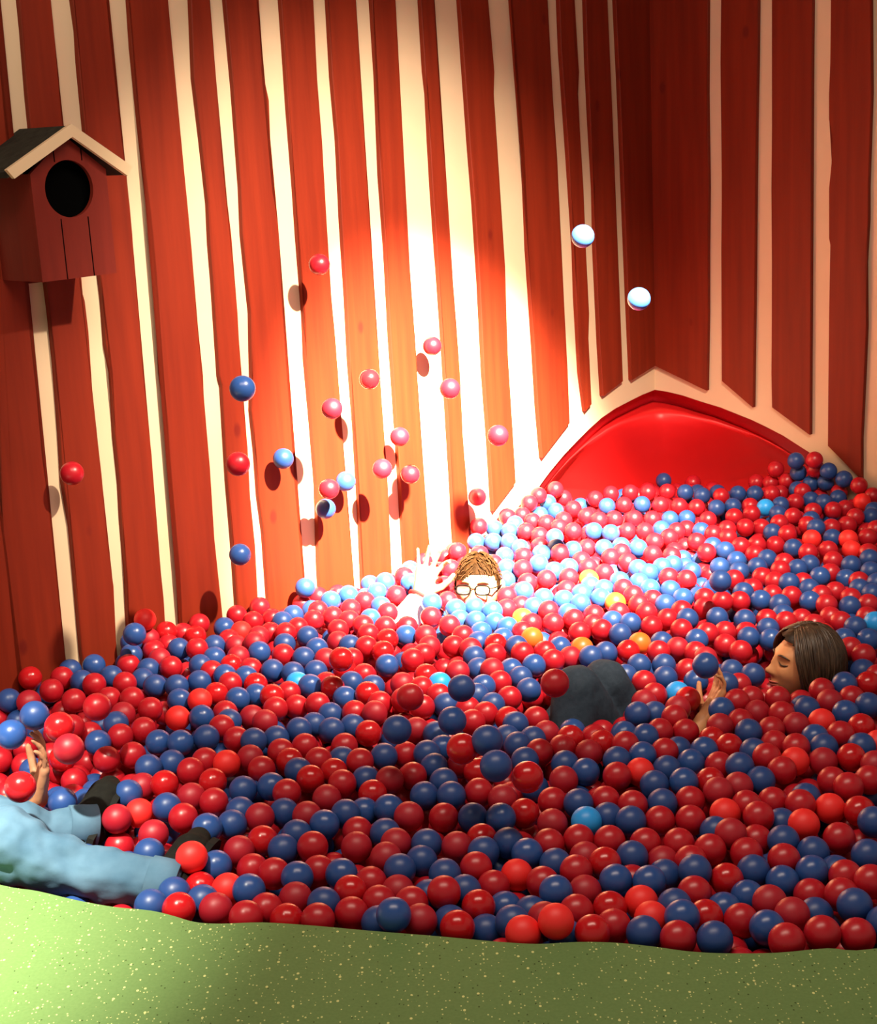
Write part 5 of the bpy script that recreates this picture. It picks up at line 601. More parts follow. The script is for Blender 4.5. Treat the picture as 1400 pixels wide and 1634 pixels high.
297,3240,-111,1270,4817,-75,1639,5780,-76,1207,5222,-68,1074,3177,-127,1437,6117,-121,-514,4606,-65,-1087,3811,-84,727,5610,-170,1779,5527,-75,588,3559,-174,719,5688,-116,
-365,4703,-143,-861,3916,-149,1266,2993,2,1462,2981,-103,1752,4724,-3,1601,5511,-106,-132,4523,-60,669,5156,-92,-1568,3769,-118,1268,5105,-75,-1184,3916,-82,399,5246,-69,
1210,5121,-169,1913,5154,-116,-1301,3841,-27,590,3598,-86,1425,2700,6,625,4988,-43,-620,3453,-61,-689,3935,-171,-178,4579,-94,749,2959,-76,458,5852,-122,-1202,4239,-46,
1017,3428,-135,966,6052,-171,2103,5227,-101,1272,4454,-40,751,4313,-44,2141,3316,-1,-456,4422,-167,-253,3953,-129,-1079,3276,-46,994,4823,-153,1802,3130,-43,129,3870,-156,
940,2966,-148,1301,6225,-154,226,3171,-117,1000,5418,-59,1888,4769,-130,-647,3601,-64,-1051,3833,-169,283,4775,-155,-1135,4308,-149,1376,4187,-111,935,2741,-25,1737,4266,-33,
1889,5061,2,402,3712,-41,481,5156,-128,1840,4622,-115,953,5658,-138,-673,4798,-95,1711,4747,-121,-114,3196,-69,2263,3923,-128,1578,5009,-156,1917,5086,-122,1088,6036,-83,
2109,4278,-14,806,3168,-89,-790,3310,-146,2031,4905,-10,919,5922,-72,-249,4310,-146,1281,4900,-56,-473,3436,-135,-550,3785,-154,-942,3106,-104,-1527,3560,-126,-521,2861,-116,
1858,5524,-73,331,2951,-50,-796,4352,-44,-310,3332,-83,2047,4867,-63,-58,5339,-155,880,4043,-149,1009,4761,-132,-1057,4140,-152,1438,3473,-110,1290,3835,-13,1770,3968,-118,
1067,3839,-137,-595,3921,-142,-1446,3580,-134,197,3654,-152,-1413,4021,-82,1598,3261,-59,565,3306,-171,-306,3386,-124,374,5882,-74,1412,5648,-54,2268,3352,-69,-560,3718,-160,
-163,3928,-100,-979,3609,-52,840,5477,-51,1913,3093,-123,2294,4612,-18,-760,3618,-53,1531,5362,-157,384,3079,-105,-131,3432,-65,363,4594,-142,2125,4845,-23,1889,4378,-75,
122,3348,-50,-444,3756,-107,858,4622,-45,79,5560,-167,189,3984,-146,-40,4965,-123,917,2856,-148,577,4156,-47,334,5254,-103,808,3263,-43,2052,4111,-91,314,4987,-113,
1989,3639,-122,851,4262,-57,-883,3623,-64,-895,4563,-49,902,5133,-173,681,3403,-158,773,4806,-127,2189,3683,-113,-76,5418,-106,1511,3864,-18,746,4620,-76,1285,5421,-172,
-753,3958,-162,714,5021,-58,-779,4547,-65,1981,5275,-44,494,3230,-47,-331,2954,-157,342,5847,-153,2096,4169,-124,2007,3901,-19,136,2984,-172,1955,4291,4,1130,5047,-56,
1134,3137,-4,-1036,3685,-54,279,4593,-171,1775,4372,-8,1675,5130,-84,2031,2993,-2,867,4391,-172,195,4364,-170,-1006,4254,-157,1285,3505,-2,1420,2773,-4,902,4663,-91,
-888,3549,-167,2254,3973,-4,1311,2868,-1,600,3470,-79,1739,4645,-1,2073,4795,-129,-969,4499,-84,1053,3395,-66,640,4784,-72,902,5135,-104,287,4351,-156,260,4872,-82,
998,3558,-150,526,5746,-59,-1181,4088,-164,1634,3967,-76,-1216,3312,-115,1363,5858,-49,692,5490,-168,156,5286,-88,286,2873,-53,1455,4897,-160,1105,4839,-134,673,3118,-62,
-208,3539,-147,880,3034,-170,215,4059,-146,1042,5436,-138,766,4221,-142,1287,4614,-86,717,4728,-171,1204,5466,-50,74,3027,-154,356,2597,-164,1382,3901,1,-386,3824,-85,
-496,4053,-47,586,3315,-83,2112,4983,-25,1525,2721,-96,-971,4192,-167,-90,3607,-157,2248,3861,-54,2294,3865,-104,-1768,3209,-24,-551,4444,-144,-123,3954,-39,1155,3757,-40,
2300,3149,-2,1093,5173,-55,1641,4103,0,1433,4216,-79,-1155,3308,4,-83,3800,-115,1778,3742,-15,523,5950,-86,2266,3233,-17,1514,5436,-148,-343,3453,-118,1301,2960,-74,
1420,3343,-117,1876,3045,-73,792,6243,-40,304,4483,-57,1653,4577,-69,-351,4786,-123,-563,4734,-167,-562,2782,-159,-301,4360,-167,1020,4814,-44,9,4189,-162,1053,3605,-63,
1280,5241,-55,1221,3186,-126,-532,4950,-116,3,3290,-62,-176,3282,-178,-402,3635,-142,1626,3826,-49,2191,3547,-74,720,5880,-107,2299,3743,-65,1874,4779,-1,168,3283,-61,
1663,5833,-33,-692,4480,-171,1928,4534,-116,-135,3065,-95,103,4581,-147,1249,2836,-37,-1324,3427,-121,1533,4175,-6,497,4075,-40,1309,5960,-165,2043,4399,-68,-90,3948,-158,
1904,2933,-85,500,4869,-153,871,3553,-82,1703,5761,-60,988,2645,7,1126,3112,-67,2300,4976,-57,687,6203,-81,-598,4383,-162,727,4121,-84,2144,4348,-6,1561,3336,-135,
940,3852,-122,1933,4384,-128,1146,5487,-78,-378,3885,-132,2150,3977,-127,86,3628,-162,-435,3549,-88,442,4135,-146,-287,4448,-139,1944,4348,-31,1345,3528,-128,-541,4043,-152,
-163,3812,-44,691,2594,-109,1680,4909,-2,1092,3792,-61,2242,5266,-131,-387,3111,-164,884,3447,-55,1627,3227,-132,-1202,4147,-138,2131,2851,-72,1589,5724,-175,1194,4505,-60,
695,5724,-168,-1030,4435,-103,-327,3946,-173,564,5274,-158,2193,3049,-61,-186,3329,-131,1496,5011,-148,-1085,4061,-168,2271,5099,-111,-607,3510,-165,873,6416,-135,1054,4459,-80,
-537,4215,-69,782,4541,-160,-1278,3585,-11,101,4275,-63,756,4007,-176,1961,5078,-6,-273,4239,-166,1409,5146,-163,-588,2906,-161,1396,2999,-4,1248,4888,-167,655,5953,-101,
1655,4470,-88,2023,2905,-128,-957,4210,-48,1724,5700,-82,167,4692,-111,1304,4074,-113,1335,6074,-87,346,4144,-54,-55,4148,-85,-6,2897,-64,1831,5737,16,146,3578,-62,
796,5555,-161,1481,5338,-58,1001,4991,-55,1472,3894,-64,-609,3879,-65,1923,3972,-33,-883,4225,-162,1596,4992,-79,1260,2732,-117,-170,4977,-155,-36,3801,-164,1213,5535,-171,
1562,5254,-96,1139,4543,-116,2234,2994,-98,1738,3031,-108,-479,4924,-82,1272,5260,-170,802,3209,-172,440,4055,-86,580,3669,-67,1134,6399,-160,1401,4351,-129,1724,4907,-75,
-599,3295,-159,-428,3002,-163,-786,3163,-155,634,4499,-167,1739,3918,-85,30,4457,-168,773,6159,-82,276,5603,-84,1714,3113,-25,409,5812,-41,-3,4051,-171,969,5382,-112,
-1323,3548,-126,844,4681,-165,1158,5234,-158,1456,6064,-83,305,4739,-56,-376,2820,-174,1641,4710,-63,1050,2939,-53,-159,4952,-45,106,3683,-129,1890,3256,-5,1914,3716,-56,
646,5666,-65,-244,3904,-82,613,4666,-168,-1842,3440,-124,-562,4780,-50,1386,4808,-96,2301,5287,-14,2,3919,-75,224,5504,-160,-708,3120,-46,1808,3444,-11,2228,3322,3,
-471,4363,-137,764,2995,-163,601,5214,-116,-725,3231,-149,1811,4174,-71,2111,3846,-108,-142,2907,-58,367,2794,-53,1065,3276,-1,1860,4469,-40,-1139,3731,-53,1772,4586,-1,
1718,5743,-158,1051,5964,-166,-1398,3278,-24,-55,2773,-55,875,5589,-173,1242,2663,-113,1069,2619,-108,706,6194,-155,-1625,3813,-58,-670,3166,-81,1377,5192,-51,436,4550,-71,
1983,2776,-104,-284,3154,-109,1465,4835,-57,939,3995,-115,1833,5634,-47,526,5831,-155,-326,4452,-83,752,6032,-164,1621,4275,-128,1328,4532,-155,175,4588,-97,-671,3733,-163,
172,5670,-153,1422,6047,-12,-1746,3690,-52,1433,5882,-161,-734,4371,-64,1910,3434,-119,897,5028,-171,-784,2865,-44,-316,4513,-169,611,6133,-162,752,4743,-114,837,5735,-140,
2127,4700,-121,1635,3401,-113,-21,3124,-175,2018,5021,-14,1308,4964,-159,900,3130,-57,-456,3366,-163,1604,5860,-156,1391,4508,-62,1552,4378,-95,-1157,4162,-90,414,4192,-55,
1461,4195,-4,-288,4606,-141,-252,5008,-80,388,5747,-165,2138,5045,-12,-1755,3581,-98,484,6007,-105,-210,3166,-102,790,4399,-157,-235,4834,-124,831,2723,-58,436,5113,-154,
1358,3735,-58,667,6082,-80,1591,2883,4,-1404,3903,-40,2083,4378,-2,257,3533,-158,921,3598,-91,-724,4025,-62,1417,3128,-36,-128,2816,-157,1382,3001,-112,1531,2852,-26,
1184,5352,-172,2126,3917,-106,-757,2902,-158,1718,5464,-173,-1307,4071,-55,1175,3691,-132,-541,4530,-52,35,4281,-48,1804,2903,-58,-1623,3295,6,-1391,3952,-120,81,3548,-53,
891,3516,-170,-791,3237,-60,-108,4413,-44,179,5555,-126,1485,5929,21,1137,4958,-51,-28,3635,-152,1858,5251,-130,963,4444,-155,-117,4702,-167,-1001,3907,-45,1156,3516,-79,
-912,3441,-36,1980,3359,4,31,2957,-57,648,3330,-59,-1554,3255,-116,268,4279,-57,1040,3862,-54,2189,2947,-116,2025,5095,-19,-95,4586,-159,1510,3475,-7,-387,4900,-59,
525,2622,-55,1939,3495,-17,-446,3151,-117,469,2975,-177,801,6239,-169,1588,2862,-117,2118,3122,-117,-1406,3875,-125,-723,3307,-155,-18,5264,-143,60,3887,-55,950,5576,-66,
1636,3734,-66,940,3748,-54,445,3756,-163,1143,5114,-165,-206,3476,-52,598,2765,-107,2233,3563,-1,1756,4058,-58,-1882,3290,-93,259,5004,-50,957,5132,-63,1483,5681,-160,
1409,3918,-59,17,5478,-47,355,4713,-95,454,5705,-135,-885,3788,-141,1285,3714,-8,613,2527,-51,580,4951,-161,1939,3514,-128,1132,4007,-179,2087,3718,-121,720,5427,-39,
1008,5324,-112,776,5896,-51,1636,5133,-171,196,4147,-142,1263,3205,-2,-300,2939,-90,501,4602,-91,2113,3581,-105,-338,3325,-146,239,4325,-99,34,3357,-116,1998,3991,-72,
1859,4026,5,1859,3644,-4,-120,5137,-59,2108,4221,-83,505,2567,-155,1422,4433,-169,-194,4443,-146,450,5480,-171,2238,4874,-129,658,3993,-51,-172,4189,-82,1828,3914,-20,
7,4382,-121,-1532,3901,-94,2305,3566,-61,1194,6351,-137,-1587,3616,-123,974,3387,-169,1860,5122,-3,-858,3103,-46,-713,4307,-164,1214,3396,-135,1407,5284,-67,1153,4239,-72,
-625,4043,-170,-553,4657,-129,-102,5082,-138,676,5097,-59,1800,4256,-9,1971,3064,0,1973,5506,-130,1042,4905,-50,1461,5160,-122,-1407,3771,-44,945,4868,-56,405,5178,-145,
1692,2938,-69,-905,4144,-47,1365,2968,-55,1609,5020,-18,73,5188,-105,-107,3492,-41,1521,3515,-111,1673,5304,-167,711,4980,-127,896,2862,-84,975,6273,-92,314,4025,-41,
114,4337,-138,500,4838,-54,1080,4228,-76,1886,4652,-11,-1240,4059,-57,1505,3714,-130,1735,4957,-120,2287,4439,-22,757,5960,-66,1521,2932,-48,1437,4420,-48,1628,3135,-130,
1321,4427,-78,-679,2893,-160,819,3728,-154,1816,5423,-67,627,3626,-175,1525,5127,-127,2256,2790,-6,-624,4321,-150,498,2863,-144,454,3531,-168,2081,4929,-95,-1701,3295,-40,
893,2807,-45,-1104,3902,-171,1621,4389,-119,-607,4042,-40,259,3296,-50,1055,6157,-63,-614,3720,-53,880,6283,-170,-676,2934,-101,530,2958,-66,-1523,3794,-14,-1923,3506,-59,
813,3968,-54,1879,3457,-4,-469,4557,-51,1796,4673,-126,-1016,4123,-42,1348,4365,-54,-1215,3098,-71,-1507,3688,-76,-1669,3190,-101,157,2895,-175,1391,5393,-166,1185,2911,2,
640,5937,-171,1234,5051,-52,1092,2803,-120,883,4736,-170,1249,5543,-100,2224,4674,-1,2053,5484,-46,2118,3187,-60,1603,3399,-12,1320,5748,-64,839,6121,-101,994,4222,-91,
548,3175,-68,872,3703,-121,680,5794,-71,1256,5482,-173,-1344,3788,-27,451,4512,-165,361,2974,-160,31,2725,-154,329,3640,-119,1710,4372,-131,2118,4443,-127,2046,4096,-4,
774,3140,-171,-1300,3185,-30,1979,4761,-61,2132,5045,-127,-1996,3334,-10,-205,3834,-159,-1118,4095,-50,1125,4277,-166,1890,5230,-74,1796,3812,-85,-79,3228,-118,988,4980,-163,
-1,5054,-41,1189,4070,-158,1947,4996,-70,819,4061,-175,2291,4192,-23,298,5328,-43,-1199,4253,-138,1718,3208,-4,153,2840,-119,896,2920,-172,511,4440,-53,-482,4661,-117,
1334,4108,-49,2294,5132,-42,1433,3920,-123,2198,4737,-2,935,4998,-74,471,4197,-92,284,2591,-105,1428,5016,-44,1895,4914,-131,1547,5192,-73,1119,2846,1,-189,5166,-173,
1126,4796,-87,772,6305,-57,-1934,3330,-43,1113,6250,-40,1613,4814,-2,-407,4563,-172,1522,4878,-41,252,2924,-141,2193,3880,-95,1020,5374,-156,-145,5258,-111,-244,4093,-70,
-1058,3172,-79,1755,3485,-128,-382,2773,-64,467,2737,-59,2081,3481,-82,184,3394,-117,-1244,3572,-124,402,4761,-84,347,3303,-42,782,5382,-107,1344,4743,-149,2054,3627,-60,
1128,5142,-104,584,4513,-42,-1542,3426,-6,1187,5606,-161,1050,5468,-51,1975,4173,-44,-1421,3424,-13,403,4669,-76,1840,2846,0,749,4272,-98,1255,3137,-1,-1267,3292,15,
417,4767,-155,624,3254,-124,-1228,3825,-37,366,3964,-169,909,4266,-162,711,5678,-48,1458,3534,-132,722,4895,-54,-475,4778,-107,-78,3035,-118,-37,3997,-146,388,4088,-49,
-238,5116,-93,729,3556,-169,2303,4496,-114,-431,4689,-152,1236,5473,-109,63,4682,-172,234,4798,-96,1912,3150,-5,1100,3472,-173,305,2701,-70,910,5418,-112,247,4988,-133,
2185,4610,-71,2153,4787,-1,1942,4867,-122,1212,6070,-157,833,3579,-155,2074,5362,-83,321,4871,-46,1199,5837,-110,1391,4304,-12,1146,6199,-170,621,6139,-94,-275,3045,-45,
124,4897,-140,2161,4129,-125,-525,3595,-173,413,3111,-158,1866,5592,4,-1009,3621,-153,1481,4064,-87,1496,4316,-117,-197,5050,-110,785,2534,-114,-647,4721,-148,1250,5676,-65,
1290,3479,-90,179,2730,-109,2201,5225,-31,1028,5049,-120,943,2889,-25,292,5500,-43,-73,5411,-174,-251,5150,-151,1643,4768,-128,663,4696,-84,2193,3006,4,-939,3309,-88,
1867,4507,-127,87,3027,-65,-400,3139,-53,761,5298,-119,-800,2987,-73,-1116,3802,-164,-1115,3333,-65,1386,6157,-66,-117,5370,-55,202,3627,-68,1759,3490,0,1515,3783,-45,
1294,4373,-172,-489,4588,-163,1939,3314,-115,-1265,3937,-61,1967,5029,-126,482,5410,-69,91,5480,-166,-940,4323,-62,1477,4688,-87,1623,3954,-8,827,4516,-54,548,3853,-167,
2232,3102,0,-816,3039,-165,510,4437,-169,261,3253,-169,-258,4963,-170,97,4766,-60,444,2757,-162,1444,3292,-78,-417,3996,-148,1512,3396,-125,1917,5364,-85,1504,4070,-21,
-308,4668,-165,-654,4532,-81,675,2923,-124,1353,3673,-116,1873,3070,-5,2190,3878,-22,-1013,4313,-48,536,5073,-100,2103,5477,-108,2034,3099,-115,867,5359,-36,-694,3467,-164,
99,3339,-126,-991,3069,-134,1516,3601,-114,-606,4248,-170,942,6115,-170,1146,3069,-115,-1290,3134,-74,1160,2931,-117,639,3457,-170,1423,2928,3,377,5636,-45,885,4563,-62,
1767,4505,-29,-949,2948,-61,183,2800,-55,-252,4666,-109,-578,3391,-169,-218,4538,-56,2138,3252,-68,656,5346,-68,-710,3851,-132,459,3670,-68,1515,4427,-8,698,6081,-166,
2213,4204,-51,1210,3032,1,444,5376,-141,2296,5162,-116,-460,4645,-55,871,4440,-57,407,3590,-171,]
FLYING=[
('R', -0.347, 4.993, 1.118, 'dark red ball in mid-air, highest of those over the orange-lit planks'),
('B', -0.503, 3.963, 0.89, 'navy ball in mid-air before the thin white stripe, upper left of the flying balls'),
('R', -0.566, 4.214, 0.632, 'pinkish red ball in mid-air just below the upper left navy ball'),
('B', -0.509, 4.923, 0.489, 'small navy ball in mid-air right of the pinkish red one'),
('R', -0.331, 4.875, 0.658, 'crimson ball in mid-air touching the left edge of a white stripe, centre of the wall'),
('R', -0.209, 5.046, 0.721, 'crimson ball in mid-air, upper right of the one by the white stripe'),
('R', 0.01, 5.461, 0.763, 'small crimson ball in mid-air over the widest bright stripe'),
('R', 0.061, 5.034, 0.676, 'crimson ball in mid-air below the widest bright stripe ball, on the narrow plank'),
('R', -0.125, 5.318, 0.462, 'crimson ball in mid-air right of the narrowing white stripe'),
('R', -0.188, 5.125, 0.391, 'crimson ball in mid-air at the left of the narrow white stripe, lower centre'),
('R', -0.094, 5.284, 0.329, 'crimson ball in mid-air level with and right of its lower centre neighbour'),
('B', -0.318, 5.119, 0.354, 'small blue ball in mid-air on the white stripe, right of a crimson one'),
('R', -0.366, 4.955, 0.369, 'crimson ball in mid-air directly left of the small blue one'),
('B', -0.389, 5.044, 0.278, 'blue ball in mid-air directly under the crimson and blue pair'),
('B', -0.64, 4.624, 0.248, 'navy ball in mid-air low by the left white stripe, above the heap'),
('R', 0.209, 4.846, 0.544, 'dark crimson ball in mid-air left of the slide arch'),
('R', 0.152, 5.614, 0.15, 'crimson ball falling beside the lower left foot of the slide arch'),
('R', -1.07, 4.325, 0.607, 'faint crimson ball in mid-air at far left before the shaded planks'),
('B', -0.473, 4.962, 0.022, 'small navy ball falling close above the heap at the white stripe'),
('B', 0.48, 4.599, 1.193, 'light-catching blue ball in mid-air before two thin stripes, highest blue one'),
('B', 0.639, 4.549, 1.001, 'light-catching blue ball in mid-air above the arch peak'),
('B', 0.034, 3.573, 0.16, 'navy ball tossed just above the pit behind the red cluster, in the centre'),
('B', 0.006, 3.411, 0.14, 'navy ball tossed above the pit, left of the centre cluster'),
('B', 0.08, 3.09, 0.22, 'dark navy ball tossed above the centre of the pit'),
('B', 0.094, 2.998, 0.2, 'purplish navy ball tossed low right of the centre cluster'),
('R', 0.162, 3.02, 0.16, 'crimson ball tossed low, right end of the centre cluster'),
('R', 0.024, 3.099, 0.2, 'crimson ball tossed at the heart of the centre cluster'),
('B', -0.126, 3.326, 0.16, 'purplish navy ball tossed left of the centre cluster'),
('R', -0.097, 3.583, 0.14, 'crimson ball tossed above the purplish navy one'),
('R', 0.259, 3.418, 0.22, 'crimson ball in mid-air right in front of the navy jeans knee'),
('R', -0.296, 4.003, 0.1, 'crimson ball bouncing over the heap left of the centre'),
('B', -0.938, 4.325, 0.1, 'navy ball bouncing at the foot of the left wall beside an orange-red ball'),
('R', -0.878, 3.528, 0.18, 'crimson ball tossed above the black shoe at the left'),
('R', -0.864, 3.172, 0.22, 'crimson ball tossed right of the raised hand'),
('R', -0.903, 3.258, 0.24, 'dark crimson ball tossed higher right of the raised hand'),
('B', -1.022, 3.277, 0.22, 'navy ball tossed at the left picture edge above the raised hand'),
('B', -0.98, 3.338, 0.24, 'navy ball tossed above the raised hand, right of another navy one'),
('B', 0.866, 4.476, 0.12, 'pale blue ball tossed over the bright field before the slide'),
('B', 0.684, 3.745, 0.12, 'blue ball at the fingertips of the raised hand by the dark-haired head'),
('R', -0.959, 3.09, 0.17, 'large-looking crimson ball held at the raised hand above the light blue jeans')]
NFLY={'R': 22, 'B': 18}
TOP = 3.0; PIT = -.75; ZL = .03; R = .035

# ------------------------------------------------------------------ room
def wall(name, P, arch, length, boards, n):
    bm = bmesh.new()
    top = TOP + .02; sill = -.2
    prism(bm, [P(*q) for q in ((length, top), (length, PIT), (arch[0][0], PIT), (arch[0][0], top))], -n * .06)
    for (s0, z0), (s1, z1) in zip(arch, arch[1:]):
        prism(bm, [P(s0, top), P(s0, z0), P(s1, z1), P(s1, top)], -n * .06)
    prism(bm, [P(arch[0][0], sill), P(arch[0][0], PIT), P(0, PIT), P(0, sill)], -n * .06)
    bmesh.ops.remove_doubles(bm, verts=bm.verts, dist=.00005)
    seen = {}; dead = []                                   # drop the inner faces where two slabs meet
    for f in bm.faces:
        k = frozenset(v.index for v in f.verts) if False else tuple(sorted(tuple(round(c_, 3) for c_ in v.co) for v in f.verts))
        if k in seen: dead += [f, seen[k]]
        seen[k] = f
    bmesh.ops.delete(bm, geom=list(set(dead)), context='FACES')
    w_ = structure(obj(name, bm, M['cream']))
    bm = bmesh.new()
    for k, bd in enumerate(boards):
        q = [P(s, z, .0005) for s, z in bd]
        a = [bm.verts.new(p) for p in q]
        # front face slightly inset = softened arris
        cs = sum(s for s, z in bd) / len(bd)
        th = .02
        mid = [bm.verts.new(p + n * (th - .003)) for p in q]
        fr = []
        for (s, z), p in zip(bd, q):
            ds = .0025 if s < cs else -.0025
            if s == 0.0: ds = 0
            fr.append(bm.verts.new(P(s + ds, z, th)))
        nn = len(a)
        for A, B in ((a, mid), (mid, fr)):
            for i in range(nn): bm.faces.new((A[i], B[i], B[(i + 1) % nn], A[(i + 1) % nn]))
        f = bm.faces.new(fr); bmesh.ops.triangulate(bm, faces=[f])
    o = obj('plank_cladding', bm, M['plank'], w_)
    return w_
wall('wall_left', PL, ARCHL, 5.2, BOARDSL, NL)
wall('wall_right', PR, ARCHR[::-1], 2.9, BOARDSR, NR)
bm = bmesh.new()
cl = [PL(-.05, TOP), PL(5.2, TOP), Vector((-2.7, 0.2, TOP)), Vector((3.1, .2, TOP)), PR(2.9, TOP)]
prism(bm, cl, Vector((0, 0, .08))); structure(obj('ceiling', bm, M['ceiling']))
bm = bmesh.new()
prism(bm, [COR + Vector((0, 0, PIT)), PL(5.2, PIT), Vector((-2.7, 2.3, PIT)), Vector((3.1, 2.3, PIT)), PR(2.9, PIT)], Vector((0, 0, -.06)))
structure(obj('floor', bm, M['pit']))
# green ledge: softly rounded lip, smooth curve
def catmull(P, k=6):
    out = []
    for i in range(len(P) - 1):
        p0 = Vector(P[max(i - 1, 0)]); p1 = Vector(P[i]); p2 = Vector(P[i + 1]); p3 = Vector(P[min(i + 2, len(P) - 1)])
        for j in range(k):
            t = j / k
            out.append(.5 * ((2 * p1) + (p2 - p0) * t + (2 * p0 - 5 * p1 + 4 * p2 - p3) * t * t + (3 * p1 - p0 - 3 * p2 + p3) * t ** 3))
    out.append(Vector(P[-1])); return out
E_ = catmull(LEDGE, 4)
bm = bmesh.new(); rows = []
for dy, z in ((0, PIT), (0, ZL - .008), (-.002, ZL - .003), (-.007, ZL)): rows.append([bm.verts.new((p.x, p.y + dy, z)) for p in E_])
rows.append([bm.verts.new((p.x, .3, ZL)) for p in E_]); rows.append([bm.verts.new((p.x, .3, PIT)) for p in E_])
for a, b_ in zip(rows, rows[1:] + rows[:1]):
    for i in range(len(a) - 1): bm.faces.new((a[i], a[i + 1], b_[i + 1], b_[i]))
for i in (0, -1): bm.faces.new([r_[i] for r_ in rows])
o = structure(obj('floor_ledge', bm, M['green']))

# ------------------------------------------------------------------ slide mouth (red moulded plastic in the corner opening)
sl = empty('slide', COR + Vector((0, -.4, 0)))
tag(sl, 'red moulded plastic slide mouth in the pointed arch opening of the striped corner', 'slide')
ring = [PL(s, z, -.004) for s, z in ARCHL] + [PR(s, z, -.004) for s, z in ARCHR[1:]]
ring = [PL(ARCHL[0][0] + .03, -.22, -.004)] + ring + [PR(ARCHR[-1][0] + .03, -.22, -.004)]
rr = []
for i in range(len(ring) - 1):
    for t in (0, .5): rr.append(ring[i].lerp(ring[i + 1], t))
ring = rr + [ring[-1]]
back = Vector((.02, 1, 0)).normalized()
midp = (ring[0] + ring[-1]) / 2
def plane_blend(P, k):   # pull the folded ring towards one smooth arc
    q = P.copy(); dep = (P - midp).dot(back); return P - back * dep * k
def loft(levels, flip=False):
    bm = bmesh.new(); L_ = []
    for sc, dz, bk, kf, lift in levels:
        row = []
        for p in ring:
            q = plane_blend(p, kf); q = midp + (q - midp) * sc + back * bk
            q.z = midp.z + (p.z - midp.z) * dz; row.append(bm.verts.new(q))
        L_.append(row)
    for a, b_ in zip(L_, L_[1:]):
        for i in range(len(a) - 1): bm.faces.new((a[i], a[i + 1], b_[i + 1], b_[i]))
    return bm
bmL = loft([(1.0, 1.0, 0, 0, 0), (.992, .985, .025, 0, 0), (.97, .945, .06, .0, 0), (.945, .905, .12, .02, 0), (.93, .885, .145, .05, 0)])
o1 = obj('slide_lip', bmL, M['slide_lip'], sl, True); o1.location = -sl.location
bmL = loft([(.93, .885, .145, .05, 0), (.925, .88, .155, .10, 0), (.915, .875, .19, .25, 0), (.90, .875, .25, .45, 0), (.85, .84, .34, .62, 0), (.76, .77, .44, .78, 0), (.60, .64, .54, .9, 0), (.42, .48, .62, .96, 0), (.2, .28, .67, 1, 0), (.02, .10, .69, 1, 0)])
o2 = obj('slide_shell', bmL, M['slide'], sl, True); o2.location = -sl.location
for o in (o1, o2):
    md = o.modifiers.new('thick', 'SOLIDIFY'); md.thickness = .012; md.offset = 1 if o is o1 else 1

# ------------------------------------------------------------------ birdhouse
bh = empty('birdhouse', PL(3.06, 1.18, .11))
tag(bh, 'red wooden birdhouse with dark roof and black round hole hung on the striped wall', 'birdhouse')
inv = Matrix.Translation(-bh.location)
def bobj(name, bm, mat, parent=bh, **k):
    if parent is bh: bm.transform(inv)
    else: bm.transform(inv)
    return obj(name, bm, mat, parent, **k)
SC, HW, FO = 3.062, .122, .225      # centre along wall, half width, face distance
ZB_, ZE, ZA = 1.18, 1.470, 1.560      # bottom, eave, gable top
def face_poly(off):
    return [PL(SC + HW, ZB_, off), PL(SC - HW, ZB_, off), PL(SC - HW, ZE, off), PL(SC, ZA + .005, off), PL(SC + HW, ZE, off)]
# front with round hole: ring of quads between hole circle and outline
def front():
    bm = bmesh.new(); n = 64; hz = 1.424; hr = .0775; hs = 3.066
    def outline(t):
        dx, dz = math.cos(t), math.sin(t); best = 9
        P = [(HW, ZB_), (-HW, ZB_), (-HW, ZE), (0, ZA + .005), (HW, ZE)]; P = [(x + SC - hs, z - hz) for x, z in P]
        for (x1, z1), (x2, z2) in zip(P, P[1:] + P[:1]):
            ex, ez = x2 - x1, z2 - z1; den = dx * ez - dz * ex
            if abs(den) < 1e-9: continue
            k = (x1 * ez - z1 * ex) / den; s_ = (x1 * dz - z1 * dx) / den
            if k > 0 and -1e-6 <= s_ <= 1 + 1e-6: best = min(best, k)
        return best
    A = []; ts = [2 * math.pi * i / n for i in range(n)]
    for x, z in ((HW, ZB_), (-HW, ZB_), (-HW, ZE), (0, ZA + .005), (HW, ZE)): ts.append(math.atan2(z - hz, x + SC - hs) % (2 * math.pi))
    ts = sorted(ts)
    for off in (FO, FO - .014):
        A.append([bm.verts.new(PL(hs + math.cos(t) * hr, hz + math.sin(t) * hr, off)) for t in ts])
        A.append([bm.verts.new(PL(hs + math.cos(t) * outline(t), hz + math.sin(t) * outline(t), off)) for t in ts])
    for a, b_ in ((A[0], A[1]), (A[1], A[3]), (A[3], A[2]), (A[2], A[0])):
        for i in range(len(a)): bm.faces.new((a[i], a[(i + 1) % len(a)], b_[(i + 1) % len(a)], b_[i]))
    return bm
bobj('front_panel', front(), M['house'])
X3 = (UL, NL, Vector((0, 0, 1)))
for ds in (-.042, .046):                                   # dark seams between the front boards
    for zc, zh in (((1.345 + ZB_) / 2, (1.345 - ZB_) / 2), (1.515, .017)):
        bm = bmesh.new(); box(bm, PL(SC - ds, zc, FO + .0003), X3, (.0013, .0012, zh)); bobj('board_seam', bm, M['black'])
for sg in (-1, 1):
    bm = bmesh.new(); box(bm, PL(SC + sg * (HW - .006), (ZB_ + ZE) / 2, FO / 2 - .006), X3, (.006, FO / 2 - .0085, (ZE - ZB_) / 2)); bobj('side_panel', bm, M['house'])
bm = bmesh.new(); box(bm, PL(SC, ZB_ + .006, FO / 2 - .006), X3, (HW - .012, FO / 2 - .009, .006)); bobj('bottom_panel', bm, M['house'])
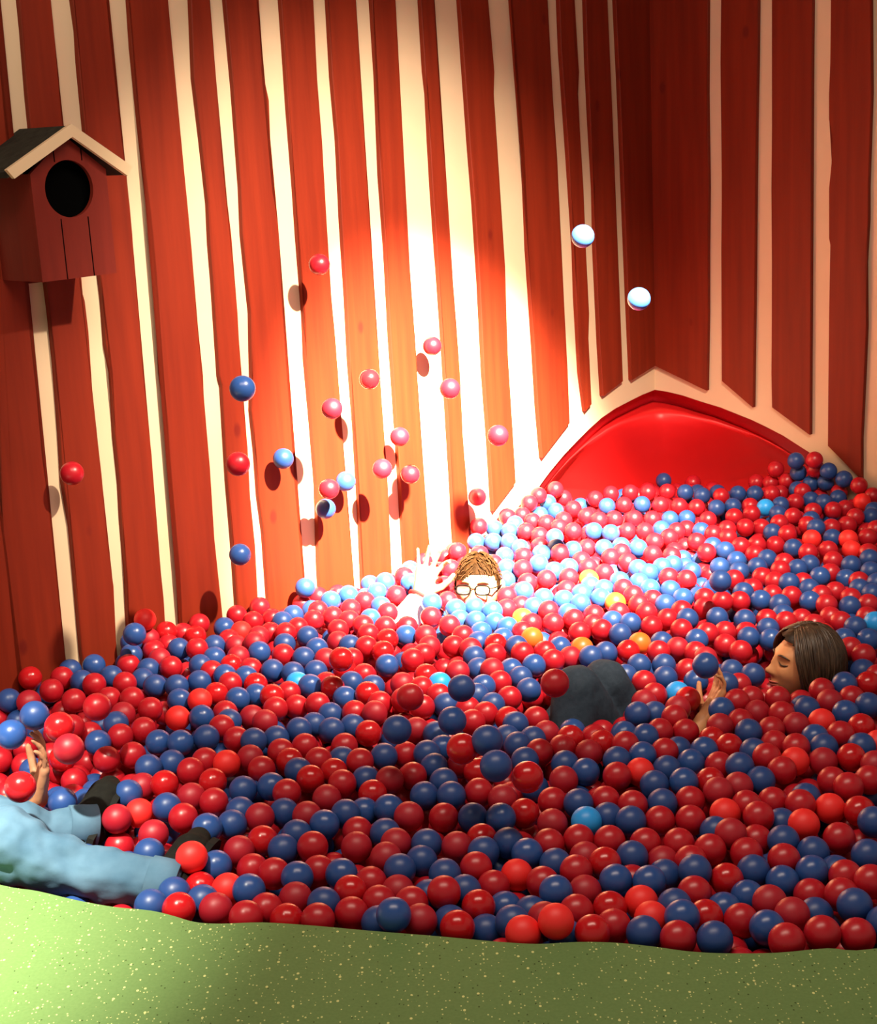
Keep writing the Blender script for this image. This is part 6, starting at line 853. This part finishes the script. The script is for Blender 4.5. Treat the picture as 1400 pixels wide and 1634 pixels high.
bm = bmesh.new(); box(bm, PL(3.066, 1.375, FO - .045), X3, (HW - .013, .003, .128)); bobj('hole_dark_sheet', bm, M['black'])  # added black sheet inside the box, painted darkness seen through the hole
SLOPE = Vector((0, 0, 1))
for sg, es, ez in ((1, .205, 1.476), (-1, .180, 1.462)):
    apex = (SC, 1.592); ev = (SC + sg * es, ez)
    bm = bmesh.new()
    prism(bm, [PL(apex[0], apex[1], .002), PL(apex[0], apex[1] - .016, .002), PL(ev[0], ev[1] - .012, .002), PL(ev[0] + sg * .002, ev[1] + .004, .002)], NL * .246)
    bobj('roof_panel', bm, M['roof'])
    bm = bmesh.new(); dz = .030
    prism(bm, [PL(apex[0], apex[1] + .004, .248), PL(apex[0], apex[1] - dz, .248), PL(ev[0] - sg * .012, ev[1] - .014, .248), PL(ev[0] + sg * .008, ev[1] + .010, .248)], NL * .014)
    bobj('fascia_board', bm, M['trim'])
bm = bmesh.new()
box(bm, PL(SC, 1.19, .006), X3, (.03, .005, .03)); bobj('mount_block', bm, M['house'])

# ------------------------------------------------------------------ heads
def sm(a, b_, x): t = min(1, max(0, (x - a) / (b_ - a))); return t * t * (3 - 2 * t)
def ga(x, z, cx, cz, sx, sz): return math.exp(-((x - cx) / sx) ** 2 - ((z - cz) / sz) ** 2)
def head_point(n, female=False):
    """unit direction -> point; face looks to +Y, up +Z, origin at ear height"""
    x, y, z = n
    X = x * .076; Y = y * .098; Z = z * .118
    if z < 0:
        k = sm(0, 1, -z); X *= 1 - .34 * k; Y *= (1 - .05 * k) if y > 0 else (1 - .45 * k)
        if y > 0: Y += .012 * k
    if z > .2 and y > 0: Y -= .010 * sm(.2, 1, z)
    if y > .15:
        f = sm(.15, .5, y)
        X_, Z_ = X, Z
        h = 0
        h += .006 * (ga(X_, Z_, .03, .033, .022, .010) + ga(X_, Z_, -.03, .033, .022, .010))           # brow
        h -= .011 * (ga(X_, Z_, .031, .012, .016, .012) + ga(X_, Z_, -.031, .012, .016, .012))        # sockets
        h += .012 * ga(X_, Z_, 0, .005, .008, .022) + .027 * ga(X_, Z_, 0, -.024, .010, .013)           # nose
        h += .008 * (ga(X_, Z_, .012, -.030, .007, .007) + ga(X_, Z_, -.012, -.030, .007, .007))      # nostrils
        h += .005 * (ga(X_, Z_, .040, -.022, .018, .018) + ga(X_, Z_, -.040, -.022, .018, .018))      # cheeks
        h -= .003 * ga(X_, Z_, 0, -.044, .006, .006)
        h += .010 * ga(X_, Z_, 0, -.056, .020, .0045) + .010 * ga(X_, Z_, 0, -.067, .018, .0055) - .004 * ga(X_, Z_, 0, -.0612, .022, .002)  # lips
        h -= .004 * ga(X_, Z_, 0, -.079, .02, .006)
        h += .011 * ga(X_, Z_, 0, -.100, .020, .014)                                                # chin
        Y += h * f
    s_ = .95 if female else 1.0
    return Vector((X, Y, Z)) * s_
def head_shell(bm, MT, female=False, off=0.0, nu=72, nv=60, keep=None, wob=0.0):
    V = {}; top = None
    for j in range(nv + 1):
        th = math.pi * j / nv
        for i in range(nu):
            ph = 2 * math.pi * i / nu; n = Vector((math.sin(th) * math.sin(ph), math.sin(th) * math.cos(ph), math.cos(th)))
            if j in (0, nv) and i > 0: V[i, j] = V[0, j]; continue
            p = head_point(n, female)
            if off:
                p += n * (off + wob * noise.noise(Vector((p.x * 60, p.y * 60, p.z * 22))))
            V[i, j] = bm.verts.new(MT @ p); V[i, j]['_'] if False else None
    for j in range(nv):
        for i in range(nu):
            a, b_, c_, d = V[i, j], V[(i + 1) % nu, j], V[(i + 1) % nu, j + 1], V[i, j + 1]
            if keep:
                th = math.pi * (j + .5) / nv; ph = 2 * math.pi * (i + .5) / nu
                n = Vector((math.sin(th) * math.sin(ph), math.sin(th) * math.cos(ph), math.cos(th)))
                if not keep(n, head_point(n, female)): continue
            f = [a, b_, c_, d]
            f = list(dict.fromkeys(f))
            if len(f) > 2: bm.faces.new(f)
    return V
def ear(bm, MT, sg):
    p = [(sg * .074, -.004, .022), (sg * .084, -.014, .026), (sg * .087, -.018, .010), (sg * .082, -.012, -.010), (sg * .074, -.004, -.024)]
    chain(bm, [MT @ Vector(q) for q in p], [.006, .007, .007, .0065, .006])
    capsule(bm, MT @ Vector((sg * .074, -.004, .015)), MT @ Vector((sg * .076, -.006, -.015)), .009, .007)
def look(origin, fwd, upv):
    y = Vector(fwd).normalized(); z = Vector(upv); z = (z - y * z.dot(y)).normalized(); x = y.cross(z)
    return Matrix.Translation(origin) @ Matrix((x, y, z)).transposed().to_4x4()
def strand(bm, MT, female, n0, n1, off0, off1, r, steps=9, droop=None):
    pts = []
    for k in range(steps):
        t = k / (steps - 1); n = n0.slerp(n1, t) if n0.angle(n1) > 1e-3 else n0
        p = head_point(n, female) + n * (off0 + (off1 - off0) * t + .004 * math.sin(3.1 * t))
        pts.append(MT @ p)
    if droop:
        for q in droop: pts.append(pts[-1] + q)
    rs = [r * (.5 + .5 * math.sin(math.pi * min(1, (k + .6) / len(pts)))) for k in range(len(pts))]
    tube(bm, pts, rs, 5)

def hand(bm, wrist, d, palm_n, thumb_side, curl, size=1.0, spread=.22):
    """palm with five fingers; d = direction of the hand, palm_n = palm normal (curl goes that way)"""
    d = Vector(d).normalized(); pn = Vector(palm_n); pn = (pn - d * pn.dot(d)).normalized(); s = d.cross(pn) * thumb_side
    w0 = Vector(wrist); S = size; nails = []
    for k, x in enumerate((-.030, -.011, .008, .026)):     # palm as four metacarpal strands
        capsule(bm, w0 + s * x * .55 * S + d * .006 * S, w0 + s * x * S + d * .088 * S, .013 * S, .0115 * S)
    capsule(bm, w0 + d * .0, w0 + d * .05 * S, .021 * S, .019 * S, flat=1.25, flat_axis=s)
    for k, (x, ln, r) in enumerate(((-.031, .062, .0075), (-.0105, .076, .0085), (.010, .082, .0088), (.0305, .074, .0086))):
        base = w0 + s * x * S + d * .088 * S; a = spread * x / .03
        dirn = (d * math.cos(a) + s * math.sin(a)).normalized(); p = base; c = curl[k] if isinstance(curl, (list, tuple)) else curl
        ang = c * .45
        for j, fr in enumerate((.45, .31, .24)):
            dd = dirn * math.cos(ang) + pn * math.sin(ang); q = p + dd * ln * fr * S
            capsule(bm, p, q, r * (1 - .08 * j) * S, r * (.92 - .10 * j) * S, seg=12)
            p = q; ang += c * .75
        nails.append((p, dd, pn))
    b0 = w0 + s * .022 * S + d * .022 * S; t1 = b0 + (s * .75 + d * .55 + pn * .25).normalized() * .042 * S
    t2 = t1 + (s * .45 + d * .8 + pn * .35).normalized() * .032 * S; t3 = t2 + (s * .2 + d * .9 + pn * .4).normalized() * .025 * S
    capsule(bm, b0, t1, .0155 * S, .0115 * S); capsule(bm, t1, t2, .0110 * S, .0095 * S); capsule(bm, t2, t3, .0095 * S, .0075 * S)
V3 = Vector

def eye_parts(root, MT, female=False, sink=0.0):
    for sg in (-1, 1):
        bm = bmesh.new(); n = V3((sg * .031, .0665 - sink, .012)); 
        bmesh.ops.create_uvsphere(bm, u_segments=16, v_segments=10, radius=.0115, matrix=MT @ Matrix.Translation(n)); e = obj('eyeball', bm, M['eye'], root, True)
        bm = bmesh.new(); bmesh.ops.create_uvsphere(bm, u_segments=12, v_segments=8, radius=.0056, matrix=MT @ Matrix.Translation(n + V3((0, .0066, -.001)))); obj('iris', bm, M['iris'], e, True)
def brow_parts(root, MT, mat, female=False):
    s_ = .95 if female else 1
    for sg in (-1, 1):
        bm = bmesh.new(); pts = []
        for k in range(7):
            x = sg * (.014 + .036 * k / 6); z = .030 + .005 * math.sin(math.pi * k / 6) - .003 * k / 6
            n = V3((x / .076, math.sqrt(max(0, 1 - (x / .076) ** 2 - (z / .118) ** 2)), z / .118)); pts.append(MT @ (head_point(n, female) + V3((0, .0015, 0))))
        tube(bm, pts, [.0012, .0026, .0032, .0032, .0028, .002, .001], 6); obj('eyebrow', bm, mat, root, True)
def mouth_part(root, MT, female=False):
    bm = bmesh.new()
    for zc, rr_ in ((-.0565, .0030), (-.0660, .0036)):
        pts = []
        for k in range(9):
            x = -.024 + .048 * k / 8; z = zc + .004 * (x / .024) ** 2
            n = V3((x / .063, math.sqrt(max(0, 1 - (x / .063) ** 2 - (z / .118) ** 2)), z / .118)).normalized(); pts.append(MT @ (head_point(n, female) + V3((0, .0006, 0))))
        tube(bm, pts, [rr_ * (.3 + .7 * math.sin(math.pi * (k + .3) / 8.6)) for k in range(9)], 8)
    return obj('lips', bm, M['lips'], root, True)

# ------------------------------------------------------------------ people
# person with dark brown hair, reclining in the balls on the right
J = WJ
W = empty('person', (0, 0, 0)); tag(W, 'person with dark brown hair, green sleeve and navy jeans reclining with knees up', 'person')
MTw = look(J['head'], V3((-.97, -.17, .20)), V3((.20, .02, 1)))
bm = bmesh.new(); head_shell(bm, MTw, True)
ear(bm, MTw, -1); ear(bm, MTw, 1)
chain(bm, [J['head'] + V3((.02, 0, -.03)), J['neck'], J['chest'] + V3((.03, 0, .05))], [.050, .052, .09])
chain(bm, [J['chest'], (J['chest'] + J['pelvis']) / 2, J['pelvis']], [.12, .10, .125], 1.0)
for s_ in 'NF':
    chain(bm, [J['neck'] + V3((-.03, 0, -.05)), J['sh' + s_], J['el' + s_], J['wr' + s_]], [.05, .046, .033, .024])
    chain(bm, [J['pelvis'], J['hip' + s_], J['knee' + s_], J['ank' + s_], J['ank' + s_] + V3((-.14, -.01, -.05))], [.09, .078, .050, .036, .03])
hand(bm, J['wrN'], (V3(HANDW) - J['wrN']), V3((-.8, -.1, .4)), -1, [.9, .7, .5, .35], .95)
hand(bm, J['wrF'], V3((-1, 0, 0)), V3((0, 0, -1)), 1, .4, .95)
fuse('body', bm, M['skin2'], W, .0042, 2)
bm = bmesh.new()
for s_ in 'NF':
    chain(bm, [J['pelvis'] + V3((.04, 0, 0)), J['hip' + s_], J['knee' + s_], J['ank' + s_]], [.15, .105, .068, .058])
fuse('jeans', bm, M['navy_denim'], W, .007, 4, .004, 16)
bm = bmesh.new()
chain(bm, [J['neck'] + V3((-.02, 0, -.06)), J['chest'], (J['chest'] + J['pelvis']) / 2, J['pelvis'] + V3((.05, 0, .02))], [.065, .135, .125, .150])
for s_ in 'NF':
    e = J['el' + s_].lerp(J['wr' + s_], .45); chain(bm, [J['chest'] + V3((.03, 0, .07)), J['sh' + s_], J['el' + s_], e], [.07, .062, .046, .038])
fuse('sweater', bm, M['green_knit'], W, .007, 3, .004, 22)
bm = bmesh.new()
def keepw(n, p): return (p.y < .030 - .10 * max(0, -p.z - .01) * 2) or p.z > .070 - .2 * max(0, -p.x)
head_shell(bm, MTw, True, .017, keep=keepw, wob=.006)
bmesh.ops.solidify(bm, geom=bm.faces[:], thickness=.012)
rng = random.Random(3)
for k in range(420):
    sg = rng.choice((-1, 1)); t = rng.random()
    n0 = V3((sg * rng.uniform(0.0, .12), .62 - 1.3 * t, 1)).normalized()
    n1 = V3((sg * 1.0, .30 - 1.35 * t + rng.uniform(-.06, .06), rng.uniform(-.35, -.05))).normalized()
    dl = rng.uniform(.4, 1.0)
    dn = (V3((.02, 0, -1)).normalized()) * .022 * dl
    strand(bm, MTw, True, n0, n1, .016, .024 + rng.uniform(-.003, .008), rng.uniform(.0022, .0045), 9, [dn + V3((.006, 0, 0)), dn + V3((.004, 0, 0)), dn, dn])
for k in range(160):
    n0 = V3((rng.uniform(-.5, .5), -.1, 1)).normalized(); n1 = V3((rng.uniform(-.9, .9), -1, rng.uniform(-.3, -.05))).normalized()
    strand(bm, MTw, True, n0, n1, .018, .030, .004, 9, [V3((.008, 0, -.025)), V3((.004, 0, -.025)), V3((0, 0, -.02))])
obj('hair', bm, M['hair_dark'], W, True)
eye_parts(W, MTw, True, .0055); brow_parts(W, MTw, M['hair_dark'], True); mouth_part(W, MTw, True)
for sg in (-1, 1):
    bm = bmesh.new(); pts = [MTw @ (V3((sg * (.018 + .028 * k / 6), .0905 - .018 * (k / 6) ** 2, .0115 - .006 * math.sin(math.pi * k / 6) - .002 * k / 6)) * .97) for k in range(7)]
    tube(bm, pts, [.0008, .0018, .0022, .0024, .0024, .002, .001], 6); obj('eyelashes', bm, M['hair_dark'], W, True)

# person with glasses under the spotlight
J = MJ
W = empty('person', (0, 0, 0)); tag(W, 'person wearing glasses with one raised hand, sunk to the chin in the spotlit balls', 'person')
MTm = look(J['head'], V3((-.20, -1, .16)), V3((.04, .1, 1)))
bm = bmesh.new(); head_shell(bm, MTm); ear(bm, MTm, -1); ear(bm, MTm, 1)
chain(bm, [J['head'] + V3((0, .02, -.04)), J['neck'], J['chest'] + V3((0, 0, .1))], [.055, .060, .11])
chain(bm, [J['chest'], J['pelvis'] + V3((0, 0, .06))], [.14, .13])
for s_ in 'RL': chain(bm, [J['neck'] + V3((0, 0, -.07)), J['sh' + s_], J['el' + s_], J['wr' + s_]], [.06, .055, .040, .027])
for sg in (-1, 1): chain(bm, [J['pelvis'] + V3((sg * .08, 0, .05)), J['pelvis'] + V3((sg * .10, -.42, .05)), J['pelvis'] + V3((sg * .10, -.80, 0))], [.09, .06, .04])
hand(bm, J['wrR'], V3(HANDM) - J['wrR'], V3((.3, -1, .15)), 1, [.10, .12, .25, .75], 1.08, .34)
hand(bm, J['wrL'], V3((-.6, -.8, 0)), V3((0, 0, -1)), -1, .4, 1.0)
fuse('body', bm, M['skin'], W, .0045, 2)
bm = bmesh.new()
chain(bm, [J['neck'] + V3((0, 0, -.07)), J['chest'], J['pelvis'] + V3((0, 0, .06))], [.08, .158, .15])
for s_ in 'RL': chain(bm, [J['neck'] + V3((0, 0, -.1)), J['sh' + s_], J['el' + s_], J['el' + s_].lerp(J['wr' + s_], .86)], [.08, .075, .056, .043])
fuse('shirt', bm, M['white_cloth'], W, .008, 3, .005, 20)
bm = bmesh.new(); a_ = J['el' + 'R'].lerp(J['wrR'], .98); d_ = (J['wrR'] - J['elR']).normalized(); x_ = d_.orthogonal().normalized(); y_ = d_.cross(x_)
pts = [a_ + (x_ * math.cos(t) + y_ * math.sin(t)) * .040 for t in [2 * math.pi * k / 20 for k in range(21)]]
tube(bm, pts, .0055, 8); obj('cuff_trim', bm, M['red_trim'], W, True)
bm = bmesh.new()
for sg in (-1, 1):
    chain(bm, [J['pelvis'] + V3((0, 0, .03)), J['pelvis'] + V3((sg * .10, -.42, .05)), J['pelvis'] + V3((sg * .10, -.78, 0))], [.14, .075, .06])
fuse('trousers', bm, M['navy_denim'], W, .012, 3)
bm = bmesh.new()
def keepm(n, p):
    hl = .060 - .28 * max(0, abs(p.x) - .028) - (.018 if p.x > .0 else 0) * sm(.01, .04, abs(p.x))
    return p.z > max(hl, .010) if p.y > .035 else (p.z > -.005 if p.y > -.01 else p.z > -.055)
head_shell(bm, MTm, False, .004, keep=keepm, wob=.004)
bmesh.ops.solidify(bm, geom=bm.faces[:], thickness=.005)
for k in range(300):
    ph = rng.uniform(-1, 1) * math.pi; th = rng.uniform(.05, 1.35)
    n = V3((math.sin(th) * math.sin(ph), math.sin(th) * math.cos(ph), math.cos(th))); p = head_point(n)
    if not keepm(n, p): continue
    n1 = (n + V3((.22 * (1 if n.x > 0 else -1) + rng.uniform(-.08, .08), rng.uniform(.0, .2), rng.uniform(-.15, .0)))).normalized()
    strand(bm, MTm, False, n, n1, .004, .011, .0017, 6)
obj('hair', bm, M['hair_ginger'], W, True)
eye_parts(W, MTm); brow_parts(W, MTm, M['hair_ginger']); mouth_part(W, MTm)
bm = bmesh.new()
pts = [MTm @ V3((x, .108 - 6 * x * x, -.0475 - 4.5 * x * x)) for x in [-.03 + .06 * k / 8 for k in range(9)]]
tube(bm, pts, [.001, .003, .004, .0045, .004, .0045, .004, .003, .001], 6); obj('moustache', bm, M['hair_ginger'], W, True)
gr = empty('glasses_rig', (0, 0, 0)); bpy.data.objects.remove(gr)
bm = bmesh.new()
def lensring(sg):
    return [V3((sg * .033 + .0245 * (abs(math.cos(t)) ** .7) * (1 if math.cos(t) > 0 else -1), .106 - .10 * abs(sg * .033 + .0245 * math.cos(t)) ** 1.35, .010 + .0165 * (abs(math.sin(t)) ** .7) * (1 if math.sin(t) > 0 else -1))) for t in [2 * math.pi * k / 28 for k in range(28)]]
for sg in (-1, 1):
    q = lensring(sg); q.append(q[0]); tube(bm, [MTm @ p for p in q], .0026, 6)
    tube(bm, [MTm @ V3(p) for p in ((sg * .0575, .100, .016), (sg * .074, .088, .018), (sg * .082, .03, .016), (sg * .083, -.010, .014))], .0020, 6)
tube(bm, [MTm @ V3(p) for p in ((-.010, .1055, .014), (0, .110, .018), (.010, .1055, .014))], .0018, 6)
G = obj('glasses', bm, M['frame'], W, True)
for sg in (-1, 1):
    bm = bmesh.new(); q = lensring(sg); a_ = [bm.verts.new(MTm @ p) for p in q]; b2 = [bm.verts.new(MTm @ (p + V3((0, -.0012, 0)))) for p in q]
    bm.faces.new(a_); bm.faces.new(b2[::-1])
    for i in range(28): bm.faces.new((a_[i], b2[i], b2[(i + 1) % 28], a_[(i + 1) % 28]))
    obj('lens', bm, M['lens'], G)

# person in light blue jeans lying at the left
J = JJ
W = empty('person', (0, 0, 0)); tag(W, 'person in light blue jeans and black shoes lying at the left edge', 'person')
MTj = look(J['head'], V3((.45, .1, .9)), V3((-1, 0, .4)))
bm = bmesh.new(); head_shell(bm, MTj); ear(bm, MTj, -1); ear(bm, MTj, 1)
chain(bm, [J['head'], J['neck'], J['chest'], J['pelvis']], [.055, .06, .13, .13])
J['shL'] = J['neck'] + V3((.05, -.17, 0)); J['elL'] = J['shL'] + V3((.2, -.08, .0)); J['wrL'] = J['elL'] + V3((.22, .06, .02))
for s_ in 'RL': chain(bm, [J['neck'] + V3((.07, 0, 0)), J['sh' + s_], J['el' + s_], J['wr' + s_]], [.07, .055, .038, .026])
for k in '12': chain(bm, [J['pelvis'], J['hip' + k], J['knee' + k], J['knee' + k].lerp(J['ank' + k], .46) - V3((0, 0, .018)), J['ank' + k], J['ank' + k].lerp(J['toe' + k], .7)], [.11, .08, .050, .030, .028, .022])
hand(bm, J['wrR'], V3(HANDJ) - J['wrR'], V3((-.9, -.3, .2)), -1, [.55, .5, .5, .4], 1.05, .12)
hand(bm, J['wrL'], V3((1, .1, 0)), V3((0, 0, -1)), 1, .3)
fuse('body', bm, M['skin'], W, .005, 2)
bm = bmesh.new()
for k, rk, ra in (('1', .076, .054), ('2', .070, .050)):
    chain(bm, [J['pelvis'], J['hip' + k], J['knee' + k], J['knee' + k].lerp(J['ank' + k], .46) - V3((0, 0, .022)), J['ank' + k]], [.13, .10, rk + .003, rk * .74, ra + .002])
def fold(p):
    return .0075 * math.sin(34 * p.x + 22 * p.z + 8 * noise.noise(p * 8)) * (.45 + .9 * noise.noise(p * 6 + V3((3, 1, 2))))
fuse('jeans', bm, M['denim'], W, .006, 3, .009, 15, fold)
for k in '12':     # hems of the trouser legs
    bm = bmesh.new(); a_ = J['ank' + k]; d_ = (J['ank' + k] - J['knee' + k]).normalized(); x_ = d_.orthogonal().normalized(); y_ = d_.cross(x_); ra = .056 if k == '1' else .052
    lo = []
    for h, r_ in ((-.03, ra - .004), (-.028, ra + .003), (.034, ra + .006), (.036, ra + .002), (-.02, ra - .006)):
        lo.append([bm.verts.new(a_ + d_ * h + (x_ * math.cos(t) * .92 + y_ * math.sin(t) * 1.08) * r_) for t in [2 * math.pi * i / 28 for i in range(28)]])
    for A, B_ in zip(lo, lo[1:]):
        for i in range(28): bm.faces.new((A[i], A[(i + 1) % 28], B_[(i + 1) % 28], B_[i]))
    obj('jeans_hem', bm, M['denim'], W, True)
for k in '12':
    a_, t_ = J['ank' + k], J['toe' + k]; d_ = (t_ - a_).normalized(); dn = V3((.9, -.15, -.3)); dn = (dn - d_ * dn.dot(d_)).normalized(); sd = d_.cross(dn)
    bm = bmesh.new(); h0 = a_ + dn * .012
    chain(bm, [a_ - d_ * .01, h0 + d_ * .05, h0 + d_ * .11, t_ + dn * .006 - d_ * .005], [.048, .044, .046, .030])
    chain(bm, [a_ + (a_ - J['knee' + k]).normalized() * .005, a_ + (a_ - J['knee' + k]).normalized() * .03], [.040, .044])
    sh = fuse('shoe', bm, M['shoe'], W, .005, 3)
    bm = bmesh.new(); out = []
    for t, wd in ((-.050, .012), (-.040, .026), (-.01, .031), (.05, .030), (.09, .036), (.13, .034), (.155, .025), (.17, .010)): out.append((t, wd))
    pl = [h0 + d_ * t + sd * w_ + dn * .026 for t, w_ in out] + [h0 + d_ * t - sd * w_ + dn * .026 for t, w_ in out[::-1]]
    prism(bm, pl, dn * .016); obj('sole', bm, M['sole'], sh)
bm = bmesh.new(); chain(bm, [J['neck'] + V3((.04, 0, 0)), J['chest'], J['pelvis']], [.08, .16, .145])
for s_ in 'RL': chain(bm, [J['neck'] + V3((.08, 0, 0)), J['sh' + s_], J['el' + s_].lerp(J['sh' + s_], .3)], [.09, .075, .06])
fuse('shirt', bm, M['white_cloth'], W, .01, 3, .005, 18)
bm = bmesh.new(); head_shell(bm, MTj, False, .012, keep=keepm, wob=.006); bmesh.ops.solidify(bm, geom=bm.faces[:], thickness=.008); obj('hair', bm, M['hair_dark'], W, True)

# ------------------------------------------------------------------ balls
def ball_mesh(name, mat):
    bm = bmesh.new(); bmesh.ops.create_uvsphere(bm, u_segments=28, v_segments=18, radius=R)
    me = bpy.data.meshes.new(name); bm.to_mesh(me); bm.free()
    me.materials.append(mat); me.polygons.foreach_set('use_smooth', [True] * len(me.polygons)); return me
BM = {k: ball_mesh('ball_' + k, M[k]) for k in ('R', 'R2', 'R3', 'H', 'B', 'B2', 'L', 'O')}
def unpack(s):
    return np.array(s, dtype=float).reshape(-1, 3) / 1000.0
traced = unpack(TRACED); filler = unpack(FILLER)
rng = random.Random(11)
WHO = {'R': 'crimson', 'B': 'navy blue', 'H': 'bright orange-red', 'L': 'light azure blue', 'O': 'pale orange'}
KIND = {'R': 'red_ball', 'B': 'blue_ball', 'H': 'orange_red_ball', 'L': 'light_blue_ball', 'O': 'orange_ball'}
HW_, HM_ = WJ['head'], MJ['head']
def zone(p):
    x, y, z = p
    led = 2.95 if x < -.5 else 2.78
    if x < -.62 and y < 3.75: return 'beside the light blue jeans'
    if y < led + .12: return 'in the front row'
    if math.hypot(x - WJ['kneeN'].x, y - WJ['kneeN'].y) < .36: return 'around the navy jeans knees'
    if math.hypot(x - HW_.x, y - HW_.y) < .42: return 'around the dark-haired head'
    if math.hypot(x - WJ['wrN'].x, y - WJ['wrN'].y) < .26: return 'around the green sleeve'
    if math.hypot(x - HM_.x, y - HM_.y) < .55: return 'around the face with glasses'
    if (V3((x, y, 0)) - COR).dot(NL) < .42 and x < .1: return 'along the striped left wall'
    if y > 5.4 and x < 1.25: return 'before the red slide mouth'
    if (V3((x, y, 0)) - COR).dot(NR) < .8 or x > 1.15: return 'by the striped right wall'
    if y < 3.35: return 'just behind the front row'
    if x < .15: return 'in the open middle'
    return 'in the right-hand field'
used = {'R': 0, 'B': 0}; rest = {'R': [], 'B': []}
def put(code, p, label, group):
    key = code
    if code == 'R': key = rng.choice(('R', 'R', 'R2', 'R3'))
    if code == 'B': key = rng.choice(('B', 'B', 'B2'))
    o = bpy.data.objects.new(KIND[code], BM[key]); C.objects.link(o); o.location = p
    o.rotation_euler = (rng.uniform(0, 3), rng.uniform(0, 3), rng.uniform(0, 3)); o['label'] = label; o['category'] = 'ball'
    if group: o['group'] = group
    return o
zones = {}
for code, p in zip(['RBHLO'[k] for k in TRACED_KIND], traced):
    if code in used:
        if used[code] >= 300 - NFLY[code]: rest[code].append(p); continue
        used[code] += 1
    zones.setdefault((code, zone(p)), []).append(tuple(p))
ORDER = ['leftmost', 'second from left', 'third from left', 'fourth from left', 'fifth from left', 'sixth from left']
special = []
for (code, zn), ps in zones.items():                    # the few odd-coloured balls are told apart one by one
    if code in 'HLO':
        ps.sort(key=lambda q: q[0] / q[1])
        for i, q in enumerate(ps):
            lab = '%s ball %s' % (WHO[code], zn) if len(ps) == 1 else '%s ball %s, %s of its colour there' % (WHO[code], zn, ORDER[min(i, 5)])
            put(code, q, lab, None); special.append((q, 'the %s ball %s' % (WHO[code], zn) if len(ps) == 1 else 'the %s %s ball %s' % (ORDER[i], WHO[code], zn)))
taken = set()
NTH = ['leftmost', 'second from left', 'third from left', 'fourth from left', 'fifth from left', 'sixth from left', 'seventh from left', 'eighth from left', 'ninth from left', 'tenth from left']
def near_special(q, code):
    for sq, sl_ in sorted(special, key=lambda e: (e[0][0] - q[0]) ** 2 + (e[0][1] - q[1]) ** 2)[:1]:
        dx, dy = q[0] - sq[0], q[1] - sq[1]
        if math.hypot(dx, dy) > .15: return None
        side = ('right of' if dx > 0 else 'left of') if abs(dx) > abs(dy) else ('behind' if dy > 0 else 'in front of')
        return '%s ball just %s %s' % (WHO[code], side, sl_)
for (code, zn), ps in zones.items():
    if code not in 'RB': continue
    ps.sort(key=lambda q: q[0] / q[1]); n = len(ps); md = sorted(q[1] for q in ps)[n // 2]
    nb = max(1, min(7, n // 7)); names = {1: ['whole width'], 2: ['left half', 'right half'], 3: ['left third', 'middle third', 'right third']}.get(nb)
    if names is None: names = ['far left', 'left', 'left of centre', 'centre', 'right of centre', 'right', 'far right']; names = {4: names[1:3] + names[4:6], 5: names[1:6], 6: names[:3] + names[4:], 7: names}[nb]
    bins = {}
    for i, q in enumerate(ps):
        lab = near_special(q, code)
        if lab and lab not in taken and len(lab.split()) <= 16: taken.add(lab); put(code, q, lab, '%s balls %s' % (WHO[code], zn)); continue
        bins.setdefault((min(nb - 1, i * nb // n), q[1] < md), []).append(q)
    for (bi, near), qs in bins.items():
        where = ('' if nb == 1 else ', ' + names[bi]) + (', near side' if near else ', far side')
        for i, q in enumerate(qs):
            nth = '' if len(qs) == 1 else ', ' + (NTH[i] if i < len(NTH) else 'rightmost')
            put(code, q, '%s ball %s%s%s' % (WHO[code], zn, where, nth), '%s balls %s' % (WHO[code], zn))
rngf = random.Random(5)
for p in filler: rest['R' if rngf.random() < .74 else 'B'].append(p)
def ball_heap(name, pts, mat, label):
    bm = bmesh.new(); bmesh.ops.create_uvsphere(bm, u_segments=18, v_segments=12, radius=R)
    v = np.array([q.co[:] for q in bm.verts], dtype=np.float32); F_ = [[q.index for q in f.verts] for f in bm.faces]
    bm.free(); nv = len(v); pts = np.array(pts, dtype=np.float32)
    V = (v[None] + pts[:, None]).reshape(-1, 3)
    lens = np.array([len(f) for f in F_]); idx = np.concatenate([np.array(f) for f in F_])
    allidx = (idx[None] + (np.arange(len(pts)) * nv)[:, None]).ravel()
    nl = np.tile(lens, len(pts)); st = np.concatenate([[0], np.cumsum(nl)[:-1]])
    me = bpy.data.meshes.new(name); me.vertices.add(len(V)); me.vertices.foreach_set('co', V.ravel())
    me.loops.add(len(allidx)); me.loops.foreach_set('vertex_index', allidx.astype(np.int32))
    me.polygons.add(len(nl)); me.polygons.foreach_set('loop_start', st.astype(np.int32)); me.polygons.foreach_set('loop_total', nl.astype(np.int32))
    me.polygons.foreach_set('use_smooth', [True] * len(nl)); me.update(calc_edges=True); me.validate()
    o = link(name, me, mat); o['kind'] = 'stuff'; o['label'] = label; o['category'] = 'ball'; return o
ball_heap('red_ball_heap', rest['R'], M['R'], 'mass of red plastic balls under the top layer and at the far back of the pit')
ball_heap('blue_ball_heap', rest['B'], M['B'], 'mass of blue plastic balls under the top layer and at the far back of the pit')
for code, x, y, z, lab in FLYING:
    put(code, (x, y, z), lab, None)
